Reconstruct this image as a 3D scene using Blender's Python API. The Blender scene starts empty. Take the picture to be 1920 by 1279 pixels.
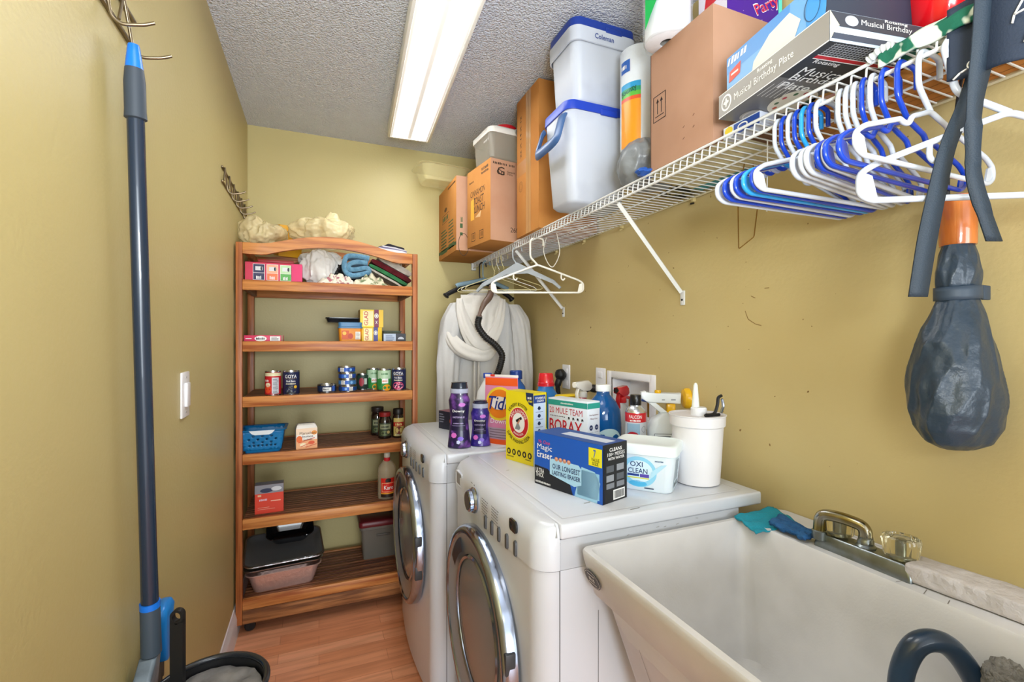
import bpy, bmesh, math, random
from math import sin, cos, pi, radians, sqrt, atan2
from mathutils import Vector, Matrix, noise

SC = bpy.context.scene
COL = SC.collection

# ---------------------------------------------------------------- camera
cam_data = bpy.data.cameras.new('camera')
cam_data.sensor_width = 36.0
cam_data.lens = 16.5
cam_data.clip_start = 0.02
cam = bpy.data.objects.new('camera', cam_data)
COL.objects.link(cam)
cam.location = (0, 0, 1.306)
cam.rotation_euler = (radians(90), 0, radians(-22.36))
SC.camera = cam

# ---------------------------------------------------------------- world, lamps, exposure
world = bpy.data.worlds.new('world')
SC.world = world
world.use_nodes = True
wn = world.node_tree.nodes
wn['Background'].inputs['Color'].default_value = (0.97, 0.985, 1.0, 1)
wn['Background'].inputs['Strength'].default_value = 1.8

def area_lamp(name, loc, rot, sx, sy, power, color=(1, 1, 1)):
    l = bpy.data.lights.new(name, 'AREA')
    l.shape = 'RECTANGLE'; l.size = sx; l.size_y = sy; l.energy = power; l.color = color
    o = bpy.data.objects.new(name, l)
    COL.objects.link(o); o.location = loc; o.rotation_euler = rot
    return o
area_lamp('entry_ceiling_lamp', (0.05, 0.25, 2.40), (0, 0, 0), 0.5, 0.5, 5, (1.0, 0.96, 0.92))
area_lamp('rear_fill', (0.10, -6.0, 0.95), (radians(92), 0, 0), 3.0, 2.6, 235, (0.84, 0.93, 1.0))  # unseen fill light added behind the camera to light the room evenly

area_lamp('ceiling_fill', (0.10, -0.30, 1.45), (radians(180 - 32), 0, 0), 0.35, 0.35, 30, (0.88, 0.95, 1.0))  # unseen upward light, added to brighten the ceiling

vs = SC.view_settings
vs.view_transform = 'Standard'
vs.look = 'None'
vs.gamma = 1.0
vs.use_curve_mapping = False
vs.exposure = 0.02

# ---------------------------------------------------------------- materials
def lin(h):
    if isinstance(h, str):
        h = h.lstrip('#')
        c = [int(h[i:i + 2], 16) / 255 for i in (0, 2, 4)]
    else:
        c = h
    return tuple((v / 12.92 if v <= 0.04045 else ((v + 0.055) / 1.055) ** 2.4) for v in c)

_M = {}
def mat(name, col='#808080', rough=0.5, metal=0.0, spec=0.5, trans=0.0, alpha=1.0, coat=0.0,
        col2=None, vs_=(1, 1, 1), vscale=5.0, vdet=3.0, lo=0.35, hi=0.65,
        bump=None, emit=None, sheen=0.0, ior=1.45, sss=0.0):
    if name in _M:
        return _M[name]
    m = bpy.data.materials.new(name)
    m.use_nodes = True
    nt = m.node_tree
    b = nt.nodes['Principled BSDF']
    c = lin(col) + (1,)
    b.inputs['Base Color'].default_value = c
    b.inputs['Roughness'].default_value = rough
    b.inputs['Metallic'].default_value = metal
    b.inputs['Specular IOR Level'].default_value = spec
    b.inputs['Transmission Weight'].default_value = trans
    b.inputs['Alpha'].default_value = alpha
    b.inputs['Coat Weight'].default_value = coat
    b.inputs['IOR'].default_value = ior
    if sheen: b.inputs['Sheen Weight'].default_value = sheen
    if sss:
        b.inputs['Subsurface Weight'].default_value = sss
        b.inputs['Subsurface Scale'].default_value = 0.02
    tc = None
    if col2 or bump:
        tc = nt.nodes.new('ShaderNodeTexCoord')
    if col2:
        mp = nt.nodes.new('ShaderNodeMapping'); mp.inputs['Scale'].default_value = vs_
        nt.links.new(tc.outputs['Object'], mp.inputs['Vector'])
        n = nt.nodes.new('ShaderNodeTexNoise'); n.inputs['Scale'].default_value = vscale
        n.inputs['Detail'].default_value = vdet
        nt.links.new(mp.outputs['Vector'], n.inputs['Vector'])
        r = nt.nodes.new('ShaderNodeValToRGB')
        r.color_ramp.elements[0].position = lo; r.color_ramp.elements[0].color = c
        r.color_ramp.elements[1].position = hi; r.color_ramp.elements[1].color = lin(col2) + (1,)
        nt.links.new(n.outputs['Fac'], r.inputs['Fac'])
        nt.links.new(r.outputs['Color'], b.inputs['Base Color'])
    if bump:
        n2 = nt.nodes.new('ShaderNodeTexNoise'); n2.inputs['Scale'].default_value = bump[0]
        n2.inputs['Detail'].default_value = 4
        if len(bump) > 2:
            mp2 = nt.nodes.new('ShaderNodeMapping'); mp2.inputs['Scale'].default_value = bump[2]
            nt.links.new(tc.outputs['Object'], mp2.inputs['Vector']); nt.links.new(mp2.outputs['Vector'], n2.inputs['Vector'])
        else:
            nt.links.new(tc.outputs['Object'], n2.inputs['Vector'])
        bp = nt.nodes.new('ShaderNodeBump'); bp.inputs['Strength'].default_value = bump[1]
        bp.inputs['Distance'].default_value = 0.01
        nt.links.new(n2.outputs['Fac'], bp.inputs['Height'])
        nt.links.new(bp.outputs['Normal'], b.inputs['Normal'])
    if emit:
        b.inputs['Emission Color'].default_value = lin(emit[0]) + (1,)
        b.inputs['Emission Strength'].default_value = emit[1]
    _M[name] = m
    return m

def flat(col, rough=0.45, **k):
    """plain printed ink / plastic of one colour"""
    return mat('ink_' + col.lstrip('#') + ('_%d' % int(rough * 100)), col, rough, **k)

# ---------------------------------------------------------------- mesh builder
def V(*a): return Vector(a)

_TXT = {}
def text_geo(s, bold=True):
    key = (s, bold)
    if key in _TXT: return _TXT[key]
    c = bpy.data.curves.new('t', 'FONT')
    c.body = s; c.resolution_u = 2; c.fill_mode = 'FRONT' if hasattr(c, 'fill_mode') else c.fill_mode
    c.offset = (0.0 if 'M' in s else 0.010) if bold else 0.0
    c.size = 1.0
    o = bpy.data.objects.new('t', c)
    me = o.to_mesh()
    vs_ = [(v.co.x, v.co.y) for v in me.vertices]
    fs = [tuple(p.vertices) for p in me.polygons]
    o.to_mesh_clear()
    bpy.data.objects.remove(o); bpy.data.curves.remove(c)
    if vs_:
        x0 = min(v[0] for v in vs_); x1 = max(v[0] for v in vs_)
        y0 = min(v[1] for v in vs_); y1 = max(v[1] for v in vs_)
        vs_ = [((x - x0) / (x1 - x0) - .5, (y - y0) / max(y1 - y0, 1e-6) - .5) for x, y in vs_]
    _TXT[key] = (vs_, fs)
    return _TXT[key]

class MB:
    def __init__(s):
        s.bm = bmesh.new(); s.mats = []
    def mi(s, m):
        if m not in s.mats: s.mats.append(m)
        return s.mats.index(m)
    def addfaces(s, vco, faces, m, M=None):
        i = s.mi(m)
        vv = [s.bm.verts.new((M @ Vector(c)) if M is not None else Vector(c)) for c in vco]
        out = []
        for f in faces:
            try:
                fc = s.bm.faces.new([vv[k] for k in f]); fc.material_index = i; fc.smooth = True
                out.append(fc)
            except ValueError:
                pass
        return vv, out
    def box(s, c, size, m, M=None, bevel=0.0, seg=2):
        x, y, z = size[0] / 2, size[1] / 2, size[2] / 2
        T = Matrix.Translation(c)
        if M is not None: T = M @ T
        vco = [(-x, -y, -z), (x, -y, -z), (x, y, -z), (-x, y, -z), (-x, -y, z), (x, -y, z), (x, y, z), (-x, y, z)]
        fs = [(0, 3, 2, 1), (4, 5, 6, 7), (0, 1, 5, 4), (1, 2, 6, 5), (2, 3, 7, 6), (3, 0, 4, 7)]
        vv, ff = s.addfaces(vco, fs, m, T)
        if bevel > 0:
            es = list({e for v in vv for e in v.link_edges})
            bmesh.ops.bevel(s.bm, geom=vv + es, offset=min(bevel, min(size) * .45), segments=seg, profile=0.5, affect='EDGES', clamp_overlap=True)
        return s
    def bx(s, x0, x1, y0, y1, z0, z1, m, bevel=0.0, seg=2, M=None):
        return s.box(((x0 + x1) / 2, (y0 + y1) / 2, (z0 + z1) / 2), (x1 - x0, y1 - y0, z1 - z0), m, M, bevel, seg)
    def prism(s, pts, z0, z1, m, M=None, bevel=0.0):
        n = len(pts)
        vco = [(p[0], p[1], z0) for p in pts] + [(p[0], p[1], z1) for p in pts]
        fs = [tuple(range(n - 1, -1, -1)), tuple(range(n, 2 * n))] + [(i, (i + 1) % n, n + (i + 1) % n, n + i) for i in range(n)]
        vv, ff = s.addfaces(vco, fs, m, M)
        if bevel > 0:
            es = list({e for f in ff[:2] for e in f.edges})
            bmesh.ops.bevel(s.bm, geom=es, offset=bevel, segments=2, profile=0.5, affect='EDGES', clamp_overlap=True)
        return s
    def lathe(s, prof, m, M=None, segs=32, cap0=True, cap1=True, sx=1.0, sy=1.0):
        vco = []; fs = []
        for r, z in prof:
            for k in range(segs):
                a = 2 * pi * k / segs
                vco.append((r * cos(a) * sx, r * sin(a) * sy, z))
        for j in range(len(prof) - 1):
            for k in range(segs):
                a, b = j * segs + k, j * segs + (k + 1) % segs
                fs.append((a, b, b + segs, a + segs))
        if cap0: fs.append(tuple(range(segs - 1, -1, -1)))
        if cap1: fs.append(tuple(range((len(prof) - 1) * segs, len(prof) * segs)))
        s.addfaces(vco, fs, m, M)
        return s
    def loft(s, secs, m, M=None, n=5, cap0=True, cap1=True):
        """secs: (half_x, half_y, z, corner_r[, ox, oy]) rounded rectangles"""
        vco = []; fs = []
        N = 4 * (n + 1)
        for sec in secs:
            hx, hy, z, r = sec[:4]
            ox, oy = (sec[4], sec[5]) if len(sec) > 4 else (0, 0)
            r = min(r, hx, hy)
            for q, (cx, cy) in enumerate(((hx - r, hy - r), (-hx + r, hy - r), (-hx + r, -hy + r), (hx - r, -hy + r))):
                for k in range(n + 1):
                    a = q * pi / 2 + k / n * pi / 2
                    vco.append((cx + r * cos(a) + ox, cy + r * sin(a) + oy, z))
        for j in range(len(secs) - 1):
            for k in range(N):
                a, b = j * N + k, j * N + (k + 1) % N
                fs.append((a, b, b + N, a + N))
        if cap0: fs.append(tuple(range(N - 1, -1, -1)))
        if cap1: fs.append(tuple(range((len(secs) - 1) * N, len(secs) * N)))
        s.addfaces(vco, fs, m, M)
        return s
    def tube(s, pts, r, m, M=None, segs=8, closed=False, flat_=None):
        P = [Vector(p) for p in pts]
        n = len(P)
        R = r if isinstance(r, (list, tuple)) else [r] * n
        T = []
        for i in range(n):
            if closed: d = P[(i + 1) % n] - P[i - 1]
            else: d = P[min(i + 1, n - 1)] - P[max(i - 1, 0)]
            T.append(d.normalized() if d.length > 1e-9 else Vector((0, 0, 1)))
        up = Vector((0, 0, 1)) if abs(T[0].z) < .9 else Vector((1, 0, 0))
        nrm = (up - T[0] * up.dot(T[0])).normalized()
        vco = []; fs = []
        for i in range(n):
            if i:
                nrm = nrm - T[i] * nrm.dot(T[i])
                if nrm.length < 1e-6: nrm = T[i].orthogonal()
                nrm.normalize()
            bn = T[i].cross(nrm)
            for k in range(segs):
                a = 2 * pi * k / segs
                w = flat_ if flat_ else 1.0
                vco.append(P[i] + nrm * (R[i] * cos(a)) + bn * (R[i] * w * sin(a)))
        m_ = n if closed else n - 1
        for i in range(m_):
            for k in range(segs):
                a, b = i * segs + k, i * segs + (k + 1) % segs
                c, d = ((i + 1) % n) * segs + (k + 1) % segs, ((i + 1) % n) * segs + k
                fs.append((a, b, c, d))
        if not closed:
            fs.append(tuple(range(segs - 1, -1, -1))); fs.append(tuple(range((n - 1) * segs, n * segs)))
        s.addfaces(vco, fs, m, M)
        return s
    def grid(s, fn, nu, nv, m, M=None, closeu=False, closev=False):
        vco = []; fs = []
        for j in range(nv + (0 if closev else 1)):
            for i in range(nu + (0 if closeu else 1)):
                vco.append(fn(i / nu, j / nv))
        W = nu + (0 if closeu else 1); Hh = nv + (0 if closev else 1)
        for j in range(nv):
            for i in range(nu):
                a = j * W + i; b = j * W + (i + 1) % W
                c = ((j + 1) % Hh) * W + (i + 1) % W; d = ((j + 1) % Hh) * W + i
                fs.append((a, b, c, d))
        s.addfaces(vco, fs, m, M)
        return s
    def blob(s, c, rad, m, amp=0.15, freq=3.0, seed=0, nu=40, nv=24, M=None, flatten=None, ridge=False, sq=1.0):
        c = Vector(c); rad = Vector(rad)
        def fn(u, v):
            th = 2 * pi * u; ph = pi * (v - .5)
            d = Vector((cos(ph) * cos(th), cos(ph) * sin(th), sin(ph)))
            if sq != 1.0:
                d = Vector([math.copysign(abs(q) ** sq, q) for q in d])
            q = d * freq + Vector((seed * 7.3, seed * 3.1, seed))
            k = noise.noise(q) + .5 * noise.noise(q * 2.1) + .25 * noise.noise(q * 4.3)
            if ridge:
                an = Vector((q.x * 1.5, q.y * 1.5, q.z * .45)) + Vector((3, 1, 2))
                k = 1.1 * noise.noise(q * .55) + .5 * (.45 - abs(noise.noise(an))) * 2 * (1 - d.z * d.z * .6) + .16 * noise.noise(q * 3)
            p = c + Vector([d[i] * rad[i] for i in range(3)]) * (1 + amp * k)
            if flatten is not None and p.z < flatten: p.z = flatten
            return p
        return s.grid(fn, nu, nv, m, M, closeu=True)
    def build(s, name, parent=None, smooth=40, world=False, double=True, keep=None):
        me = bpy.data.meshes.new(name)
        bm = s.bm
        if double: bmesh.ops.remove_doubles(bm, verts=bm.verts, dist=1e-6)
        bmesh.ops.recalc_face_normals(bm, faces=bm.faces) if keep is None else None
        if world and parent is not None:
            bmesh.ops.translate(bm, verts=bm.verts, vec=-parent.location)
        bm.to_mesh(me); bm.free()
        for m in s.mats: me.materials.append(m)
        me.set_sharp_from_angle(angle=radians(smooth))
        o = bpy.data.objects.new(name, me)
        COL.objects.link(o)
        if parent is not None: o.parent = parent
        return o

# decals: thin printed shapes on a frame, local x right, y up, z out
class Dec:
    def __init__(s, mb, M, wrap=None, eps=0.00035):
        s.mb = mb; s.M = M; s.wrap = wrap; s.eps = eps; s.n = 0
    def put(s, vco, faces, m, layer):
        z = s.eps * layer
        out = []
        for x, y in vco:
            if s.wrap:
                r0, rf = s.wrap
                r = rf(y) + z; a = x / r0
                p = Vector((r * sin(a), y, r * cos(a)))
            else:
                p = Vector((x, y, z))
            out.append(s.M @ p)
        i = s.mb.mi(m)
        vv = [s.mb.bm.verts.new(p) for p in out]
        for f in faces:
            try:
                fc = s.mb.bm.faces.new([vv[k] for k in f]); fc.material_index = i; fc.smooth = bool(s.wrap)
            except ValueError: pass
        return s
    def rect(s, x0, y0, x1, y1, m, layer=1):
        nx = max(1, int(abs(x1 - x0) / (s.wrap[0] * .15))) if s.wrap else 1
        ny = 6 if s.wrap else 1
        v = [(x0 + (x1 - x0) * i / nx, y0 + (y1 - y0) * j / ny) for j in range(ny + 1) for i in range(nx + 1)]
        f = [(j * (nx + 1) + i, j * (nx + 1) + i + 1, (j + 1) * (nx + 1) + i + 1, (j + 1) * (nx + 1) + i) for j in range(ny) for i in range(nx)]
        return s.put(v, f, m, layer)
    def poly(s, pts, m, layer=1):
        return s.put(pts, [tuple(range(len(pts)))], m, layer)
    def ell(s, cx, cy, rx, ry, m, layer=1, n=28, a0=0, a1=360):
        if a1 - a0 >= 360:
            pts = [(cx, cy)] + [(cx + rx * cos(2 * pi * k / n), cy + ry * sin(2 * pi * k / n)) for k in range(n)]
            return s.put(pts, [(0, 1 + k, 1 + (k + 1) % n) for k in range(n)], m, layer)
        pts = [(cx, cy)] + [(cx + rx * cos(radians(a0 + (a1 - a0) * k / n)), cy + ry * sin(radians(a0 + (a1 - a0) * k / n))) for k in range(n + 1)]
        return s.put(pts, [(0, 1 + k, 2 + k) for k in range(n)], m, layer)
    def ring(s, cx, cy, rx, ry, t, m, layer=1, n=32):
        a = [(cx + rx * cos(2 * pi * k / n), cy + ry * sin(2 * pi * k / n)) for k in range(n)]
        b = [(cx + (rx - t) * cos(2 * pi * k / n), cy + (ry - t) * sin(2 * pi * k / n)) for k in range(n)]
        return s.put(a + b, [(k, (k + 1) % n, n + (k + 1) % n, n + k) for k in range(n)], m, layer)
    def frame(s, x0, y0, x1, y1, t, m, layer=1):
        s.rect(x0, y0, x1, y0 + t, m, layer); s.rect(x0, y1 - t, x1, y1, m, layer)
        s.rect(x0, y0 + t, x0 + t, y1 - t, m, layer); return s.rect(x1 - t, y0 + t, x1, y1 - t, m, layer)
    def line(s, x0, y0, x1, y1, t, m, layer=1):
        d = Vector((x1 - x0, y1 - y0)); L = d.length or 1; nx, ny = -d.y / L * t / 2, d.x / L * t / 2
        return s.poly([(x0 + nx, y0 + ny), (x0 - nx, y0 - ny), (x1 - nx, y1 - ny), (x1 + nx, y1 + ny)], m, layer)
    def text(s, t, cx, cy, w, h, m, layer=3, bold=True, ang=0, shear=0, arc=None):
        v, f = text_geo(t, bold)
        ca, sa = cos(radians(ang)), sin(radians(ang))
        out = []
        for x, y in v:
            X, Y = x * w, y * h
            X += shear * Y
            if arc:   # (radius, centre angle in degrees, +1 outside reading / -1 underneath)
                R, A, sg = arc
                th = radians(A) - sg * X / R
                rr = R + sg * Y
                out.append((cx + rr * cos(th), cy + rr * sin(th)))
            else:
                out.append((cx + X * ca - Y * sa, cy + X * sa + Y * ca))
        return s.put(out, f, m, layer)
    def strokes(s, t, cx, cy, w, h, m, layer=3, bold=True, ang=0, shear=0, arc=None):
        """small print too blurred to read: a row of letter sized strokes"""
        rr = random.Random(t); n = max(4, len(t)); v = []; f = []
        ca, sa = cos(radians(ang)), sin(radians(ang))
        for k in range(n):
            x0 = -w / 2 + w * k / n; x1 = x0 + w / n * rr.uniform(.45, .8); y1 = h / 2 * rr.uniform(.5, 1)
            q = len(v)
            for x, y in ((x0, -h / 2), (x1, -h / 2), (x1, y1), (x0, y1)):
                x += shear * y; v.append((cx + x * ca - y * sa, cy + x * sa + y * ca))
            f.append((q, q + 1, q + 2, q + 3))
        return s.put(v, f, m, layer)
    def lines(s, x0, y0, x1, n, pitch, t, m, layer=2, seed=1):
        rr = random.Random(seed)
        for k in range(n):
            s.rect(x0, y0 - k * pitch - t, x0 + (x1 - x0) * rr.uniform(.7, 1), y0 - k * pitch, m, layer)
        return s
    def bars(s, x0, y0, x1, y1, m, layer=2, seed=3):
        rr = random.Random(seed); x = x0
        while x < x1:
            w = rr.uniform(.0004, .0014); s.rect(x, y0, min(x + w, x1), y1, m, layer); x += w + rr.uniform(.0005, .0012)
        return s

def FM(o, x, y):
    """matrix of a face: origin, right vector, up vector"""
    x = Vector(x).normalized(); y = Vector(y).normalized(); z = x.cross(y)
    return Matrix(((x[0], y[0], z[0], o[0]), (x[1], y[1], z[1], o[1]), (x[2], y[2], z[2], o[2]), (0, 0, 0, 1)))

def boxfaces(w, d, h):
    """frames of the faces of a box centred on x, y with its base on z = 0"""
    return dict(front=FM((-w / 2, -d / 2, 0), (1, 0, 0), (0, 0, 1)),
                right=FM((w / 2, -d / 2, 0), (0, 1, 0), (0, 0, 1)),
                back=FM((w / 2, d / 2, 0), (-1, 0, 0), (0, 0, 1)),
                left=FM((-w / 2, d / 2, 0), (0, -1, 0), (0, 0, 1)),
                top=FM((-w / 2, -d / 2, h), (1, 0, 0), (0, 1, 0)),
                bottom=FM((-w / 2, d / 2, 0), (1, 0, 0), (0, -1, 0)))

# ---------------------------------------------------------------- things
def tag(o, label, cat, group=None, kind=None):
    if label: o['label'] = label
    if cat: o['category'] = cat
    if group: o['group'] = group
    if kind: o['kind'] = kind
    return o
def thing(name, label, cat, loc=(0, 0, 0), rotz=0, group=None):
    o = bpy.data.objects.new(name, None); COL.objects.link(o)
    o.empty_display_size = .05
    o.location = loc; o.rotation_euler = (0, 0, rotz)
    bpy.context.view_layer.update() if False else None
    return tag(o, label, cat, group)
def single(mb, name, label, cat, loc=(0, 0, 0), rot=(0, 0, 0), group=None, smooth=40, kind=None):
    o = mb.build(name, smooth=smooth)
    o.location = loc; o.rotation_euler = rot
    return tag(o, label, cat, group, kind)
def struct(mb, name, **k):
    o = mb.build(name, **k); o['kind'] = 'structure'
    return o
def dup(root, loc, rotz, label, group=None):
    r = root.copy(); COL.objects.link(r); r.location = loc; r.rotation_euler = (root.rotation_euler[0], root.rotation_euler[1], rotz)
    r['label'] = label
    if group: r['group'] = group
    for ch in list(root.children):
        c = ch.copy(); COL.objects.link(c); c.parent = r
        for g in ch.children:
            d = g.copy(); COL.objects.link(d); d.parent = c
    return r
def kids(p): return list(p.children)
def solid(o, t, off=0):
    md = o.modifiers.new('solid', 'SOLIDIFY'); md.thickness = t; md.offset = off
    return o
def sub(o, n=1):
    md = o.modifiers.new('sub', 'SUBSURF'); md.levels = n; md.render_levels = n
    return o
def smooth_path(pts, n=6, closed=False):
    P = [Vector(p) for p in pts]; N = len(P); out = []
    rng = range(N) if closed else range(N - 1)
    for i in rng:
        p0 = P[i - 1] if (closed or i > 0) else P[i]; p1 = P[i]; p2 = P[(i + 1) % N]
        p3 = P[(i + 2) % N] if (closed or i + 2 < N) else p2
        for k in range(n):
            t = k / n
            out.append(0.5 * ((2 * p1) + (-p0 + p2) * t + (2 * p0 - 5 * p1 + 4 * p2 - p3) * t * t + (-p0 + 3 * p1 - 3 * p2 + p3) * t ** 3))
    if not closed: out.append(P[-1])
    return out
def fillet(pts, r, n=4, closed=False):
    """round the corners of a polyline"""
    P = [Vector(p) for p in pts]; N = len(P); out = []
    for i in range(N):
        if not closed and i in (0, N - 1): out.append(P[i]); continue
        a, b, c = P[i - 1], P[i], P[(i + 1) % N]
        u = (a - b); w = (c - b); rr = min(r, u.length * .45, w.length * .45)
        p = b + u.normalized() * rr; q = b + w.normalized() * rr
        for k in range(n + 1):
            t = k / n
            out.append((1 - t) ** 2 * p + 2 * t * (1 - t) * b + t * t * q)
    return out
I4 = Matrix.Identity(4)
WX = 1.165      # right wall
WL = -0.346     # left wall
WB = 2.80       # back wall
ZC = 2.44       # ceiling
# ================================================================ ROOM
def wall_mat(name, c1, c2, specks=False):
    m = bpy.data.materials.new(name); m.use_nodes = True; nt = m.node_tree
    b = nt.nodes['Principled BSDF']; b.inputs['Roughness'].default_value = .42
    b.inputs['Specular IOR Level'].default_value = .3
    tc = nt.nodes.new('ShaderNodeTexCoord')
    n = nt.nodes.new('ShaderNodeTexNoise'); n.inputs['Scale'].default_value = 2.2; n.inputs['Detail'].default_value = 4
    nt.links.new(tc.outputs['Object'], n.inputs['Vector'])
    r = nt.nodes.new('ShaderNodeValToRGB')
    r.color_ramp.elements[0].position = .3; r.color_ramp.elements[0].color = lin(c1) + (1,)
    r.color_ramp.elements[1].position = .7; r.color_ramp.elements[1].color = lin(c2) + (1,)
    nt.links.new(n.outputs['Fac'], r.inputs['Fac'])
    out = r.outputs['Color']
    if specks:
        n3 = nt.nodes.new('ShaderNodeTexNoise'); n3.inputs['Scale'].default_value = 42; n3.inputs['Detail'].default_value = 2
        nt.links.new(tc.outputs['Object'], n3.inputs['Vector'])
        r3 = nt.nodes.new('ShaderNodeValToRGB')
        r3.color_ramp.elements[0].position = .735; r3.color_ramp.elements[0].color = (0, 0, 0, 1)
        r3.color_ramp.elements[1].position = .76; r3.color_ramp.elements[1].color = (1, 1, 1, 1)
        nt.links.new(n3.outputs['Fac'], r3.inputs['Fac'])
        mx = nt.nodes.new('ShaderNodeMixRGB'); mx.inputs['Color2'].default_value = lin('#7a5c2e') + (1,)
        nt.links.new(r3.outputs['Color'], mx.inputs['Fac']); nt.links.new(out, mx.inputs['Color1'])
        out = mx.outputs['Color']
    nt.links.new(out, b.inputs['Base Color'])
    n2 = nt.nodes.new('ShaderNodeTexNoise'); n2.inputs['Scale'].default_value = 95; n2.inputs['Detail'].default_value = 3
    nt.links.new(tc.outputs['Object'], n2.inputs['Vector'])
    bp = nt.nodes.new('ShaderNodeBump'); bp.inputs['Strength'].default_value = .07; bp.inputs['Distance'].default_value = .01
    nt.links.new(n2.outputs['Fac'], bp.inputs['Height']); nt.links.new(bp.outputs['Normal'], b.inputs['Normal'])
    return m
m_wall = wall_mat('yellow_wall_paint', '#bfb07a', '#c4b680')
m_wall_r = wall_mat('yellow_wall_paint_worn', '#c6b27c', '#cab884', True)

def popcorn():
    m = bpy.data.materials.new('popcorn_ceiling'); m.use_nodes = True; nt = m.node_tree
    b = nt.nodes['Principled BSDF']; b.inputs['Roughness'].default_value = .95
    b.inputs['Specular IOR Level'].default_value = .1
    tc = nt.nodes.new('ShaderNodeTexCoord')
    n = nt.nodes.new('ShaderNodeTexNoise'); n.inputs['Scale'].default_value = 150; n.inputs['Detail'].default_value = 5
    n.inputs['Roughness'].default_value = .6
    v = nt.nodes.new('ShaderNodeTexVoronoi'); v.inputs['Scale'].default_value = 130
    nt.links.new(tc.outputs['Object'], n.inputs['Vector']); nt.links.new(tc.outputs['Object'], v.inputs['Vector'])
    ad = nt.nodes.new('ShaderNodeMath'); ad.operation = 'SUBTRACT'
    nt.links.new(n.outputs['Fac'], ad.inputs[0]); nt.links.new(v.outputs['Distance'], ad.inputs[1])
    bp = nt.nodes.new('ShaderNodeBump'); bp.inputs['Strength'].default_value = .9; bp.inputs['Distance'].default_value = .014
    nt.links.new(ad.outputs[0], bp.inputs['Height']); nt.links.new(bp.outputs['Normal'], b.inputs['Normal'])
    b.inputs['Base Color'].default_value = lin('#eef2fc') + (1,)
    return m

def laminate():
    m = bpy.data.materials.new('laminate_floor'); m.use_nodes = True; nt = m.node_tree
    b = nt.nodes['Principled BSDF']; b.inputs['Roughness'].default_value = .33
    tc = nt.nodes.new('ShaderNodeTexCoord')
    mp = nt.nodes.new('ShaderNodeMapping'); mp.inputs['Rotation'].default_value = (0, 0, radians(0))
    nt.links.new(tc.outputs['Object'], mp.inputs['Vector'])
    br = nt.nodes.new('ShaderNodeTexBrick')
    br.inputs['Scale'].default_value = 1.0; br.inputs['Brick Width'].default_value = .42; br.inputs['Row Height'].default_value = .066
    br.inputs['Mortar Size'].default_value = .0008; br.offset = .37
    br.inputs['Color1'].default_value = lin('#f4b088') + (1,); br.inputs['Color2'].default_value = lin('#e29468') + (1,)
    br.inputs['Mortar'].default_value = lin('#c07850') + (1,)
    nt.links.new(mp.outputs['Vector'], br.inputs['Vector'])
    mp2 = nt.nodes.new('ShaderNodeMapping'); mp2.inputs['Scale'].default_value = (3, 34, 1)
    nt.links.new(tc.outputs['Object'], mp2.inputs['Vector'])
    n = nt.nodes.new('ShaderNodeTexNoise'); n.inputs['Scale'].default_value = 1.2; n.inputs['Detail'].default_value = 5
    nt.links.new(mp2.outputs['Vector'], n.inputs['Vector'])
    r = nt.nodes.new('ShaderNodeValToRGB')
    r.color_ramp.elements[0].position = .35; r.color_ramp.elements[0].color = (.62, .55, .5, 1)
    r.color_ramp.elements[1].position = .6; r.color_ramp.elements[1].color = (1, 1, 1, 1)
    nt.links.new(n.outputs['Fac'], r.inputs['Fac'])
    mx = nt.nodes.new('ShaderNodeMixRGB'); mx.blend_type = 'MULTIPLY'; mx.inputs['Fac'].default_value = .55
    nt.links.new(br.outputs['Color'], mx.inputs['Color1']); nt.links.new(r.outputs['Color'], mx.inputs['Color2'])
    nt.links.new(mx.outputs['Color'], b.inputs['Base Color'])
    return m

YF = -1.3
b = MB(); b.bx(WL - .1, WX + .1, YF, WB + .1, -.08, 0, laminate()); struct(b, 'floor')
b = MB(); b.bx(WL - .1, WX + .1, YF, WB + .1, ZC, ZC + .08, popcorn()); struct(b, 'ceiling')
b = MB(); b.bx(WL - .1, WL, YF, WB, 0, ZC, m_wall); struct(b, 'wall_left')
b = MB(); b.bx(WL - .1, WX + .1, WB, WB + .1, 0, ZC, m_wall); struct(b, 'wall_back')
# right wall, with the opening for the washer supply box
b = MB()
oy0, oy1, oz0, oz1 = 1.45, 1.70, 1.00, 1.150
b.bx(WX, WX + .1, YF, oy0, 0, ZC, m_wall_r); b.bx(WX, WX + .1, oy1, WB, 0, ZC, m_wall_r)
b.bx(WX, WX + .1, oy0, oy1, 0, oz0, m_wall_r); b.bx(WX, WX + .1, oy0, oy1, oz1, ZC, m_wall_r)
# cable scar marks on the right wall
# small scuffs in the paint
D = Dec(b, FM((WX - .0004, 0, 0), (0, -1, 0), (0, 0, 1)))
mk = flat('#8d7040')
for pts in ([(-1.02, 1.395), (-1.01, 1.37), (-.985, 1.355), (-.965, 1.35)], [(-1.0, 1.437), (-.985, 1.43)], [(-.955, 1.455), (-.94, 1.455)]):
    for p, q in zip(pts, pts[1:]): D.line(*p, *q, .0022, mk)
struct(b, 'wall_right')
m_trim = mat('white_trim_paint', '#e9e9ee', .35)
def baseb(name, x0, y0, x1, y1, nx, ny):
    b = MB()
    L = sqrt((x1 - x0) ** 2 + (y1 - y0) ** 2)
    pr = [(0, 0), (.014, 0), (.014, .085), (.011, .1), (.006, .112), (.004, .125), (0, .13)]
    M = FM((x0, y0, 0), (nx, ny, 0), (0, 0, 1))
    b.prism(pr, 0, L, m_trim, M if (M.to_3x3() @ Vector((0, 0, 1))).dot(Vector((x1 - x0, y1 - y0, 0))) > 0 else M @ Matrix.Translation((0, 0, -L)))
    return struct(b, name, smooth=25)
baseb('baseboard_left', WL, YF, WL, WB, 1, 0)
baseb('baseboard_back', WL + .015, WB, WX - .015, WB, 0, -1)
baseb('baseboard_right', WX, YF, WX, WB, -1, 0)

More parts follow.
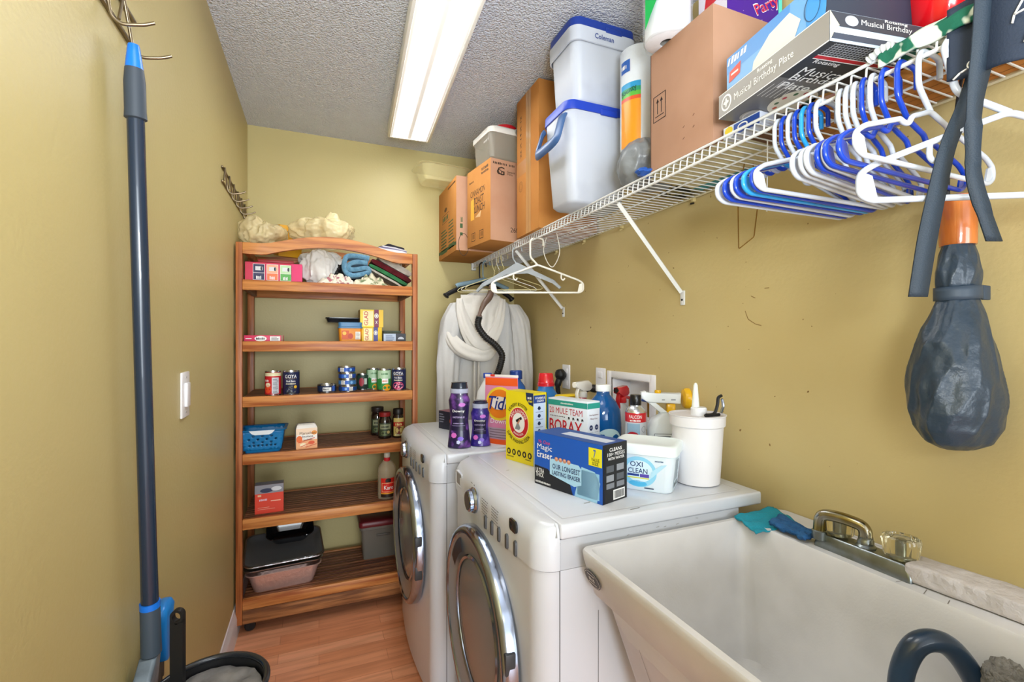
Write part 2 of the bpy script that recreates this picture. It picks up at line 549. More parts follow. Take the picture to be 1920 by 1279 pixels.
# ---------------- fluorescent ceiling fixture
def diffuser_mat():
    m = bpy.data.materials.new('lit_diffuser'); m.use_nodes = True; nt = m.node_tree
    b = nt.nodes['Principled BSDF']; b.inputs['Roughness'].default_value = .4
    b.inputs['Base Color'].default_value = lin('#f2eee6') + (1,)
    tc = nt.nodes.new('ShaderNodeTexCoord'); sp = nt.nodes.new('ShaderNodeSeparateXYZ')
    nt.links.new(tc.outputs['Object'], sp.inputs[0])
    # two tubes run inside, one either side of the middle
    a = nt.nodes.new('ShaderNodeMath'); a.operation = 'ABSOLUTE'; nt.links.new(sp.outputs['X'], a.inputs[0])
    s_ = nt.nodes.new('ShaderNodeMath'); s_.operation = 'SUBTRACT'; nt.links.new(a.outputs[0], s_.inputs[0]); s_.inputs[1].default_value = .048
    a2 = nt.nodes.new('ShaderNodeMath'); a2.operation = 'ABSOLUTE'; nt.links.new(s_.outputs[0], a2.inputs[0])
    mr = nt.nodes.new('ShaderNodeMapRange'); nt.links.new(a2.outputs[0], mr.inputs['Value'])
    mr.interpolation_type = 'SMOOTHSTEP'
    mr.inputs['From Min'].default_value = .010; mr.inputs['From Max'].default_value = .042
    mr.inputs['To Min'].default_value = 23; mr.inputs['To Max'].default_value = .36
    nt.links.new(mr.outputs[0], b.inputs['Emission Strength'])
    b.inputs['Emission Color'].default_value = (.93, .96, .98, 1)
    return m
lt = thing('ceiling_light', 'long white fluorescent ceiling light with glowing diffuser', 'light', (.405, 1.90, ZC - .005), radians(-3.4))
b = MB(); L = 1.22; hw = .103
mw = mat('white_enamel', '#f0efe9', .35)
b.bx(-hw, hw, -L / 2, L / 2, -.012, 0, mw, .002)
for sx in (-1, 1):
    b.bx(sx * hw - .006, sx * hw + .006, -L / 2, L / 2, -.062, -.0, mw, .002)
for sy in (-1, 1):
    b.bx(-hw, hw, sy * L / 2 - .006, sy * L / 2 + .006, -.062, 0, mw, .002)
b.build('housing', lt)
b = MB(); b.bx(-hw + .007, hw - .007, -L / 2 + .007, L / 2 - .007, -.060, -.052, diffuser_mat(), .002)
b.build('diffuser', lt)

# ---------------- wall plates on the left wall
m_plate = mat('white_plate', '#eeeef2', .3)
t = thing('light_switch', 'white rocker switch plate on the left wall', 'switch', (WL, 1.545, 1.158), 0)
b = MB(); b.box((.003, 0, 0), (.006, .078, .125), m_plate, bevel=.003); b.build('plate', t)
b = MB(); b.box((.009, 0, 0), (.008, .034, .066), m_plate, bevel=.002); b.build('rocker', t)
for z in (-.048, .048):
    b = MB(); b.lathe([(0, 0), (.003, 0), (.003, .0012), (0, .0016)], mat('screw', '#c9c9c9', .3, 1), FM((.006, 0, z), (0, 1, 0), (0, 0, 1)), 10, False, False); b.build('screw', t)

# ---------------- outlets and supply box on the right wall
def outlet(y, z, label, plug=True, lowp=False):
    t = thing('wall_outlet', label, 'outlet', (WX, y, z), 0, 'outlets behind the washers')
    b = MB(); b.box((-.003, 0, 0), (.006, .076, .122), m_plate, bevel=.003); b.build('plate', t)
    for dz in (-.03, .03):
        b = MB(); b.box((-.007, 0, dz), (.004, .034, .028), m_plate, bevel=.003)
        b.build('socket', t)
    return t
outlet(2.10, 1.125, 'white wall outlet farther from the sink with upright black plug')
outlet(1.785, 1.125, 'white wall outlet next to the recessed supply box')
m_rub = mat('black_rubber', '#17171a', .45)
def plug(y, z, label, kind):
    b = MB()
    if kind:
        b.blob((-.030, 0, 0), (.028, .030, .030), m_rub, .1, 2, 3, 24, 16)
        b.tube(smooth_path([(-.03, 0, -.01), (-.045, .002, -.05), (-.04, .004, -.10), (-.03, .01, -.2)], 5), [.017] * 6 + [.012] * 5 + [.008] * 5, m_rub, segs=10)
    else:
        b.blob((-.028, 0, 0), (.026, .034, .018), m_rub, .1, 2, 5, 24, 16)
        b.tube(smooth_path([(-.03, .01, 0), (-.05, .04, -.015), (-.05, .06, -.06), (-.03, .07, -.2)], 5), .009, m_rub, segs=10)
    return single(b, 'power_plug', label, 'plug', (WX - .006, y, z), group='black plugs in the wall outlets')
plug(2.10, 1.135, 'tall black power plug in the farther outlet', 1)
plug(1.785, 1.095, 'squat black power plug above the blue liquid bottle', 0)
t = thing('supply_box', 'white recessed washing machine water supply box in right wall', 'supply box', (WX, 1.575, 1.085))
b = MB()
y0, y1, z0, z1 = -.125, .125, -.085, .065
mp_ = m_plate
for a in ((-.158, y0, -.118, .093), (y1, .158, -.118, .093)): b.bx(-.006, .001, a[0], a[1], a[2], a[3], mp_, .002)
b.bx(-.006, .001, y0, y1, z1, .093, mp_, .002); b.bx(-.006, .001, y0, y1, -.118, z0, mp_, .002)
b.build('frame', t)
b = MB()
b.bx(.09, .094, y0, y1, z0, z1, mp_); b.bx(0, .09, y0, y0 + .004, z0, z1, mp_); b.bx(0, .09, y1 - .004, y1, z0, z1, mp_)
b.bx(0, .09, y0, y1, z1 - .004, z1, mp_); b.bx(0, .09, y0, y1, z0, z0 + .004, mp_)
b.build('recess', t)
for yy, c in ((.06, '#b03030'), (-.06, '#3050a0')):
    b = MB(); b.tube([(.05, yy, z0 + .004), (.05, yy, z0 + .07)], .011, mat('brass', '#b08d4a', .3, 1)); b.tube([(.03, yy - .02, z0 + .07), (.03, yy + .02, z0 + .07)], .006, flat(c)); b.build('valve', t)

# ================================================================ SHELVING UNIT
def wood(name, c1, c2, axis, rough=.42):
    sc = {'x': (1.5, 26, 26), 'z': (26, 26, 1.5), 'y': (26, 1.5, 26)}[axis]
    return mat(name, c1, rough, col2=c2, vs_=sc, vscale=2.6, vdet=6, lo=.36, hi=.62, bump=(3.0, .12, sc))
w_rail = wood('oak_rail', '#a05628', '#d08c4c', 'x')
w_post = wood('oak_post', '#884822', '#b56e3c', 'z')
w_slat = wood('oak_slat_dark', '#5d3422', '#8f5c3c', 'x', .5)
w_base = wood('worn_base_rail', '#6f4426', '#b57a48', 'x', .7)
UY0, UY1 = 2.36, 2.765
unit = thing('shelving_unit', 'tall oak slatted shelving unit with arched top rail in the far left corner', 'shelf', (.06, 2.56, 0))
PXL, PXR = -.338, .459
for nm, x0, y0, y1, h in (('post', PXL, UY0, UY0 + .032, 1.742), ('post', PXR - .026, UY0, UY0 + .032, 1.742), ('post', PXL + .0, UY1 - .034, UY1, 1.742), ('post', PXR - .030, UY1 - .034, UY1, 1.742)):
    b = MB(); w = .026 if y0 == UY0 else .030
    b.bx(x0, x0 + w, y0, y1, .055, h, w_post, .003); b.build(nm, unit, world=True)
SX0, SX1 = PXL + .026, PXR - .026
SHELF = [1.578, 1.305, 1.059, .804, .517, .163]
for i, z in enumerate(SHELF):
    b = MB()
    b.bx(SX0, SX1, UY0 + .001, UY0 + .022, z - .046, z, w_rail, .003)
    b.build('front_rail', unit, world=True)
    b = MB()
    b.bx(SX0 + .002, SX1 - .002, UY1 - .024, UY1 - .004, z - .046, z - .002, w_rail, .003)
    b.build('back_rail', unit, world=True)
    b = MB()
    for xx in (SX0 - .002, SX1 - .016):
        b.bx(xx, xx + .018, UY0 + .0225, UY1 - .0245, z - .044, z - .012, w_slat, .002)
    n = 12; a = UY0 + .026; e = UY1 - .028; p = (e - a) / n
    for k in range(n):
        b.bx(SX0, SX1, a + k * p, a + k * p + p * .68, z - .0115, z - .003, w_slat, .0015)
    b.build('slatted_shelf', unit, world=True)
# base apron with the worn face
b = MB(); b.bx(SX0, SX1, UY0 + .002, UY0 + .022, .055, .1165, w_base, .003)
D = Dec(b, FM((.38, UY0 + .0015, .075), (1, 0, 0), (0, 0, 1)))
D.rect(0, 0, .026, .026, flat('#2a1a12')); D.line(.003, .003, .023, .023, .004, flat('#9a6a44'), 2); D.ring(.013, .013, .011, .011, .003, flat('#9a6a44'), 2)
b.build('base_apron', unit, world=True)
b = MB(); b.bx(SX0, SX1, UY1 - .022, UY1 - .004, .055, .1165, w_base, .003); b.build('base_apron', unit, world=True)
# arched top rail
def arch(x, lo):
    t = (x - SX0) / (SX1 - SX0)
    if lo:
        e = .0; k = max(0, min(1, (t - .12) / .76)); return 1.692 + .05 * sin(pi * k) ** .9 * (1 if 0 < k < 1 else 0)
    k = max(0, min(1, (t - .12) / .76)); return 1.742 + .052 * (sin(pi * k) ** 1.1 if 0 < k < 1 else 0)
N = 40
xs = [SX0 + (SX1 - SX0) * i / N for i in range(N + 1)]
for yy in (UY0 + .001, UY1 - .024):
    pts = [(x, arch(x, True)) for x in xs] + [(x, arch(x, False)) for x in reversed(xs)]
    b = MB(); M = FM((0, yy + .021, 0), (1, 0, 0), (0, 0, 1)); b.prism(pts, 0, .021, w_rail, M, .002)
    b.build('arched_rail', unit, world=True, smooth=30)
b = MB()
for xx in (SX0 - .001, SX1 - .017):
    b = MB(); b.bx(xx, xx + .018, UY0 + .033, UY1 - .035, 1.70, 1.735, w_rail, .003)
    b.build('top_side_rail', unit, world=True)
for (cx, cy) in ((PXL + .05, UY0 + .05), (PXR - .05, UY0 + .05), (PXL + .05, UY1 - .05), (PXR - .05, UY1 - .05)):
    b = MB()
    b.lathe([(.0, -.009), (.02, -.009), (.023, -.006), (.023, .006), (.02, .009), (0, .009)], m_rub, FM((cx, cy, .023), (1, .3, 0), (0, 0, 1)), 20, False, False)
    b.bx(cx - .012, cx + .012, cy - .014, cy + .014, .038, .055, mat('steel', '#9a9a9a', .35, 1), .003)
    b.build('caster', unit, world=True)

# ================================================================ WASHER AND DRYER
m_app = mat('appliance_white', '#d2d6de', .28, coat=.25)
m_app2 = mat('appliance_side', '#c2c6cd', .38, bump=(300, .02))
m_chrome = mat('chrome', '#a9b4c8', .16, 1)
m_dkgl = mat('door_glass', '#7f848c', .22, 0, spec=.45, coat=.25)
m_grey = mat('grey_plastic', '#4f5256', .3)
m_seam = flat('#6d6e72')
def machine(name, label, y0, y1, xf, xb, z, drawer, label2):
    """front faces -x; y0 near side, y1 far side"""
    yc = (y0 + y1) / 2
    t = thing(name, label, label2, ((xf + xb) / 2, yc, 0), 0)
    ZP = z - .10       # bottom of the control panel
    # cabinet: plan outline with rounded front corners and a slightly bowed front
    def outline(inset, bow=.018, rc=.05, n=8):
        a, e = y0 + inset, y1 - inset
        pts = [(xb - .08, a), ]
        cx = xf + rc
        for k in range(n + 1):
            th = -pi / 2 - k / n * pi / 2
            pts.append((cx + (rc - inset) * cos(th), a + rc + (rc) * sin(th)))
        m = 8
        for k in range(1, m):
            q = k / m
            pts.append((xf + inset - bow * sin(pi * q), a + rc + (e - a - 2 * rc) * q))
        for k in range(n + 1):
            th = pi - k / n * pi / 2
            pts.append((cx + (rc - inset) * cos(th), e - rc + rc * sin(th)))
        pts.append((xb - .08, e))
        return pts
    b = MB()
    b.prism(outline(.004), .02, ZP - .003, m_app)
    D = Dec(b, FM((xf + .056, y0 + .0038, 0), (1, 0, 0), (0, 0, 1)))
    D.rect(.0, .03, .0022, ZP + .06, flat('#5d5e61'), 1); D.rect(.10, .03, .1016, ZP - .11, m_seam, 1)
    b.build('cabinet', t, world=True, smooth=35)
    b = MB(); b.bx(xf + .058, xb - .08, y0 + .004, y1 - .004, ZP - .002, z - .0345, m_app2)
    D = Dec(b, FM((xf + .058, y0 + .0038, ZP), (1, 0, 0), (0, 0, 1))); rr = random.Random(3)
    for k in range(14): qx, qz = rr.random() * .45, rr.random() * .06; D.line(qx, qz, qx + rr.uniform(.002, .012), qz + rr.uniform(-.002, .002), .0015, flat('#9a9a98'), 1)
    b.build('rear_cabinet', t, world=True)
    # toe kick and feet
    for (fx, fy) in ((xf + .1, y0 + .08), (xf + .1, y1 - .08), (xb - .16, y0 + .08), (xb - .16, y1 - .08)):
        b = MB(); b.lathe([(0, 0), (.018, 0), (.018, .008), (.01, .01), (.01, .02), (0, .02)], m_rub, Matrix.Translation((fx, fy, 0)), 14, False, False); b.build('foot', t, world=True)
    # control panel: stacked outlines that roll over at the top
    b = MB()
    lv = [(ZP, .0), (z - .045, .0), (z - .028, .004), (z - .012, .012), (z - .004, .022), (z - .0, .036)]
    rings = []
    for zz, ins in lv:
        o = outline(0.0, rc=.05)
        c = [(x + (ins if x < xf + .045 else 0) * 1.2, yc + (y - yc) * (1 - ins * .45 / .345), zz) for x, y in o]
        c = [(min(x, xf + .056), y, q) for x, y, q in c]
        rings.append(c)
    n = len(rings[0]); vco = [p for r in rings for p in r]; fs = []
    for j in range(len(rings) - 1):
        for k in range(n):
            fs.append((j * n + k, j * n + (k + 1) % n, (j + 1) * n + (k + 1) % n, (j + 1) * n + k))
    fs.append(tuple(range((len(rings) - 1) * n, len(rings) * n))); fs.append(tuple(range(n - 1, -1, -1)))
    b.addfaces(vco, fs, m_app)
    b.build('control_panel', t, world=True, smooth=40)
    # top panel with a recessed field
    b = MB(); b.bx(xf + .057, xb, y0 - .001, y1 + .001, z - .034, z, m_app, .006, 3)
    D = Dec(b, FM((xf + .057, y0, z), (1, 0, 0), (0, 1, 0)))
    D.frame(.02, .03, xb - xf - .10, y1 - y0 - .03, .0025, flat('#c4c5c9'), 1)
    D.frame(.026, .036, xb - xf - .106, y1 - y0 - .036, .0012, flat('#f2f2f4'), 1)
    for qx, qy, ql in ((.12, .1, .02), (.05, .45, .012), (.2, .02, .03)): D.line(qx, qy, qx + ql, qy + .004, .003, flat('#8b8577'), 2)
    b.build('top_panel', t, world=True)
    # controls, laid out on the panel face (frame: right = -y, up = z)
    def PF(yy, zz): 
        q = (yy - (y0 + .05)) / (y1 - y0 - .1); q = min(max(q, 0), 1)
        return xf - .018 * sin(pi * q) - .0006
    ky = y1 - .305
    kz = z - .055
    for part in ('knob',):
        b = MB(); M = FM((PF(ky, kz), ky, kz), (0, -1, 0), (0, 0, 1))
        b.lathe([(.0, 0), (.036, 0), (.037, .004), (.034, .010), (.031, .011), (.030, .020), (.026, .023), (.024, .022), (.0, .022)], m_chrome, M, 36, False, False)
        b.lathe([(0, .0226), (.023, .0226)], m_grey, M, 30, False, False)
        b.build('knob', t, world=True)
    b = MB(); M = FM((PF(y0 + .115, z), y0 + .118, z - .034), (0, -1, 0), (0, 0, 1))
    b.loft([(.022, .0145, -.002, .01), (.022, .0145, .0025, .01), (.020, .0125, .0033, .009)], flat('#2c2d30', .15), M); b.build('display', t, world=True)
    for k in range(5):
        yy = y0 + .285 - k * .045; b = MB()
        M = FM((PF(yy, z), yy, z - .083 + .000), (0, -1, 0), (0, 0, 1))
        b.loft([(.0062, .0185, -.002, .006), (.0062, .0185, .003, .006), (.005, .017, .0045, .005)], m_grey, M); b.build('button', t, world=True)
    # printed legends
    b = MB()
    ink = flat('#6a6b70')
    rr = random.Random(5)
    for cxx in range(2):
        for r_ in range(6):
            yy = ky - .07 - cxx * .07
            M = FM((PF(yy - .02, z) - .0012, yy, z - .028 - r_ * .0075), (0, -1, 0), (0, 0, 1)); D = Dec(b, M)
            x = 0
            while x < .045:
                w_ = rr.uniform(.005, .012); D.rect(x, 0, x + w_, .0022, ink, 1); x += w_ + .003
    M = FM((PF(ky, z) - .001, ky + .01, z - .012), (0, -1, 0), (0, 0, 1)); D = Dec(b, M); D.ell(.012, .0, .003, .003, flat('#2c2d30'), 1); D.rect(-.02, .000, -.004, .002, ink, 1)
    for k in range(5):
        yy = y0 + .285 - k * .045
        M = FM((PF(yy, z) - .0012, yy, z - .101), (0, -1, 0), (0, 0, 1)); D = Dec(b, M); D.rect(-.010, 0, .010, .002, ink, 1)
        if k > 1: D.ell(-.011, .026, .0018, .003, flat('#2c2d30'), 1, 10)
    b.build('panel_legend', t, world=True)
    if drawer:
        b = MB(); M = FM((PF(y1 - .10, z) - .001, y1 - .100, z - .052), (0, -1, 0), (0, 0, 1))
        b.loft([(.036, .024, -.012, .008), (.036, .024, .0012, .008), (.032, .020, .0012, .007), (.030, .018, -.0008, .006)], m_app, M, cap1=False); b.loft([(.030, .018, -.0008, .006), (.029, .017, -.0009, .006)], mat('recess_shade_grey', '#9c9ea2', .5), M)  # darker grey inside paints in the shade of a deeper grip
        b.build('drawer_handle', t, world=True)
    # door
    dr = t
    zc_, R = .508, .268
    xd = xf - .018
    M = FM((xd, yc, zc_), (0, -1, 0), (0, 0, 1))     # local z points out (-x)
    b = MB()
    b.lathe([(R - .004, -.012), (R, -.008), (R, .012), (R - .004, .022), (R - .009, .027), (R - .014, .029), (R - .022, .028), (R - .025, .023)], m_chrome, M, 80, False, False)
    ring = b.build('door_ring', dr, world=True)
    b = MB()
    b.lathe([(R - .0255, .0232), (R - .034, .021), (.196, .010), (.182, .008)], mat('door_inner_grey', '#9aa0a8', .28, .25), M, 80, False, False)
    # dark grip recess at the far upper side
    Dd = Dec(b, M @ Matrix.Translation((0, 0, .0225)))
    pts = [((R - .034) * cos(radians(a_)), (R - .034) * sin(radians(a_))) for a_ in range(118, 152, 3)] + [((R - .075) * cos(radians(a_)), (R - .075) * sin(radians(a_))) for a_ in range(151, 117, -3)]
    Dd.poly(pts, flat('#1e1f22', .3), 1)
    b.build('door_dish', dr, world=True)
    b = MB(); b.lathe([(.182, .006), (.184, .013), (.179, .017), (.172, .014)], m_chrome, M, 72, False, False); b.build('glass_rim', dr, world=True)
    b = MB(); b.lathe([(.1755, .010), (.13, .017), (.08, .021), (.03, .023), (.0, .0232)], m_dkgl, M, 72, False, False)
    b.build('door_glass', dr, world=True)
    for th in (-12, 12):
        b = MB()
        p = Vector((( R - .006) * cos(radians(th)), (R - .012) * sin(radians(th)), .010))
        b.box(p, (.016, .05, .026), flat('#3a3b3e'), M, .003)
        b.build('hinge', dr, world=True)
    return t
machine('washing_machine', 'white front loading washer beside the sink, nearer of two machines', .915, 1.605, .435, 1.105, .90, True, 'washing machine')
machine('clothes_dryer', 'white front loading machine next to the oak shelves, farther from the sink', 1.635, 2.325, .365, 1.02, .90, False, 'dryer')

# ================================================================ UTILITY SINK
m_tub = mat('cast_tub', '#d6d5d6', .45, col2='#cac9c9', vscale=7, bump=(220, .05))
m_grime = flat('#b3aea6')
SY0, SY1 = .30, .905     # near and far end
sink = thing('utility_sink', 'off white laundry tub with raised back ledge against the right wall', 'sink', (.85, .60, 0))
b = MB()
def ringpts(xf_, xb_, ya, yb, z, r=.02, n=4):
    out = []
    for (cx, cy, q) in ((xb_ - r, yb - r, 0), (xf_ + r, yb - r, 1), (xf_ + r, ya + r, 2), (xb_ - r, ya + r, 3)):
        for k in range(n + 1):
            a = q * pi / 2 + k / n * pi / 2; out.append((cx + r * cos(a), cy + r * sin(a), z))
    return out
RZ = .85
outer = [ringpts(.69, 1.08, SY0 + .09, SY1 - .07, .47), ringpts(.660, 1.12, SY0 + .06, SY1 - .045, .50, .03), ringpts(.587, 1.140, SY0 + .018, SY1 - .012, .738, .03), ringpts(.556, 1.150, SY0 + .01, SY1 - .003, .755, .03),
         ringpts(.534, 1.155, SY0, SY1, .83, .025), ringpts(.532, 1.163, SY0, SY1, RZ - .004, .022), ringpts(.535, 1.163, SY0 + .003, SY1 - .003, RZ, .02),
         ringpts(.548, 1.005, SY0 + .014, SY1 - .014, RZ, .02), ringpts(.551, 1.001, SY0 + .017, SY1 - .017, RZ - .006, .02),
         ringpts(.566, .995, SY0 + .03, SY1 - .028, .76, .03), ringpts(.67, .975, SY0 + .10, SY1 - .06, .535, .04), ringpts(.70, .94, SY0 + .13, SY1 - .09, .51, .04)]
n = len(outer[0]); vco = [p for r in outer for p in r]; fs = []
for j in range(len(outer) - 1):
    for k in range(n): fs.append((j * n + k, j * n + (k + 1) % n, (j + 1) * n + (k + 1) % n, (j + 1) * n + k))
fs.append(tuple(range(n - 1, -1, -1))); fs.append(tuple(range((len(outer) - 1) * n, len(outer) * n)))
b.addfaces(vco, fs, m_tub)
# crack on the ledge
D = Dec(b, FM((0, 0, RZ), (1, 0, 0), (0, 1, 0)))
for p, q in (((1.01, .545), (1.045, .540)), ((1.045, .540), (1.052, .552)), ((1.008, .50), (1.03, .506)), ((1.008, .465), (1.025, .470)), ((1.15, .40), (1.152, .72))): D.line(*p, *q, .0015, flat('#6f6a62'))
tubm = b.build('tub', sink, world=True, smooth=50)
# hairline seam down the sloped front
b = MB()
fr = Vector((.6605 - .5875, 0, .50 - .738))
M = FM((.5865, .80, .738), (0, -1, 0), -fr); D = Dec(b, M)
D.line(0, 0, -.0 + .035, -.22, .0012, flat('#77726b'), 1)
b.build('seam_line', sink, world=True)
# oval maker's badge
b = MB()
M = FM((.5405, .862, .797), (0, -1, 0), (-.022, 0, .075)); D = Dec(b, M, eps=.0006)
dk, lt_ = flat('#4a4240'), flat('#cfc8c2')
D.ell(0, 0, .031, .020, dk, 1); D.ring(0, 0, .0285, .018, .0012, lt_, 2)
D.strokes('SM', 0, .0005, .022, .010, lt_, 3); D.rect(-.016, -.0105, .016, -.0085, lt_, 3); D.rect(-.014, .0085, .014, .0105, lt_, 3)
b.build('badge', sink, world=True)
for (cx, cy) in ((.72, SY0 + .12), (.72, SY1 - .12), (1.06, SY0 + .12), (1.06, SY1 - .12)):
    b = MB(); b.bx(cx - .02, cx + .02, cy - .02, cy + .02, 0, .475, mat('white_leg', '#e4e4e4', .4), .004); b.build('leg', sink, world=True)
b = MB(); b.lathe([(0, .512), (.03, .512), (.034, .514), (.036, .5105)], m_chrome, Matrix.Translation((.82, .6, 0)), 24, False, False); b.build('drain', sink, world=True)

# ---------------- faucet
m_fau = mat('tarnished_chrome', '#8d9496', .32, 1, col2='#7c8078', vscale=30)
m_spout = mat('brassy_chrome', '#a8a69c', .16, 1, col2='#8a7a40', vscale=12, lo=.4, hi=.6)
m_acr = mat('clear_acrylic', '#f6efcf', .05, trans=.95, ior=1.42)
f_ = thing('faucet', 'tarnished two handle faucet with squared spout on the sink ledge', 'faucet', (1.050, .622, RZ))
b = MB()
b.loft([(.026, .094, 0, .006), (.026, .094, .006, .006), (.021, .089, .026, .008), (.018, .086, .029, .008)], m_fau)
b.build('base', f_)
b = MB()
b.lathe([(.019, .026), (.019, .031), (.015, .035), (.015, .042), (.0135, .044), (.0135, .05)], m_fau, I4, 8, False, True)
b.build('spout_collar', f_)
b = MB()
pts = fillet([(0, 0, .036), (0, .0, .070), (-.012, .04, .077), (-.022, .080, .074), (-.023, .082, .034)], .024, 7)
b.tube(pts, .0122, m_spout, segs=18)
b.build('spout', f_)
b = MB(); p0 = Vector((-.023, .082, .032)); b.lathe([(.0125, -.014), (.0145, -.014), (.0148, .004), (.012, .006)], m_fau, Matrix.Translation(p0), 20, True, False); b.build('aerator', f_)
for sy in (-1, 1):
    b = MB()
    b.lathe([(.017, .03), (.017, .038), (.008, .040), (.008, .062), (0, .062)], m_fau, Matrix.Translation((.008, sy * .060, 0)), 20, False, False)
    k = b.build('valve_stem', f_)
    b = MB()
    N = 48; prof = [(.023, .031), (.027, .035), (.031, .064), (.029, .071), (.021, .073), (.020, .069), (0, .069)]
    vco = []; fs = []
    for r, z in prof:
        for q in range(N):
            a = 2 * pi * q / N; rr_ = r * (1 + (.045 * cos(14 * a) if r > .0195 else 0)); vco.append((rr_ * cos(a), rr_ * sin(a), z))
    for j in range(len(prof) - 1):
        for q in range(N): fs.append((j * N + q, j * N + (q + 1) % N, (j + 1) * N + (q + 1) % N, (j + 1) * N + q))
    fs.append(tuple(range(N - 1, -1, -1)))
    b.addfaces(vco, fs, m_acr, Matrix.Translation((.008, sy * .060, 0)))
    b.build('acrylic_knob', f_, smooth=60)
# ================================================================ THINGS ON THE OAK UNIT
S1, S2, S3, S4, S5, S6 = [z - .003 for z in SHELF]
W_, K_ = flat('#f2f2f0'), flat('#18181c')
m_card = mat('kraft_cardboard', '#b5804e', .8, col2='#bd8a58', vscale=12, spec=.2)

def pack(name, label, cat, loc, rotz, size, base, prints, group=None, rot=None, bevel=.0012, side=None):
    """a printed cardboard box: one mesh, printing included"""
    w, d, h = size
    b = MB(); b.box((0, 0, h / 2), size, base, bevel=bevel)
    F = boxfaces(w, d, h)
    D = {k: Dec(b, m) for k, m in F.items()}
    prints(D, w, d, h)
    return single(b, name, label, cat, loc, rot or (0, 0, rotz), group)

# --- top shelf
def pr(D, w, d, h):
    f = D['front']
    f.rect(0, 0, w, h * .98, flat('#d62c50'))
    f.rect(w * .8, 0, w, h * .98, flat('#e0236b'), 2)
    for k, (c, t, w3) in enumerate((('#2c2f57', '#8f96c8', 'LG'), ('#ef7f4e', '#f6b48e', 'MD'), ('#5aae50', '#bfe3b0', 'SM'))):
        x = w * (.14 + k * .235)
        f.rect(x - .002, .008, x + .046, h - .008, flat('#f4e9ea'), 2)
        f.rect(x, .010, x + .044, h * .45, flat(c), 3); f.rect(x, h * .47, x + .044, h - .010, flat(t if k else c), 3)
        f.rect(x + .008, h * .58, x + .034, h * .78, flat('#dfe3e6'), 4); f.ell(x + .034, h * .68, .005, h * .1, flat('#9fa4aa'), 4)
        f.strokes(w3 * 2, x + .022, h * .23, .022, .016, flat('#f2f2f0'), 4)
pack('trash_bag_box', 'crimson and pink box with three coloured panels on the top shelf of the oak unit', 'box', (-.190, 2.46, S1), 0, (.235, .10, .090), flat('#c8284c'), pr)
b = MB(); b.box((0, 0, .007), (.15, .08, .014), flat('#9c2f2f'), bevel=.004)
single(b, 'flat_red_packet', 'thin dark red packet lying on the crimson box', 'packet', (-.185, 2.46, S1 + .0915), (0, 0, .04))
m_bag = mat('thin_white_plastic', '#f0eeea', .3, trans=.15, alpha=.95, bump=(26, .35))
m_bagy = mat('thin_yellow_plastic', '#fdedbe', .22, trans=.1, alpha=.60, bump=(40, .6))
b = MB(); b.blob((0, 0, .085), (.075, .055, .088), m_bag, .36, 2.0, 4, 90, 60, flatten=.002, ridge=True)
single(b, 'white_plastic_bag', 'bunched white plastic bag beside the crimson box', 'plastic bag', (-.005, 2.49, S1), smooth=70)
b = MB(); b.blob((0, 0, .04), (.10, .055, .048), m_bag, .34, 2.0, 9, 80, 50, ridge=True)
single(b, 'white_plastic_bag', 'crumpled white plastic bag pushed up under the arched rail', 'plastic bag', (.02, 2.60, S1 + .100), smooth=70)
b = MB(); b.blob((0, 0, .055), (.055, .05, .058), mat('black_gloss_bag', '#101014', .2, bump=(30, .5)), .5, 2.6, 12, 44, 30, flatten=.002, ridge=True)
single(b, 'black_plastic_bag', 'small shiny black bag between the white bag and the towels', 'plastic bag', (.108, 2.53, S1), smooth=60)
def folded(cols, w, d, t, n, seedv=1, wave=.004):
    """a cloth folded into layers: rounded slabs joined along one edge"""
    b = MB()
    for k in range(n):
        col = cols[k % len(cols)]
        def fn(u, v, k=k):
            # u runs round the slab section, v along its depth
            a = 2 * pi * u; hx, hz = w / 2, t / 2
            c, s_ = cos(a), sin(a)
            x = hx * math.copysign(abs(c) ** .35, c); z = hz * math.copysign(abs(s_) ** .8, s_)
            q = noise.noise(Vector((x * 18 + seedv, v * 4 + k * 3, k)))
            return Vector((x + q * .003, (v - .5) * d, z + k * t * .95 + t / 2 + q * wave))
        b.grid(fn, 28, 10, col, closeu=True)
        for e in (0, 1):
            c0 = [fn(i / 28, e) for i in range(28)]
            b.addfaces(c0, [tuple(range(28))], col)
    return b
m_tb = mat('blue_terry', '#5d92b4', .95, col2='#76a8c6', vscale=60, bump=(300, .5), sheen=.3)
m_tb2 = mat('dark_blue_terry', '#2f5878', .95, bump=(300, .5))
# blue towel: draped roll, open loop facing the front
b = MB()
path = smooth_path([(.062, 0, .098), (.02, 0, .104), (-.040, 0, .102), (-.055, 0, .075), (-.056, 0, .045), (-.044, 0, .018), (-.015, 0, .008), (.03, 0, .018), (.06, 0, .030), (.05, 0, .048), (.0, 0, .040), (-.032, 0, .040), (-.034, 0, .062), (0, 0, .074), (.055, 0, .074)], 5)
def fn(u, v):
    p = path[min(int(u * (len(path) - 1) + .5), len(path) - 1)]
    return Vector((p.x, (v - .5) * .09, p.z + .004 * noise.noise(Vector((u * 9, v * 3, 2)))))
b.grid(fn, len(path) - 1, 8, m_tb)
o = single(b, 'blue_towel', 'light blue towel folded over itself high on the top shelf', 'towel', (.172, 2.49, S1 + .048), smooth=60); solid(o, .022)
m_flo = mat('floral_cloth', '#e9dfc4', .9, col2='#7f8f68', vscale=38, vdet=3, lo=.5, hi=.62, bump=(60, .3))
m_flo2 = mat('pink_floral_cloth', '#e8e0cf', .9, col2='#b06a74', vscale=46, vdet=3, lo=.54, hi=.63, bump=(60, .3))
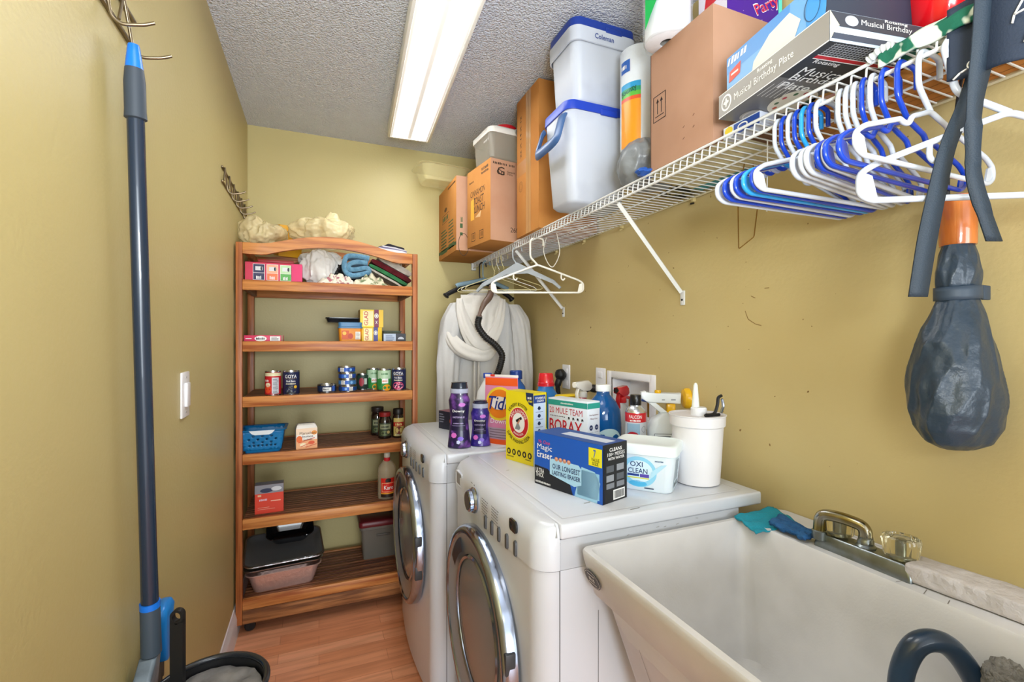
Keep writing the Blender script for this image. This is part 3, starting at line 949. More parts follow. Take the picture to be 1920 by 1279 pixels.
def rag(loc, w, d, h, m, seed, label):
    b = MB()
    def fn(u, v):
        x = (u - .5) * w; y = (v - .5) * d
        e = (1 - abs(2 * u - 1) ** 3) * (1 - abs(2 * v - 1) ** 3)
        q = abs(noise.noise(Vector((u * 4.2 + seed, v * 3 + seed, seed)))) + .5 * abs(noise.noise(Vector((u * 9, v * 7, seed * 2))))
        return Vector((x + .01 * noise.noise(Vector((v * 5, seed, 0))), y + .012 * noise.noise(Vector((u * 5, seed, 3))), .004 + h * e * (.25 + 1.3 * q)))
    b.grid(fn, 44, 26, m)
    o = single(b, 'crumpled_cloth', label, 'cloth', loc, group='crumpled printed cloths on the top shelf', smooth=60); solid(o, .004, 1)
    return o
rag((.080, 2.445, S1), .17, .10, .052, m_flo2, 3, 'crumpled cream cloth with small pink print, left of the two on the top shelf')
rag((.235, 2.440, S1), .16, .11, .056, m_flo, 8, 'crumpled cream cloth with green print, right of the two on the top shelf')
# slanting folded clothes leaning to the right
for k, (c, c2, lab, th, ln) in enumerate((('#d8d0c0', '#b9b0a0', 'thin cream striped folded cloth, lowest of the slanting pile on the top shelf', .010, .20),
        ('#3f8a55', '#2f7044', 'green folded cloth slanting down to the right on the top shelf', .018, .215),
        ('#6a1520', '#501018', 'dark maroon folded cloth in the slanting pile on the top shelf', .026, .225),
        ('#cfc8bd', '#b2aa9e', 'pale beige folded cloth on top of the slanting maroon one', .030, .19))):
    b = folded([mat('cloth_' + c[1:], c, .9, col2=c2, vscale=30, bump=(90, .3))], ln, .12, th, 1, k * 3.1)
    off = (.000, .014, .034, .062)[k]
    ang = radians(27)
    single(b, 'folded_cloth', lab, 'folded cloth', (.320 + off * sin(ang) + .004 * k, 2.55, S1 + .054 + off * cos(ang)), (0, ang, 0), group='slanting pile of folded cloths')
b = MB(); b.blob((0, 0, .045), (.022, .05, .045), mat('grey_fabric', '#a9a49b', .9, bump=(60, .4)), .4, 3, 21, 30, 22, flatten=.002)
single(b, 'grey_cloth', 'grey crumpled cloth against the right end post of the top shelf', 'cloth', (.404, 2.62, S1 + .06), smooth=60)
# on top of the unit
PLZ = 1.742
b = MB(); b.bx(-.12, .12, -.17, .17, 0, .003, mat('clear_sheet', '#d9cfae', .3))
top_board = None
def bag(loc, rad, seed, label, m=m_bagy, amp=.34, extra=None, grp='yellow plastic bags on top of the oak unit'):
    b = MB(); b.blob((0, 0, rad[2] * .9), rad, m, amp, 2.0, seed, 120, 70, flatten=-.01, ridge=True)
    if extra: extra(b)
    return single(b, 'yellow_plastic_bag', label, 'plastic bag', loc, group=grp, smooth=70)
bag((-.250, 2.53, 1.742), (.088, .14, .075), 2, 'sagging pale yellow plastic bag at the left end on top of the oak unit')
def peak(b):
    b.grid(lambda u, v: Vector((.03 + .070 * (1 - v * .75) * cos(2 * pi * u) + .018 * v, -.01 + .05 * (1 - v * .8) * sin(2 * pi * u), .09 + .085 * v + .01 * noise.noise(Vector((u * 6, v * 4, 1))))), 24, 8, m_bagy, closeu=True)
bag((.018, 2.51, 1.768), (.138, .135, .080), 5, 'large puffed yellow plastic bag with a peak on the oak unit', extra=peak)
pack('yellow_box', 'yellow box showing between the two plastic bags on top of the oak unit', 'box', (-.150, 2.68, 1.742), .35, (.11, .08, .155), flat('#e0a31c'), lambda D, w, d, h: (D['top'].rect(.01, .01, w - .01, d - .01, flat('#c98d10')), D['front'].rect(.0, h * .8, w, h * .82, flat('#8a6410'))), rot=(.2, 0, .35))
for k, (c, th, lab) in enumerate((('#d9d6dc', .012, 'pale folded sheet at the right end on top of the oak unit'), ('#6f6a86', .007, 'lilac grey folded sheet between the pale one and the dark one'), ('#c7c4c8', .008, 'light grey folded sheet under the dark one on top of the oak unit'), ('#1d1c28', .012, 'dark navy folded cloth on top of the pale sheets'))):
    b = folded([mat('sheet_' + c[1:], c, .8, bump=(60, .2))], (.15, .14, .13, .10)[k], .20, th, 1, k * 5.7)
    single(b, 'folded_sheet', lab, 'folded cloth', (.338 - .004 * k, 2.50 + .008 * k, 1.752 + (0, .012, .018, .026)[k]), (0, .10, .12 * k), group='folded sheets on top of the oak unit')

# --- second shelf
def pr(D, w, d, h):
    f = D['front']; f.ell(w * .42, h * .5, w * .155, h * .40, W_, 1); f.strokes('REYNOLDS', w * .42, h * .5, w * .24, h * .34, K_, 2); f.rect(w * .66, h * .15, w * .92, h * .85, W_, 1); f.lines(w * .69, h * .75, w * .89, 3, h * .2, h * .1, flat('#777777')); f.rect(w * .95, 0, w, h, flat('#8a6a4a'))
    f.rect(.006, h * .45, .03, h * .55, W_, 1)
pack('wrap_box', 'slim pink kitchen wrap box lying at the left of the second shelf', 'box', (-.231, 2.42, S2), 0, (.158, .05, .030), flat('#d93a62'), pr)
b = MB(); b.loft([(.088, .06, 0, .02), (.094, .066, .018, .02), (.098, .07, .020, .02), (.098, .07, .024, .02), (.09, .064, .022, .02)], flat('#22252a', .25))
single(b, 'black_tray', 'shallow black plastic tray resting on the blue lidded tub', 'tray', (.128, 2.58, S2 + .0985), smooth=50)
t = thing('plastic_tub', 'orange printed plastic tub with blue lid on the second shelf', 'food tub', (.143, 2.47, S2))
b = MB(); b.loft([(.050, .040, 0, .012), (.055, .044, .066, .012)], flat('#e8921e'))
D = Dec(b, FM((-.052, -.0405, 0), (1, 0, 0), (0, -.06, 1)))
D.rect(.012, .012, .045, .055, flat('#d65a18'), 2); D.ell(.052, .028, .012, .014, flat('#c2401a'), 3); D.ell(.024, .042, .009, .009, flat('#f6c24a'), 3); D.rect(.075, .012, .098, .05, flat('#e9e4d8'), 3); D.lines(.078, .045, .096, 5, .007, .002, flat('#777777'), 4)
b.build('tub', t)
b = MB(); b.loft([(.057, .046, .0665, .014), (.058, .047, .074, .014), (.054, .043, .076, .013), (.056, .045, .094, .013), (.05, .04, .097, .012)], flat('#4f83b0', .3)); b.build('lid', t)
def pr(D, w, d, h):
    f = D['front']; f.rect(0, 0, w * .58, h, flat('#f4d83a'))
    f.rect(w * .12, h * .08, w * .56, h * .92, flat('#f8ecb0'), 2); f.text('GLAD', w * .25, h * .5, h * .8, w * .17, flat('#c4202c'), 3, ang=90); f.rect(w * .60, 0, w * .80, h, flat('#7a2350'), 2); f.ell(w * .70, h * .65, w * .09, h * .14, W_, 3); f.ring(w * .7, h * .65, w * .07, h * .1, .002, flat('#7a2350'), 4); f.text('X', w * .7, h * .28, w * .1, h * .18, W_, 3); f.rect(w * .8, 0, w, h, flat('#f0c62c'), 2)
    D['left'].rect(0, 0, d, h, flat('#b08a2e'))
pack('food_bag_box', 'yellow food bag box with maroon stripe, upper of two on the second shelf', 'box', (.245, 2.50, S2 + .0735), .02, (.112, .10, .088), flat('#e3b92a'), pr, group='yellow food bag boxes')
def pr2(D, w, d, h):
    f = D['front']; f.rect(w * .1, h * .08, w * .52, h * .92, flat('#f8ecb0'), 2); f.text('GLAD', w * .25, h * .5, h * .8, w * .17, flat('#c4202c'), 3, ang=90); f.rect(w * .58, 0, w * .8, h, flat('#3d3f8c'), 2); f.ell(w * .69, h * .62, w * .09, h * .16, W_, 3); f.ring(w * .69, h * .62, w * .07, h * .12, .002, flat('#3d3f8c'), 4)
pack('food_bag_box', 'yellow food bag box with blue stripe, lower of two on the second shelf', 'box', (.245, 2.49, S2), 0, (.098, .10, .0725), flat('#e9c22f'), pr2, group='yellow food bag boxes')
def pr(D, w, d, h):
    f = D['front']; f.rect(.002, .002, w * .55, h - .002, flat('#b9c7da'), 1); f.lines(.012, h * .75, w * .5, 4, h * .18, h * .07, flat('#4a5a78')); f.rect(w * .55, 0, w, h, flat('#20232c'), 1); f.ell(w * .78, h * .3, w * .14, h * .3, flat('#c9cdd4'), 2, a0=0, a1=180)
pack('foil_box', 'low grey and black box at the right end of the second shelf', 'box', (.357, 2.48, S2), 0, (.112, .08, .042), flat('#7f8896'), pr)
m_smoke = mat('smoky_plastic', '#8b9f92', .15, trans=.5, alpha=.8)
b = MB()
for k in range(5): b.loft([(.046, .05, .0 + k * .012, .012), (.050, .054, .010 + k * .012, .012)], m_smoke)
single(b, 'plastic_container_stack', 'stack of smoky clear food containers behind the grey box', 'container stack', (.365, 2.62, S2 + .0445 - .044), smooth=50)

# --- third shelf: cans
m_tin = mat('tin', '#c6c8ca', .22, 1)
def can(label, x, y, z, r, h, col, prints, rot=0, group='food cans on the third shelf', name='food_can'):
    t = thing(name, label, 'can', (x, y, z), rot, group)
    b = MB()
    b.lathe([(r * .94, 0), (r, .0012), (r, .003), (r * .97, .004), (r * .97, h - .004), (r, h - .003), (r, h - .0005), (r * .95, h - .0005), (r * .94, h - .004), (0, h - .004)], m_tin, I4, 40, True, False)
    b.build('tin', t)
    b = MB()
    e = .006
    b.lathe([(r * .975, e), (r * .985, e + .0005), (r * .985, h - e - .0005), (r * .975, h - e)], col, I4, 40, False, False)
    D = Dec(b, FM((0, 0, 0), (1, 0, 0), (0, 0, 1)), wrap=(r, lambda y: r * .986))
    prints(D, r, h)
    b.build('paper_label', t)
    return t
def pr(D, r, h):
    D.rect(-.055, .008, .055, h * .80, flat('#c8222a'), 1); D.rect(-.055, h * .8, .055, h - .008, flat('#e8e0b8'), 1)
    D.rect(-.002, .010, .028, h * .74, flat('#cfd3da'), 2); D.lines(.002, h * .68, .026, 12, .006, .0022, flat('#555a66'), 3)
    D.ell(-.020, .030, .016, .018, flat('#e8502a'), 3); D.ell(-.02, .05, .012, .01, flat('#f4e2c0'), 3); D.strokes('TOMATO', -.026, .070, .022, .01, W_, 3)
can('red labelled food can at the left of the third shelf', -.196, 2.425, S3, .034, .112, flat('#c8222a'), pr)
navy = flat('#18204a')
def goya(l2, bean, yel):
    def pr(D, r, h):
        D.text('GOYA', 0, h * .77, .052, .016, W_, 2)
        D.rect(-.026, h * .665, .026, h * .67, flat('#d8b040'), 2)
        D.text(l2, 0, h * .58, .040, .009, W_, 2); D.strokes('Prima Premium', 0, h * .47, .044, .007, flat('#e8e0c0'), 2)
        D.ell(0, h * .22, .028, .020, flat(bean[0]), 2)
        rr = random.Random(4)
        for k in range(26):
            a = rr.uniform(0, 2 * pi); q = sqrt(rr.random()) * .9; D.ell(.028 * q * cos(a), h * .22 + .020 * q * sin(a), .0034, .0022, flat(bean[1 + k % 2]), 3, 8)
        if yel: D.ell(.020, h * .34, .007, .007, flat('#e6b62c'), 4)
    return pr
can('dark navy can of black beans beside the red labelled can', -.120, 2.425, S3, .0365, .112, navy, goya('Black Beans', ('#17181c', '#3a3d44', '#6c717a'), True))
def tuna(lab):
    def pr(D, r, h):
        D.rect(-.02, h * .22, .02, h * .66, W_, 1); D.strokes('ABCDE', -.004, h * .44, .026, h * .26, flat('#1c1c28'), 2)
        D.rect(.025, h * .2, .04, h * .8, flat('#3b62b8'), 1)
    return pr
can('single low tuna can lying alone on the third shelf', .036, 2.47, S3, .044, .040, flat('#22304e'), tuna('ALBACORE'), name='tuna_can')
def tun2(c, flip):
    def pr(D, r, h):
        D.rect(-.03, h * .22, .002, h * .78, flat('#2d62c8'), 1); D.rect(.005 if not flip else -.034, h * .2, .022 if not flip else -.014, h * .8, W_, 2); D.lines(.007 if not flip else -.032, h * .7, .02 if not flip else -.016, 3, h * .18, h * .07, flat('#555566'), 3)
        D.ell(-.012 if not flip else .018, h * .5, .006, h * .22, flat('#8fc0ee'), 2)
    return pr
for k, lab in enumerate(('bottom can of the stack of blue tuna cans', 'second can from the bottom in the stack of blue tuna cans', 'third can from the bottom in the stack of blue tuna cans', 'top can of the stack of blue tuna cans')):
    can(lab, .130 + (.003, .001, .000, -.003)[k], 2.47, S3 + k * .0312, (.044, .043, .042, .042)[k], .031, flat(('#1c3f7c', '#3f7bb8', '#1e48a0', '#1d4fb0')[k]), tun2(0, k % 2), name='tuna_can', group='stack of blue tuna cans')
def pr(D, r, h):
    D.ell(-.008, h * .5, .012, .022, flat('#a8303c'), 2); D.rect(.006, h * .35, .02, h * .72, flat('#cfd6cf'), 2); D.rect(-.03, h * .78, .03, h * .9, flat('#1f4030'), 2)
can('short dark can with red berries between the tuna stack and the green cans', .208, 2.53, S3, .032, .082, flat('#2a3b34'), pr)
def pr(D, r, h):
    D.rect(-.04, h * .55, .04, h * .94, flat('#b9d9b6'), 1); D.strokes('Del Monte', 0, h * .78, .034, .009, flat('#2f7a3a'), 2); D.rect(-.014, h * .34, .018, h * .56, W_, 2); D.strokes('MANGO', .002, h * .45, .026, .009, flat('#e0702a'), 3)
    D.ell(.012, h * .14, .022, .016, flat('#f0a51c'), 2); D.ell(-.024, h * .4, .009, .020, flat('#2c8438'), 3)
can('pale green fruit can half hidden behind its like on the third shelf', .263, 2.535, S3, .0355, .108, flat('#3a9448'), pr)
can('pale green fruit can with yellow fruit in front on the third shelf', .306, 2.46, S3, .0360, .108, flat('#3a9448'), pr)
can('dark navy can of pink beans at the right end of the third shelf', .378, 2.440, S3, .0365, .112, navy, goya('Pink Beans', ('#c83a66', '#e88aa4', '#f0b0c0'), False), rot=-.25)

# --- fourth shelf
m_bblue = mat('blue_basket_plastic', '#1878b4', .3)
t = thing('plastic_basket', 'blue plastic basket with round holes and white rim handles on the fourth shelf', 'basket', (-.236, 2.455, S4))
b = MB()
def basket_side(b, M, w0, w1, h, holes):
    # one slanted wall as a plate with round holes: built from a grid of cells
    cells = holes[0], holes[1]
    nx, ny = cells
    for j in range(ny):
        for i in range(nx):
            def P_(u, v): 
                v2 = (j + v) / ny; uu = (i + u) / nx - .5
                return Vector((uu * 2 * (w0 + (w1 - w0) * v2), v2 * h, 0))
            n = 16; vo = []; vi = []
            hole = (i + j) % 2 == 0 or j == 1
            for k in range(n):
                a = 2 * pi * k / n; c, s_ = cos(a), sin(a); m_ = max(abs(c), abs(s_))
                vo.append(P_(.5 + .5 * c / m_, .5 + .5 * s_ / m_)); vi.append(P_(.5 + .27 * c, .5 + .33 * s_))
            if not hole or i in (0, nx - 1) or j == ny - 1 or j == 0:
                b.addfaces(vo, [tuple(range(n))], m_bblue, M)
            else:
                b.addfaces(vo + vi, [(k, (k + 1) % n, n + (k + 1) % n, n + k) for k in range(n)], m_bblue, M)
hb = .098
basket_side(b, FM((0, -.058, .012), (1, 0, 0), (0, -.14, 1)), .074, .086, hb - .012, (9, 6))
basket_side(b, FM((0, .058, .012), (-1, 0, 0), (0, .14, 1)), .074, .086, hb - .012, (9, 6))
basket_side(b, FM((-.074, 0, .012), (0, -1, 0), (-.14, 0, 1)), .058, .070, hb - .012, (7, 6))
basket_side(b, FM((.074, 0, .012), (0, 1, 0), (.14, 0, 1)), .058, .070, hb - .012, (7, 6))
o = b.build('perforated_walls', t); solid(o, .002, 1)
b = MB(); b.loft([(.070, .054, 0, .012), (.074, .058, .013, .012), (.072, .056, .013, .012), (.068, .052, .004, .01)], m_bblue); b.build('base', t, smooth=50)
b = MB(); b.loft([(.086, .070, hb - .004, .014), (.099, .082, hb + .004, .02), (.100, .083, hb + .008, .02), (.086, .070, hb + .006, .014)], m_bblue, cap0=False, cap1=False)
o = b.build('rim', t, smooth=50)
for sy in (-1, 1):
    b = MB()
    pts = [(-.052, .016), (.052, .016), (.040, .002), (.028, -.003), (-.028, -.003), (-.040, .002)]
    b.prism(pts, 0, .003, flat('#dfe6ea'), FM((0, sy * .0815 - (.003 if sy < 0 else 0), hb - .010), (1, 0, 0), (0, 0, 1)) @ Matrix.Translation((0, 0, 0 if sy < 0 else -.003)))
    b.build('rim_handle', t)
t = thing('noodle_soup_box', 'white and orange instant soup carton on the fourth shelf', 'box', (-.056, 2.43, S4), .12)
b = MB(); w, d, h = .092, .062, .112
b.loft([(w / 2, d / 2, 0, .002), (w / 2, d / 2, h * .86, .002), (w / 2 - .006, d / 2 - .010, h, .002)], flat('#f1ece4'))
D = Dec(b, FM((-w / 2, -d / 2, 0), (1, 0, 0), (0, 0, 1)))
D.rect(0, 0, w, h * .38, flat('#f2b07c'), 1); D.rect(0, h * .60, w, h * .86, flat('#f7dcc0'), 1); D.ell(.014, h * .42, .013, .016, flat('#ee6f28'), 2); D.ell(w - .014, h * .66, .012, .010, flat('#f09a3a'), 2)
D.text('Maruchan', w * .53, h * .66, .068, .012, flat('#33201a'), 3); D.text('Instant', w * .55, h * .52, .046, .010, flat('#33201a'), 3); D.text('Lunch', w * .55, h * .40, .036, .010, flat('#33201a'), 3)
for p, q in (((.01, .03), (.08, .05)), ((.02, .012), (.07, .03)), ((.04, .008), (.088, .02))): D.line(*p, *q, .003, flat('#d8542a'), 3)
D.ell(.03, .02, .014, .008, flat('#f6e6c0'), 2); D.ell(.066, .028, .014, .008, flat('#e2592e'), 2)
b.build('carton', t)
b = MB(); b.box((.0, 0, h + .002), (w * .8, .03, .006), flat('#c9c2b4'), bevel=.002); D = Dec(b, FM((-w / 2 + .006, -d / 2 + .0096, h), (1, 0, 0), (0, 0, 1))); b.build('folded_top', t)
m_dkglass = mat('dark_glass_jar', '#231712', .08, coat=.6)
def jar(name, label, x, y, z, r, h, capc, body, prints, cap_h=.02, group=None, rot=0):
    t = thing(name, label, 'jar', (x, y, z), rot, group)
    b = MB(); hb_ = h - cap_h
    b.lathe([(r * .9, 0), (r, .004), (r, hb_ * .82), (r * .86, hb_ * .93), (r * .8, hb_)], body, I4, 32); b.build('glass', t)
    b = MB(); b.lathe([(r * .88, hb_ + .0002), (r * .9, hb_ + .002), (r * .9, h - .002), (r * .85, h)], capc, I4, 32); b.build('lid', t)
    b = MB(); D = Dec(b, FM((0, 0, 0), (1, 0, 0), (0, 0, 1)), wrap=(r, lambda y: r + .0006)); prints(D, r, hb_); b.build('paper_label', t)
    return t
def pr(D, r, h): D.rect(-.036, h * .12, .036, h * .72, flat('#39412c'), 1); D.rect(-.028, h * .44, .028, h * .66, flat('#8f9270'), 2); D.strokes('OLIVES', 0, h * .55, .04, .010, flat('#20251a'), 3); D.ell(-.005, h * .26, .018, .012, flat('#6b7a48'), 2); D.ell(.014, h * .3, .008, .008, flat('#b9a56a'), 3)
jar('spice_jar', 'dark glass jar with red lid standing in front on the fourth shelf', .318, 2.52, S4, .034, .135, flat('#8c1c1c'), m_dkglass, pr, .022, 'dark jars at the right of the fourth shelf')
jar('spice_jar', 'dark glass jar with dull black lid behind the red lidded one', .292, 2.62, S4, .036, .150, flat('#2a1f1c'), m_dkglass, pr, .024, 'dark jars at the right of the fourth shelf')
def pr(D, r, h): D.rect(-.030, h * .08, .030, h * .86, flat('#cdb66a'), 1); D.rect(-.030, h * .50, .030, h * .68, flat('#b3261e'), 2); D.strokes('SAUCE', 0, h * .59, .036, .012, flat('#f0d890'), 3); D.ell(0, h * .33, .02, .02, flat('#6d1a12'), 2); D.rect(-.02, h * .1, .02, h * .17, flat('#e5dca4'), 2); D.lines(-.014, h * .16, .016, 2, .006, .002, K_, 3)
jar('sauce_jar', 'tall dark jar with yellow and red label beside the spice jars', .386, 2.515, S4, .029, .150, flat('#17110f'), m_dkglass, pr, .03, 'dark jars at the right of the fourth shelf')
b = MB(); b.box((0, 0, .03), (.12, .05, .06), flat('#5c1a18'), bevel=.002)
single(b, 'red_carton', 'dark red carton lying behind the jars on the fourth shelf', 'box', (.352, 2.69, S4 + .0), (0, 0, 0))

# --- fifth shelf
def pr(D, w, d, h):
    f = D['front']; f.rect(0, 0, w, h * .70, flat('#e2432a'), 1); f.rect(0, h * .70, w, h, flat('#8e8f98'), 1); f.ell(w * .4, h * .8, .026, .010, flat('#2b3352'), 2); f.ell(w * .75, h * .84, .022, .010, flat('#d9dce2'), 2); f.rect(w * .10, h * .60, w * .22, h * .66, flat('#f2c9a0'), 2)
    f.strokes('Morton', w * .3, h * .48, .034, .010, flat('#e8d8e8'), 2); f.rect(w * .55, h * .40, w * .9, h * .43, flat('#f0c0a8'), 2); f.rect(w * .1, h * .2, w * .5, h * .215, flat('#f0a890'), 2); f.rect(w * .1, h * .14, w * .7, h * .155, flat('#f0a890'), 2)
    D['top'].rect(0, 0, w, d, flat('#8e8f98')); D['right'].rect(0, 0, d, h, flat('#c23a26'))
pack('orange_red_box', 'orange red box with grey top standing at the left of the fifth shelf', 'box', (-.213, 2.455, S5), .05, (.118, .055, .130), flat('#d8402a'), pr)
t = thing('syrup_bottle', 'clear syrup bottle with red label standing at the right of the fifth shelf', 'bottle', (.318, 2.435, S5))
m_syr = mat('syrup', '#e2d2b4', .06, trans=.6, ior=1.2, alpha=.8)
b = MB(); b.lathe([(.036, 0), (.041, .005), (.041, .07), (.0405, .10), (.0405, .140), (.037, .160), (.028, .176), (.015, .192), (.0125, .207)], m_syr, I4, 32, True, True, 1.1, .78); b.build('bottle', t)
b = MB(); b.lathe([(.0150, .206), (.0155, .208), (.0155, .226), (.0135, .229)], mat('clear_cap', '#cfc6b4', .2), I4, 24); b.build('cap', t)
b = MB(); D = Dec(b, FM((0, 0, 0), (1, 0, 0), (0, 0, 1)), wrap=(.0385, lambda y: .0395))
D.rect(-.036, .014, .036, .108, flat('#d8281e'), 1); D.frame(-.030, .040, .034, .085, .0018, flat('#f6d8a0'), 2); D.text('Karo', .004, .062, .046, .020, W_, 3); D.ell(.002, .098, .014, .010, flat('#1c1410'), 3, a0=0, a1=180); D.rect(-.012, .088, .014, .098, flat('#1c1410'), 3); D.rect(-.036, .014, .036, .03, flat('#2a1a12'), 2); D.rect(-.036, .030, .036, .036, flat('#e9a22c'), 2)
for v in b.bm.verts: v.co.y -= .0  
b.build('paper_label', t)
b = MB(); b.lathe([(.0152, .186), (.0165, .19), (.0152, .205)], flat('#c9242c'), I4, 24, False, False); b.build('neck_band', t)

# --- bottom shelf: pans and bin
m_foil = mat('foil', '#c9ccd0', .28, 1, bump=(60, .35))
m_foil2 = mat('foil_pink', '#e6c4ba', .38, .6, bump=(50, .35))
def pan(name, label, loc, hx, hy, h, m, rot=(0, 0, .08), crimp=True, group='stacked baking pans', slope=.024, rim=.010):
    t = thing(name, label, 'baking pan', loc, 0, group); t.rotation_euler = rot
    b = MB()
    secs = [(hx - slope, hy - slope, 0, .03), (hx - slope * .25, hy - slope * .25, h * .7, .035), (hx, hy, h, .035), (hx + rim, hy + rim, h + .001, .04), (hx + rim + .001, hy + rim + .001, h + .004, .04), (hx + rim - .002, hy + rim - .002, h + .006, .04), (hx + .001, hy + .001, h + .003, .035), (hx - slope * .3, hy - slope * .3, h * .7, .035), (hx - slope - .002, hy - slope - .002, .002, .03)]
    b.loft(secs, m, n=6)
    b.build('pan', t, smooth=50)
    return t
px_, py_ = -.155, 2.505
pan('foil_pan', 'pinkish foil roasting pan at the bottom of the pan stack', (px_, py_, S6), .150, .105, .085, m_foil2)
pan('foil_pan', 'silver foil pan second from the bottom of the pan stack', (px_, py_, S6 + .0935), .156, .110, .018, m_foil)
pan('foil_pan', 'silver foil pan third from the bottom of the pan stack', (px_ - .002, py_, S6 + .118), .156, .110, .014, m_foil, rot=(0, 0, .10))
pan('roasting_pan', 'wide dark baking sheet with silver rim under the small black pan', (px_ + .002, py_ + .01, S6 + .139), .158, .125, .016, mat('dark_sheet', '#7d7f82', .3, .6), rot=(.18, 0, .08), group='stacked baking pans')
t_ = [o for o in COL.objects if o.name.startswith('roasting_pan') and o.type == 'EMPTY'][-1]
b = MB(); b.loft([(.165, .132, .0175, .04), (.170, .137, .020, .04), (.169, .136, .024, .04), (.163, .130, .0235, .04)], m_foil, n=6, cap0=False, cap1=False); b.build('silver_rim', t_, smooth=50)
pan('loaf_pan', 'small black roasting pan tilted on top of the pan stack', (px_ + .025, py_ + .035, S6 + .190), .098, .072, .045, mat('black_enamel', '#0e1114', .12, coat=.8), rot=(.28, 0, .06), rim=.006)
t = thing('lidded_bin', 'smoky grey plastic bin with dark red lid at the back of the bottom shelf', 'storage bin', (.315, 2.64, S6), 0)
b = MB(); b.loft([(.100, .075, 0, .014), (.112, .085, .155, .016), (.118, .09, .158, .018), (.118, .09, .172, .018)], mat('smoky_bin', '#6c675e', .3)); 
D = Dec(b, FM((-.095, -.0885, .0), (1, 0, 0), (0, -.04, 1))); b.build('bin', t, smooth=50)
b = MB(); b.box((0, -.088, .125), (.07, .006, .01), flat('#57534c'), bevel=.002); b.build('front_grip', t)
b = MB(); b.loft([(.121, .093, .172, .018), (.123, .095, .176, .02), (.123, .095, .198, .02), (.115, .088, .204, .018)], flat('#6e1f26', .35)); b.build('lid', t, smooth=50)
# ================================================================ THINGS ON THE WASHERS
T = .9006
def bottle_lathe(prof, m, sx=1, sy=1, segs=36): 
    b = MB(); b.lathe(prof, m, I4, segs, True, True, sx, sy); return b

# magic eraser carton: front face towards the camera's left
def yaw_of(p, q): return atan2(q[1] - p[1], q[0] - p[0])
A, B = Vector((.572, 1.218)), Vector((.647, .985))      # bottom corners of the long face
L = (B - A).length; ang = yaw_of(A, B); dd = .098; hh = .147
ctr = (A + B) / 2 + Vector((-sin(ang), cos(ang))) * (dd / 2)
def pr(D, w, d, h):
    f = D['front']
    blue = flat('#1c58b8'); lb = flat('#a9d3ea')
    f.rect(0, 0, w, h, blue, 1)
    f.poly([(0, 0), (w * .60, 0), (w * .56, h * .17), (w * .45, h * .22), (w * .28, h * .26), (w * .22, h * .34), (0, h * .36)], flat('#191b22'), 2)
    f.text('Mr. Clean', w * .16, h * .83, .045, .010, flat('#e3446c'), 3)
    f.text('Magic', w * .165, h * .72, .058, .020, W_, 3); f.text('Eraser', w * .165, h * .59, .060, .019, W_, 3)
    f.text('ULTRA', w * .09, h * .275, .034, .012, W_, 4); f.text('THICK', w * .088, h * .19, .032, .012, W_, 4)
    f.strokes('CLEANS BETTER THAN EVER', w * .14, h * .055, .060, .006, W_, 4)
    # the sponge held out, with finger tips over its top edge
    f.poly([(w * .25, h * .26), (w * .25, h * .52), (w * .285, h * .56), (w * .68, h * .56), (w * .72, h * .50), (w * .72, h * .22), (w * .62, h * .16)], lb, 3)
    f.rect(w * .66, h * .05, w * .96, h * .50, flat('#8fc4e4'), 2); f.poly([(w * .62, h * .0), (w * .93, 0), (w * .97, h * .35), (w * .90, h * .52), (w * .72, h * .55)], flat('#9ccbe6'), 2)
    for k in range(4): f.ell(w * (.355 + k * .062), h * .57, w * .027, h * .040, flat('#c98a6c'), 4); 
    for k in range(4): f.ell(w * (.357 + k * .062), h * .585, w * .014, h * .016, flat('#e6b49a'), 5)
    f.text('OUR LONGEST', w * .50, h * .43, .100, .014, flat('#1c2a5c'), 5); f.text('LASTING ERASER', w * .50, h * .31, .102, .012, flat('#1c2a5c'), 5)
    f.rect(w * .82, h * .62, w * .995, h * .93, flat('#e5da25'), 4); f.text('7', w * .90, h * .83, .008, .020, flat('#1c58b8'), 5); f.text('VALUE', w * .91, h * .73, .026, .008, K_, 5); f.text('SIZE', w * .91, h * .665, .020, .008, K_, 5)
    r = D['right']; r.rect(0, 0, d, h, flat('#1a1c20'), 1); r.rect(0, 0, .010, h * .95, flat('#1d3f86'), 1)
    r.text('CLEANS', d * .52, h * .90, .050, .009, W_, 2); r.text('100+ MESSES', d * .54, h * .82, .070, .009, W_, 2); r.text('WITH WATER', d * .54, h * .745, .066, .007, W_, 2)
    for j in range(2):
        for i in range(2): r.rect(d * (.14 + .42 * i), h * (.52 - .16 * j), d * (.44 + .42 * i), h * (.63 - .16 * j), flat('#8f9399' if (i + j) % 2 else '#55595f'), 2)
    for i in range(2): r.rect(d * (.14 + .42 * i), h * .24, d * (.46 + .42 * i), h * .33, flat('#7b7f86'), 2)
    r.rect(d * .42, h * .03, d * .9, h * .2, W_, 2); r.bars(d * .46, h * .05, d * .86, h * .18, K_, 3)
    D['top'].rect(0, 0, w, d, flat('#22509c'), 1); D['top'].rect(w * .3, d * .3, w * .95, d * .7, flat('#c9d3e4'), 2)
pack('sponge_box', 'blue cleaning sponge carton at the front corner of the near washer', 'box', (ctr.x, ctr.y, T), ang, (L, dd, hh), flat('#1a4c9e'), pr, bevel=.0015)

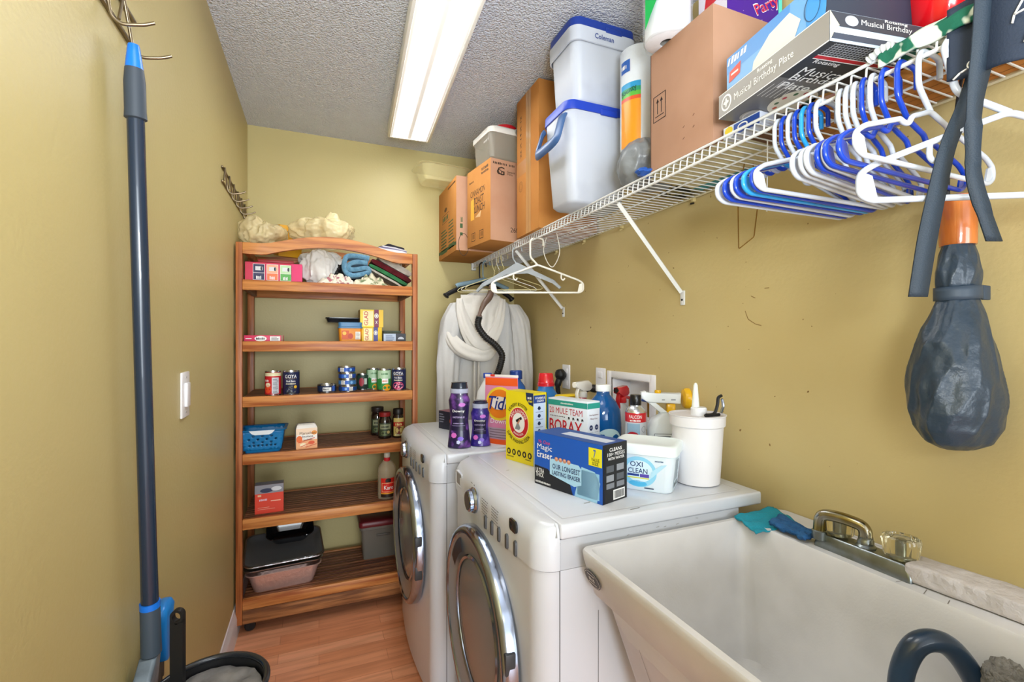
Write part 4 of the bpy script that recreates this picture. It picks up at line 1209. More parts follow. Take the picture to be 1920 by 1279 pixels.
# washing soda box
A, B = Vector((.597, 1.505)), Vector((.640, 1.374)); L = (B - A).length; ang = yaw_of(A, B); dd = .060; hh = .236
ctr = (A + B) / 2 + Vector((-sin(ang), cos(ang))) * (dd / 2)
def pr(D, w, d, h):
    f = D['front']; Y = flat('#ecd81c'); f.rect(0, 0, w, h, Y, 1)
    ri = flat('#c8202c'); cx, cy = w * .48, h * .56
    f.ell(cx, cy, .050, .053, flat('#f5e9a0'), 2, 40); f.ell(cx, cy, .047, .050, ri, 3, 40); f.ell(cx, cy, .031, .033, W_, 4, 32)
    f.poly([(cx - .018, cy - .022), (cx - .006, cy + .002), (cx - .002, cy + .004), (cx + .010, cy - .016), (cx + .004, cy - .024)], flat('#8a8f94'), 5); f.poly([(cx - .014, cy + .008), (cx + .014, cy + .022), (cx + .018, cy + .014), (cx - .010, cy + .000)], K_, 5); f.line(cx - .004, cy - .004, cx + .008, cy + .012, .006, flat('#c98a6c'), 6)
    f.text('ARM & HAMMER', cx, cy, .095, .012, W_, 5, arc=(.0395, 90, 1))
    f.text('BAKING SODA', cx, cy, .05, .007, W_, 5, arc=(.040, 270, -1))
    f.text('LAUNDRY BOOSTER', cx, cy, .105, .011, K_, 5, arc=(.062, 95, 1))
    f.text('SUPER WASHING SODA', cx, cy, .125, .012, K_, 5, arc=(.064, 268, -1))
    for k in range(5): f.ell(w * (.12 + .19 * k), h * .13, .0095, .0105, K_, 3, 20); f.ell(w * (.12 + .19 * k), h * .13, .004, .006, Y, 4, 8)
    f.rect(.006, .012, w * .3, .016, flat('#8a7d10'), 2); f.rect(w * .72, .014, w * .92, .017, flat('#8a7d10'), 2)
    f.poly([(w * .74, h), (w, h), (w, h * .82), (w * .86, h * .84), (w * .76, h * .90)], flat('#1d2f55'), 3); f.strokes('1 LB', w * .88, h * .93, .020, .008, W_, 4); f.strokes('55 OZ', w * .90, h * .885, .022, .007, Y, 4)
    r = D['right']; r.rect(0, 0, d, h, flat('#c2d3ea'), 1); r.rect(0, h * .86, d, h * .97, flat('#1d3f86'), 2); r.text('POWERFUL', d * .5, h * .93, .044, .007, W_, 3); r.text('CLEAN', d * .5, h * .89, .03, .007, W_, 3); r.rect(d * .9, 0, d, h, flat('#ecd81c'), 3); r.rect(0, h * .97, d, h, flat('#d5c21a'), 3)
    for k in range(6):
        yy = h * (.79 - k * .105); r.ell(d * .42, yy, .006, .0065, flat('#1d2f55'), 2, 14); r.rect(d * .3, yy - .003, d * .54, yy + .001, flat('#1d2f55'), 2); r.rect(d * .15, yy - .013, d * .7, yy - .0115, flat('#6a7a98'), 2)
    D['top'].rect(0, 0, w, d, flat('#d9c71c'))
pack('laundry_powder_box', 'tall yellow laundry soda box with red round emblem between the two machines', 'box', (ctr.x, ctr.y, T), ang, (L, dd, hh), flat('#e2ce1a'), pr, bevel=.0015)

# borax box
def pr(D, w, d, h):
    f = D['front']; f.rect(0, h * .885, w, h * .975, flat('#2b9a8c'), 2); f.strokes('ALL NATURAL SINCE 1891', w * .5, h * .93, .06, .005, W_, 3)
    R_ = flat('#c4182c'); f.text('20 MULE TEAM', w * .46, h * .80, w * .84, .021, R_, 2)
    for k in range(9): f.rect(w * (.06 + .045 * k), h * .695, w * (.09 + .045 * k), h * .707, K_, 2)
    for k in range(4): f.ell(w * (.55 + .11 * k), h * .70, .004, .0035, K_, 3, 10); f.rect(w * (.53 + .11 * k), h * .67, w * (.545 + .11 * k), h * .70, K_, 2); f.rect(w * (.565 + .11 * k), h * .67, w * (.575 + .11 * k), h * .70, K_, 2)
    f.text('BORAX', w * .46, h * .545, w * .84, .044, R_, 3)
    f.rect(w * .1, h * .12, w * .8, h * .3, flat('#cfe4ea'), 2)
    r = D['right']; r.rect(0, h * .885, d, h * .975, flat('#2b9a8c'), 2); r.text('One Ingredient', d * .5, h * .78, .046, .006, flat('#6a2030'), 2); r.text('Many Uses', d * .5, h * .72, .036, .007, flat('#6a2030'), 2)
    for (x, y) in ((.28, .58), (.72, .58), (.5, .42)): r.ell(d * x, h * y, .0085, .009, flat('#23305e'), 2, 18); r.rect(d * x - .004, h * y - .001, d * x + .004, h * y + .001, W_, 3); r.rect(d * x - .010, h * y - .016, d * x + .010, h * y - .015, flat('#8a90a4'), 3)
A, B = Vector((.757, 1.500)), Vector((.812, 1.325)); L = (B - A).length; ang = yaw_of(A, B); dd = .062; hh = .205
ctr = (A + B) / 2 + Vector((-sin(ang), cos(ang))) * (dd / 2)
pack('borax_box', 'white box with teal top band and large red lettering behind the blue carton', 'box', (ctr.x, ctr.y, T), ang, (L, dd, hh), flat('#dfe6ef'), pr, bevel=.0015)

# stain remover tub
t = thing('powder_tub', 'pale square tub with blue swirl label and white lid beside the blue carton', 'tub', (.855, 1.075, T), radians(-50))
m_tubp = mat('white_pe', '#dfeaf0', .32, sss=.1)
b = MB(); b.loft([(.070, .056, 0, .02), (.073, .059, .004, .022), (.082, .066, .098, .024)], m_tubp, n=6)
fm = FM((-.072, -.0592, .004), (1, 0, 0), (0, -.075, 1)); D = Dec(b, fm)
D.ell(.060, .048, .048, .042, flat('#8fd0ea'), 1, 36); D.ell(.062, .050, .036, .030, flat('#d6eef7'), 2, 30); D.ell(.058, .016, .024, .008, flat('#4fb4e0'), 2); D.poly([(.09, .03), (.135, .075), (.12, .072), (.085, .045)], flat('#b4dff0'), 2)
D.text('OXI', .055, .069, .034, .014, flat('#16346c'), 3); D.text('CLEAN', .058, .051, .052, .014, flat('#16346c'), 3); D.rect(.030, .036, .062, .042, flat('#24408c'), 3); D.rect(.064, .034, .088, .043, flat('#5b4ba8'), 3); D.rect(.03, .030, .088, .033, flat('#d6d84a'), 3); D.strokes('VERSATILE', .115, .082, .022, .004, flat('#4a6a8c'), 3); D.rect(.075, .004, .10, .007, flat('#2c3c5c'), 3)
D = Dec(b, FM((.0735, -.048, .004), (0, 1, 0), (.09, 0, 1)))
D.rect(.008, .006, .070, .088, flat('#c9dbe2'), 1); D.lines(.014, .082, .066, 13, .0042, .0016, flat('#4f5f70'), 2); D.bars(.036, .010, .062, .024, K_, 3); D.ell(.02, .016, .006, .006, K_, 3, 12)
b.build('tub', t, smooth=50)
b = MB(); b.loft([(.083, .067, .098, .024), (.087, .071, .100, .026), (.088, .072, .122, .026), (.084, .068, .126, .024), (.075, .059, .128, .02), (.072, .056, .126, .02)], mat('white_lid', '#e6efee', .3), n=6); b.build('lid', t, smooth=50)

# white waste bucket and glue bottle cap on it
t = thing('plastic_bucket', 'tall plain white bucket at the back corner of the near washer', 'bucket', (1.010, 1.050, T))
b = MB(); r0, r1, hh = .061, .0765, .196
b.lathe([(r0 - .006, 0), (r0, .003), (r1 - .006, hh - .034), (r1 - .003, hh - .032), (r1 - .001, hh - .030), (r1, hh - .004), (r1 + .002, hh - .002), (r1 + .002, hh), (r1 - .003, hh)], mat('bucket_white', '#e2e0e2', .4), I4, 56, True, False); b.build('body', t)
b = MB(); b.lathe([(r1 - .003, hh - .0002), (r1 - .004, hh - .004), (0, hh - .005)], mat('bucket_lid', '#d9d6d9', .45), I4, 56, False, False); b.build('lid', t)
t = thing('glue_nozzle', 'white pointed nozzle cap standing on the white bucket', 'nozzle', (1.016, 1.050, T + hh - .0045))
b = MB(); b.lathe([(.022, 0), (.022, .020), (.019, .023)], mat('white_ribbed', '#e4e6ea', .4), I4, 24); b.build('collar', t)
b = MB(); b.lathe([(.011, .0232), (.0095, .04), (.006, .085), (.0032, .092), (0, .093)], mat('white_ribbed2', '#e6ece6', .3), Matrix.Translation((-.006, .006, 0)), 20, True, False); b.build('nozzle', t)
t = thing('spring_clip', 'black and chrome spring clip beside the nozzle on the white bucket', 'clip', (1.034, 1.011, T + hh - .0045))
b = MB(); b.tube(smooth_path([(-.03, 0, .006), (0, 0, .008), (.012, .0, .03), (.016, 0, .052), (.028, 0, .058)], 5), .0045, m_rub, segs=8); b.build('upper_jaw', t)
b = MB(); b.tube(smooth_path([(-.032, 0, .0045), (.02, 0, .0045)], 3), .0045, m_rub, segs=8); b.build('lower_jaw', t)
b = MB(); b.tube(smooth_path([(.018, -.008, .01), (.026, -.008, .03), (.022, -.008, .05)], 5), .004, m_chrome, segs=8); b.build('spring', t)

# scent booster bottles
m_pur = mat('purple_film', '#1c1240', .3, col2='#8048a8', vscale=30, vdet=3, lo=.50, hi=.74, coat=.3)
m_pur2 = mat('violet_film', '#2a1e78', .3, col2='#7454c0', vscale=30, vdet=3, lo=.50, hi=.74, coat=.3)
def booster(label, x, y, h, r, m, capc, rot):
    t = thing('scent_booster_bottle', label, 'bottle', (x, y, T), rot, 'purple scent booster bottles')
    hc = h * .83
    pf = [(r * .95, 0), (r * 1.12, h * .015), (r * 1.08, h * .07), (r * .92, h * .30), (r * .86, h * .42), (r * .95, h * .62), (r * 1.02, h * .72), (r * .86, h * .79), (r * .82, hc)]
    b = bottle_lathe(pf, m, 1, .72); b.build('bottle', t, smooth=60)
    b = MB(); b.lathe([(r * .84, hc + .0002), (r * .87, hc + .004), (r * .86, hc + .016), (r * .80, hc + .017)], flat('#a9aec4', .3), I4, 32, True, True, 1, .78); b.build('collar', t)
    b = MB(); b.lathe([(r * .80, hc + .0172), (r * .82, hc + .02), (r * .74, h - .006), (r * .78, h - .002), (r * .6, h), ], capc, I4, 32, True, True, 1, .78); b.build('cap', t)
    b = MB(); rw = r
    def rf(y):
        y = y / h
        for (r0_, z0), (r1_, z1) in zip(pf, pf[1:]):
            if z0 / h <= y <= z1 / h: return r0_ + (r1_ - r0_) * (y - z0 / h) / max(1e-6, (z1 - z0) / h)
        return r * .85
    D = Dec(b, FM((0, 0, 0), (1, 0, 0), (0, 0, 1)) @ Matrix.Diagonal((1, 1, .72, 1)), wrap=(r, lambda y: rf(y) + .0008))
    D.rect(-r * .8, h * .27, r * .8, h * .58, flat('#1a1436', .3), 1)
    D.text('Downy', 0, h * .56, r * 1.25, h * .05, W_, 3); D.text('UNSTOPABLES', 0, h * .47, r * 1.3, h * .025, flat('#c9b8e8'), 3); D.strokes('IN-WASH SCENT', 0, h * .38, r * 1.1, h * .018, flat('#a898c8'), 3); D.rect(-r * .7, h * .34, r * .7, h * .345, flat('#a898c8'), 3)
    D.ell(-r * .45, h * .2, r * .3, r * .26, flat('#d56cc0', .3), 2, 7); D.ell(r * .2, h * .15, r * .3, r * .22, flat('#6f48c8', .3), 2, 6); D.ell(r * .35, h * .66, r * .35, r * .2, flat('#c878d0', .3), 2, 7); D.ell(0, h * .10, r * .18, r * .2, flat('#c9d0f0', .3), 3, 5)
    b.build('printed_label', t)
booster('tall purple scent booster bottle with dark cap at the corner of the far machine', .496, 1.735, .250, .040, m_pur, mat('navy_cap', '#1c2638', .18, coat=.5), -.4)
booster('short violet scent booster bottle with dark cap beside the taller one', .580, 1.735, .176, .036, m_pur2, mat('navy_cap2', '#1b1f3a', .18, coat=.5), -.4)
def pr(D, w, d, h):
    f = D['front']; f.lines(.006, h * .85, w * .4, 4, h * .14, h * .06, flat('#8d93a8')); f.ell(w * .85, h * .5, .012, .014, flat('#e0602a'), 2)
    D['top'].rect(0, 0, w, d, flat('#7a3a4a'))
pack('small_dark_box', 'small dark navy box behind the tall purple bottle', 'box', (.566, 2.115, T), -1.15, (.11, .06, .082), flat('#1f2236'), pr)

# detergent pouch
t = thing('detergent_pouch', 'pink and orange laundry detergent pouch behind the yellow soda box', 'pouch', (.672, 1.745, T), -.92)
b = MB(); w, h, d = .15, .262, .055
m_pouch = mat('pouch_pink', '#e08cb4', .25, coat=.4, bump=(24, .25))
def fn(u, v, s_=1):
    e = (1 - v) ** .8
    x = (u - .5) * w * (1 + .03 * sin(v * 3)); th = d / 2 * e * (1 - abs(2 * u - 1) ** 3)
    return Vector((x, s_ * (-th) - .0006 * s_ + .002 * noise.noise(Vector((u * 5, v * 6, 3))), v * h))
b.grid(lambda u, v: fn(u, v), 18, 22, m_pouch); b.grid(lambda u, v: fn(1 - u, v, -1), 18, 22, m_pouch)
b.addfaces([fn(i / 18, 0) for i in range(19)] + [fn(1 - i / 18, 0, -1) for i in range(19)], [tuple(range(38))], m_pouch)
# printing follows the bulge of the pouch
class PD_(Dec):
    def put(s, vco, faces, m, layer):
        i = s.mb.mi(m); vv = []
        for x, y in vco:
            u, v = min(max(x / w + .5, 0), 1), min(max(y / h, 0), 1); p = fn(u, v); vv.append(s.mb.bm.verts.new(Vector((p.x, p.y - s.eps * layer * 2.5, p.z))))
        for f in faces:
            try: fc = s.mb.bm.faces.new([vv[k] for k in f]); fc.material_index = i
            except ValueError: pass
        return s
    def rect(s, x0, y0, x1, y1, m, layer=1):
        nx, ny = 12, 8
        v = [(x0 + (x1 - x0) * i / nx, y0 + (y1 - y0) * j / ny) for j in range(ny + 1) for i in range(nx + 1)]
        return s.put(v, [(j * (nx + 1) + i, j * (nx + 1) + i + 1, (j + 1) * (nx + 1) + i + 1, (j + 1) * (nx + 1) + i) for j in range(ny) for i in range(nx)], m, layer)
D = PD_(b, I4)
D.rect(-.074, h * .87, .074, h * .985, flat('#ea5a24', .3), 1); D.rect(-.074, .0, .074, h * .07, flat('#ea5a24', .3), 1)
D.ell(0, h * .60, .066, .066, flat('#f4d43a', .3), 2, 40); D.ell(0, h * .60, .056, .056, flat('#f08422', .3), 3, 36); D.ell(0, h * .61, .040, .026, flat('#f2e9e4', .3), 4, 30)
D.text('Tide', .0, h * .61, .108, .052, flat('#1b2f86', .3), 5, shear=.2)
D.text('Downy', .006, h * .33, .085, .024, flat('#f6e4f0', .3), 3); D.rect(-.06, h * .08, .07, h * .24, flat('#b7a3b4', .3), 2); D.lines(-.04, h * .22, .06, 4, .01, .003, flat('#7a6070'), 3)
o = b.build('pouch', t, smooth=60)
b = MB(); b.box((0, 0, h + .004), (.155, .003, .010), flat('#efe6e2', .3), bevel=.001); b.box((-.04, 0, h + .005), (.02, .006, .008), flat('#e03a2a')); b.build('zip_seal', t)

def jug(name, label, cat, x, y, prof, m, capprof, capm, sx=1, sy=.7, rot=0, lab=None, group=None, h2=None):
    t = thing(name, label, cat, (x, y, T), rot, group)
    b = bottle_lathe(prof, m, sx, sy); b.build('bottle', t, smooth=60)
    b = MB(); b.lathe(capprof, capm, I4, 30); b.build('cap', t, smooth=40)
    if lab:
        b = MB(); lab(b); b.build('paper_label', t)
    return t
jug('bleach_bottle', 'white bottle with blue cap behind the purple bottles', 'bottle', .735, 2.09, [(.05, 0), (.055, .006), (.055, .13), (.048, .17), (.028, .205), (.018, .222), (.018, .232)], mat('bleach_white', '#e9ecf0', .35), [(.0205, .2322), (.0205, .252), (.019, .255)], flat('#2450b4', .3))
jug('blue_bottle', 'bottle with dark blue cap between the coat and the outlets', 'bottle', .868, 2.06, [(.05, 0), (.055, .006), (.055, .13), (.045, .19), (.025, .215), (.022, .225)], mat('deep_blue_pe', '#2a62b0', .3), [(.030, .2252), (.030, .262), (.026, .266)], flat('#1e3f8c', .3))
jug('detergent_bottle', 'blue detergent jug with large red cap', 'bottle', .905, 1.815, [(.06, 0), (.066, .008), (.066, .12), (.056, .17), (.036, .200), (.034, .212)], mat('jug_blue', '#2b78c4', .28), [(.037, .2122), (.037, .226), (.034, .228), (.031, .262), (.027, .268), (.0, .268)], mat('red_cap', '#d0202c', .2, coat=.4))
t = thing('yellow_sponge_pack', 'yellow package edge showing behind the white and teal box', 'packet', (.925, 1.66, T))
b = MB(); b.box((0, 0, .095), (.09, .06, .19), flat('#eccb1e'), bevel=.006); D = Dec(b, FM((-.045, -.03, 0), (1, 0, 0), (0, 0, 1))); D.rect(.03, .176, .06, .186, flat('#b08a10'), 1); b.build('carton', t)
# spray bottle with pink liquid
def sprayer(name, label, x, y, z0, rot, body, bprof, headc, trigc, nozc, group=None, liquid=None, cat='spray bottle', sc=1.0):
    t = thing(name, label, cat, (x, y, z0), rot, group)
    b = bottle_lathe(bprof, body, 1, .62); b.build('bottle', t, smooth=60)
    h = bprof[-1][1]
    b = MB(); b.lathe([(.016, h + .0002), (.017, h + .003), (.016, h + .02), (.011, h + .024)], headc, I4, 24); b.build('collar', t)
    b = MB()
    pr_ = [(-.030, h + .024), (.012, h + .024), (.020, h + .034), (.050, h + .040), (.050, h + .060), (-.022, h + .064), (-.040, h + .052), (-.044, h + .034)]
    b.prism(pr_, -.011, .011, headc, FM((0, 0, 0), (-1, 0, 0), (0, 0, 1)), .003); b.build('spray_head', t)
    b = MB(); b.lathe([(.010, 0), (.011, .003), (.011, .014), (.008, .016)], nozc, FM((-.0505, 0, h + .050), (0, 1, 0), (0, 0, 1)) , 16); b.build('nozzle', t)
    b = MB(); b.tube(smooth_path([(-.028, 0, h + .036), (-.036, 0, h + .015), (-.030, 0, h - .012), (-.034, 0, h - .022)], 4), .0045, trigc, segs=8, flat_=1.8); b.build('trigger', t)
    return t
sprayer('spray_bottle', 'clear topped spray bottle with pink liquid behind the borax box', .945, 1.575, T, .3, mat('pink_liquid', '#e0707c', .15, trans=.2), [(.038, 0), (.042, .006), (.042, .12), (.030, .155), (.018, .175), (.016, .188)], mat('clear_white', '#e9e6de', .2, trans=.2), flat('#e6e2d8'), flat('#e6e2d8'), sc=1)
# large blue liquid bottle
m_bliq = mat('blue_liquid', '#0f5fa6', .08, trans=.25, coat=.5, ior=1.35)
def lab(b):
    D = Dec(b, FM((0, 0, 0), (1, 0, 0), (0, 0, 1)) @ Matrix.Diagonal((1, 1, .72, 1)), wrap=(.066, lambda y: .0672)); D.ell(.02, .05, .05, .045, flat('#b9d6d9'), 1, 30); D.rect(-.03, .02, .06, .055, flat('#d9e6e4'), 2)
jug('cleaner_bottle', 'large bottle of deep blue liquid with white cap', 'bottle', .955, 1.452, [(.060, 0), (.066, .008), (.066, .11), (.062, .155), (.048, .185), (.030, .205), (.024, .212), (.023, .224)], m_bliq, [(.0262, .2242), (.0262, .244), (.024, .247)], mat('white_cap', '#e8ecee', .3), 1, .72, -.5, lab)
sprayer('spray_bottle', 'spray bottle with red trigger head beside the blue liquid bottle', 1.063, 1.487, T, .5, mat('clear_pale', '#c8cdd6', .2), [(.040, 0), (.044, .006), (.044, .12), (.034, .150), (.018, .166), (.016, .172)], mat('red_head', '#c81e26', .25, coat=.4), flat('#b01a20'), flat('#1c1616'))
# aerosol can
t = thing('aerosol_can', 'red and silver aerosol can with black cap beside the blue bottle', 'spray can', (.965, 1.275, T), -.55)
b = MB(); b.lathe([(.030, 0), (.033, .002), (.033, .172), (.030, .182), (.018, .192), (.018, .195)], mat('can_silver', '#cdd0d4', .25, .8), I4, 36); b.build('can', t)
b = MB(); b.lathe([(.0175, .1952), (.0182, .197), (.0182, .226), (.0165, .229)], mat('black_cap', '#15161a', .25), I4, 28); b.build('cap', t)
b = MB(); D = Dec(b, FM((0, 0, 0), (1, 0, 0), (0, 0, 1)), wrap=(.033, lambda y: .0334))
D.rect(-.07, .006, .07, .17, flat('#c5cad2', .3), 1); D.rect(-.07, .142, .07, .172, flat('#c9222c', .3), 2); D.text('FALCON', -.004, .160, .040, .011, W_, 4); D.strokes('DUST OFF', -.004, .148, .034, .006, W_, 4)
D.rect(-.032, .068, .010, .138, flat('#8fb0c8', .3), 2); D.poly([(-.032, .138), (-.032, .10), (.0, .118)], flat('#3a4a5c', .3), 3); D.ell(-.012, .094, .021, .018, flat('#b02836', .3), 4, 20); D.rect(-.032, .068, .010, .078, flat('#22304c', .3), 4)
D.ring(.024, .12, .008, .010, .001, flat('#5a6470'), 3); D.ell(.022, .09, .004, .004, K_, 3, 10); D.ell(.022, .062, .005, .005, flat('#b02836'), 3, 10); D.lines(.014, .08, .034, 3, .005, .0016, flat('#5a6470'), 3); D.poly([(-.032, .02), (-.032, .06), (.01, .06)], flat('#22304c', .3), 3); D.poly([(-.02, .02), (.01, .045), (.01, .02)], flat('#c9222c', .3), 3)
b.build('printed_label', t)
# hose end sprayer bottle
t = thing('hose_end_sprayer', 'white bottle with big white and yellow hose end sprayer by the supply box', 'spray bottle', (1.070, 1.262, T), -.45)
b = MB(); b.loft([(.050, .028, 0, .02), (.053, .031, .005, .022), (.053, .031, .115, .022), (.042, .026, .145, .02), (.018, .018, .160, .016), (.018, .018, .166, .016)], mat('bottle_white', '#dde5ea', .3), n=6)
D = Dec(b, FM((-.045, -.0315, 0), (1, 0, 0), (0, 0, 1))); D.frame(.006, .02, .084, .100, .0012, flat('#2c3a50'), 1); D.lines(.016, .092, .074, 3, .009, .0035, flat('#3a4a60'), 2); D.lines(.016, .062, .074, 6, .006, .0016, flat('#7a8a98'), 2)
b.build('bottle', t, smooth=50)
b = MB(); b.prism([(-.055, .200), (.052, .196), (.054, .232), (-.050, .228), (-.062, .238), (-.078, .234), (-.078, .214), (-.062, .205)], -.013, .013, mat('white_spr', '#e6ecf0', .3), FM((0, 0, 0), (1, 0, 0), (0, 0, 1)), .004); D = Dec(b, FM((0, -.0132, 0), (1, 0, 0), (0, 0, 1))); D.rect(.02, .208, .035, .212, flat('#8a929a'), 1); D.rect(-.01, .208, .0, .211, flat('#8a929a'), 1); b.build('spray_barrel', t)
b = MB(); b.prism([(-.055, .200), (-.030, .200), (.012, .166), (-.014, .166)], -.010, .010, mat('white_spr', '#e6ecf0', .3), FM((0, 0, 0), (1, 0, 0), (0, 0, 1)), .003); b.build('strut', t)
b = MB(); b.lathe([(.012, 0), (.030, .004), (.034, .012), (.034, .022), (.028, .027), (0, .028)], mat('yellow_knob', '#e8b41c', .25), FM((.060, 0, .214), (0, 1, 0), (0, 0, 1)), 28); b.build('hose_collar', t)
b = MB(); b.bx(.008, .036, -.012, .012, .1662, .196, mat('yellow_knob', '#e8b41c', .25), .004); b.build('bottle_collar', t)
b = MB(); b.lathe([(.010, .0), (.011, .004), (.010, .010)], mat('yellow_knob', '#e8b41c', .25), FM((-.020, 0, .2305), (1, 0, 0), (0, 1, 0)), 16); b.build('dial', t)
# ================================================================ WIRE SHELF ON THE RIGHT WALL
m_wire = mat('white_vinyl_wire', '#e4e6e6', .35)
SXF, SXB, SZ = .885, 1.152, 1.785
SYA, SYB = -.35, 2.795
ws = thing('wire_shelf', 'long white wire closet shelf on the right wall', 'shelf', (1.02, 1.2, SZ))
b = MB()
y = SYA + .01
while y < SYB:
    b.tube(fillet([(SXB, y, SZ), (SXF + .002, y, SZ), (SXF - .001, y, SZ - .028)], .004, 2), .0019, m_wire, segs=5)
    y += .0254
b.build('wire_deck', ws, world=True, smooth=70)
b = MB(); b.tube([(SXF, SYA, SZ + .003), (SXF, SYB, SZ + .003)], .0033, m_wire, segs=8); b.build('top_front_rail', ws, world=True)
b = MB(); b.tube([(SXF, SYA, SZ - .028), (SXF, SYB, SZ - .028)], .0036, m_wire, segs=8); b.build('lower_front_rail', ws, world=True)
b = MB(); b.tube([(SXB, SYA, SZ - .002), (SXB, SYB, SZ - .002)], .0033, mat('back_wire', '#cfc6a4', .4), segs=8); b.build('back_rail', ws, world=True)
b = MB(); b.tube([(SXF + .14, SYA, SZ - .0045), (SXF + .14, SYB, SZ - .0045)], .0026, m_wire, segs=8); b.build('middle_rail', ws, world=True)
for yy in (1.275, 2.13):
    b = MB()
    p0, p1 = Vector((SXF + .012, yy, SZ - .032)), Vector((WX - .010, yy, 1.475))
    b.tube([p0, p1], .0085, m_wire, segs=4, flat_=1.0)
    b.box((WX - .003, yy, 1.455), (.005, .020, .05), m_wire, bevel=.002)
    b.lathe([(0, .0), (.004, 0), (.003, .003), (0, .003)], m_rub, FM((WX - .0055, yy, 1.448), (0, -1, 0), (0, 0, 1)), 10, False, False)
    b.build('support_brace', ws, world=True)
for yy in (.62, 1.22, 1.62, 1.92, 2.2, 2.5, 2.7):
    b = MB(); b.box((WX - .008, yy, SZ - .006), (.014, .014, .018), mat('cream_clip', '#cdbb84', .5), bevel=.003); b.tube([(WX - .006, yy, SZ - .018), (WX - .020, yy, SZ - .022)], .003, m_rub if yy in (1.22,) else mat('cream_clip', '#cdbb84', .5), segs=6); b.build('wall_clip', ws, world=True)
b = MB(); b.box((SXF + .004, WB - .010, SZ - .012), (.030, .018, .058), m_wire, bevel=.003); b.build('end_bracket', ws, world=True)
# hanging thin wire from the shelf, with a long bent loop
b = MB(); b.tube([(.93, .755, 1.756), (.932, .757, 1.70), (.94, .765, 1.60)], .0014, m_wire, segs=6)
single(b, 'wire_tie', 'thin white wire hanging straight down from the shelf beside the blue and white hangers', 'wire')
m_bw = mat('bronze_wire', '#8a6a34', .35, .8)
b = MB(); b.tube([(1.05, .93, 1.757), (1.075, .955, 1.68), (1.06, .958, 1.66), (1.06, .958, 1.66), (1.10, .98, 1.612), (1.10, 1.005, 1.575), (1.055, .955, 1.757)], .0016, m_bw, segs=6)
b = MB(); b.tube(fillet([(1.06, .93, 1.79), (1.085, .975, 1.70), (1.105, .99, 1.568), (1.135, .965, 1.60), (1.12, .94, 1.68), (1.09, .93, 1.79)], .004, 2), .0016, m_bw, segs=6)
single(b, 'bent_wire_hook', 'thin bronze wire bent into a long pointed loop below the shelf', 'wire hook')

m_orange = mat('orange_carton', '#bf8446', .75, col2='#b87c40', vscale=9, spec=.2)
m_cpink = mat('pale_kraft', '#b98c70', .8, col2='#bf9478', vscale=9, spec=.2)
m_kr = mat('kraft', '#bf8244', .8, col2='#b87a3e', vscale=9, spec=.2)
inkb = flat('#2e2216', .7)
# box 1
def pr(D, w, d, h):
    f = D['left']; g = flat('#3d5a34', .7); br = flat('#5a3a1c', .7)   # long face towards the aisle
    f.rect(.0, .030, d, .048, g); f.frame(d * .22, h * .50, d * .62, h * .62, .003, br, 1); f.strokes('PREGO', d * .42, h * .56, d * .32, .026, g, 2)
    f.ell(d * .42, h * .68, .03, .012, br, 1); f.lines(d * .15, h * .40, d * .52, 8, .018, .008, g, 1); f.lines(d * .58, h * .46, d * .92, 9, .018, .007, g, 1, 4)
    f.line(d * .1, h * .14, d * .5, h * .24, .004, g, 1); f.rect(d * .55, h * .93, d * .95, h * .95, br, 1)
    n = D['front']; n.rect(0, 0, w, h, m_cpink, 1); n.strokes('3', .03, h * .42, .012, .03, g, 2); n.rect(.02, h * .30, .035, h * .36, g, 2); n.rect(.02, h * .20, .035, h * .24, g, 2); n.ring(.04, h * .08, .03, .06, .003, inkb, 2)
    D['bottom'].line(0, d / 2, w, d / 2, .003, flat('#7a4c22', .8), 1)
pack('cardboard_carton', 'orange brown carton with green stripe at the far end of the wire shelf', 'cardboard box', (.672 + .18, 2.408 + .193, SZ + .003), 0, (.36, .386, .395), m_orange, pr, group='cartons on the wire shelf')
# box 2
A, B = Vector((.716, 2.352)), Vector((.753, 2.098)); L = (B - A).length; ang = yaw_of(A, B); dd = .33
ctr = (A + B) / 2 + Vector((-sin(ang), cos(ang))) * (dd / 2)
def pr(D, w, d, h):
    f = D['front']
    f.text('CINNAMON', w * .46, h * .68, w * .62, .030, inkb, 1, shear=.1); f.text('TOAST', w * .50, h * .57, w * .44, .036, inkb, 1, shear=.1); f.text('CRUNCH', w * .46, h * .46, w * .60, .036, inkb, 1, shear=.1)
    f.strokes('THINGS', w * .78, h * .93, w * .28, .016, inkb, 1); f.strokes('GENERAL', w * .78, h * .88, w * .3, .012, inkb, 1); f.strokes('15 OZ', w * .2, h * .84, w * .2, .010, inkb, 1)
    f.poly([(w * .16, h * .34), (w * .32, h * .34), (w * .30, h * .62), (w * .17, h * .60)], flat('#e2a83c', .5), 2)
    f.poly([(w * .36, h * .36), (w * .62, h * .42), (w * .58, h * .34)], flat('#d9b484', .3), 2)
    for x in (.2, .55): f.frame(w * x, h * .06, w * (x + .16), h * .17, .003, inkb, 1); f.rect(w * (x + .05), h * .09, w * (x + .07), h * .15, inkb, 1); f.rect(w * (x + .10), h * .09, w * (x + .12), h * .15, inkb, 1)
    r = D['right']; r.rect(0, 0, d, h, m_cpink, 1)
    r.strokes('60 - 1 OZ', d * .16, h * .95, d * .24, .012, inkb, 2); r.strokes('UNIT', d * .36, h * .95, d * .10, .012, inkb, 2)
    r.tube = None
    r.text('G', d * .17, h * .86, .040, .040, inkb, 2); r.ring(d * .145, h * .845, .014, .012, .004, inkb, 2); r.text('General', d * .34, h * .865, .045, .010, inkb, 2); r.text('Mills', d * .32, h * .835, .030, .010, inkb, 2)
    r.text('260', d * .40, h * .15, .045, .024, inkb, 2, bold=False)
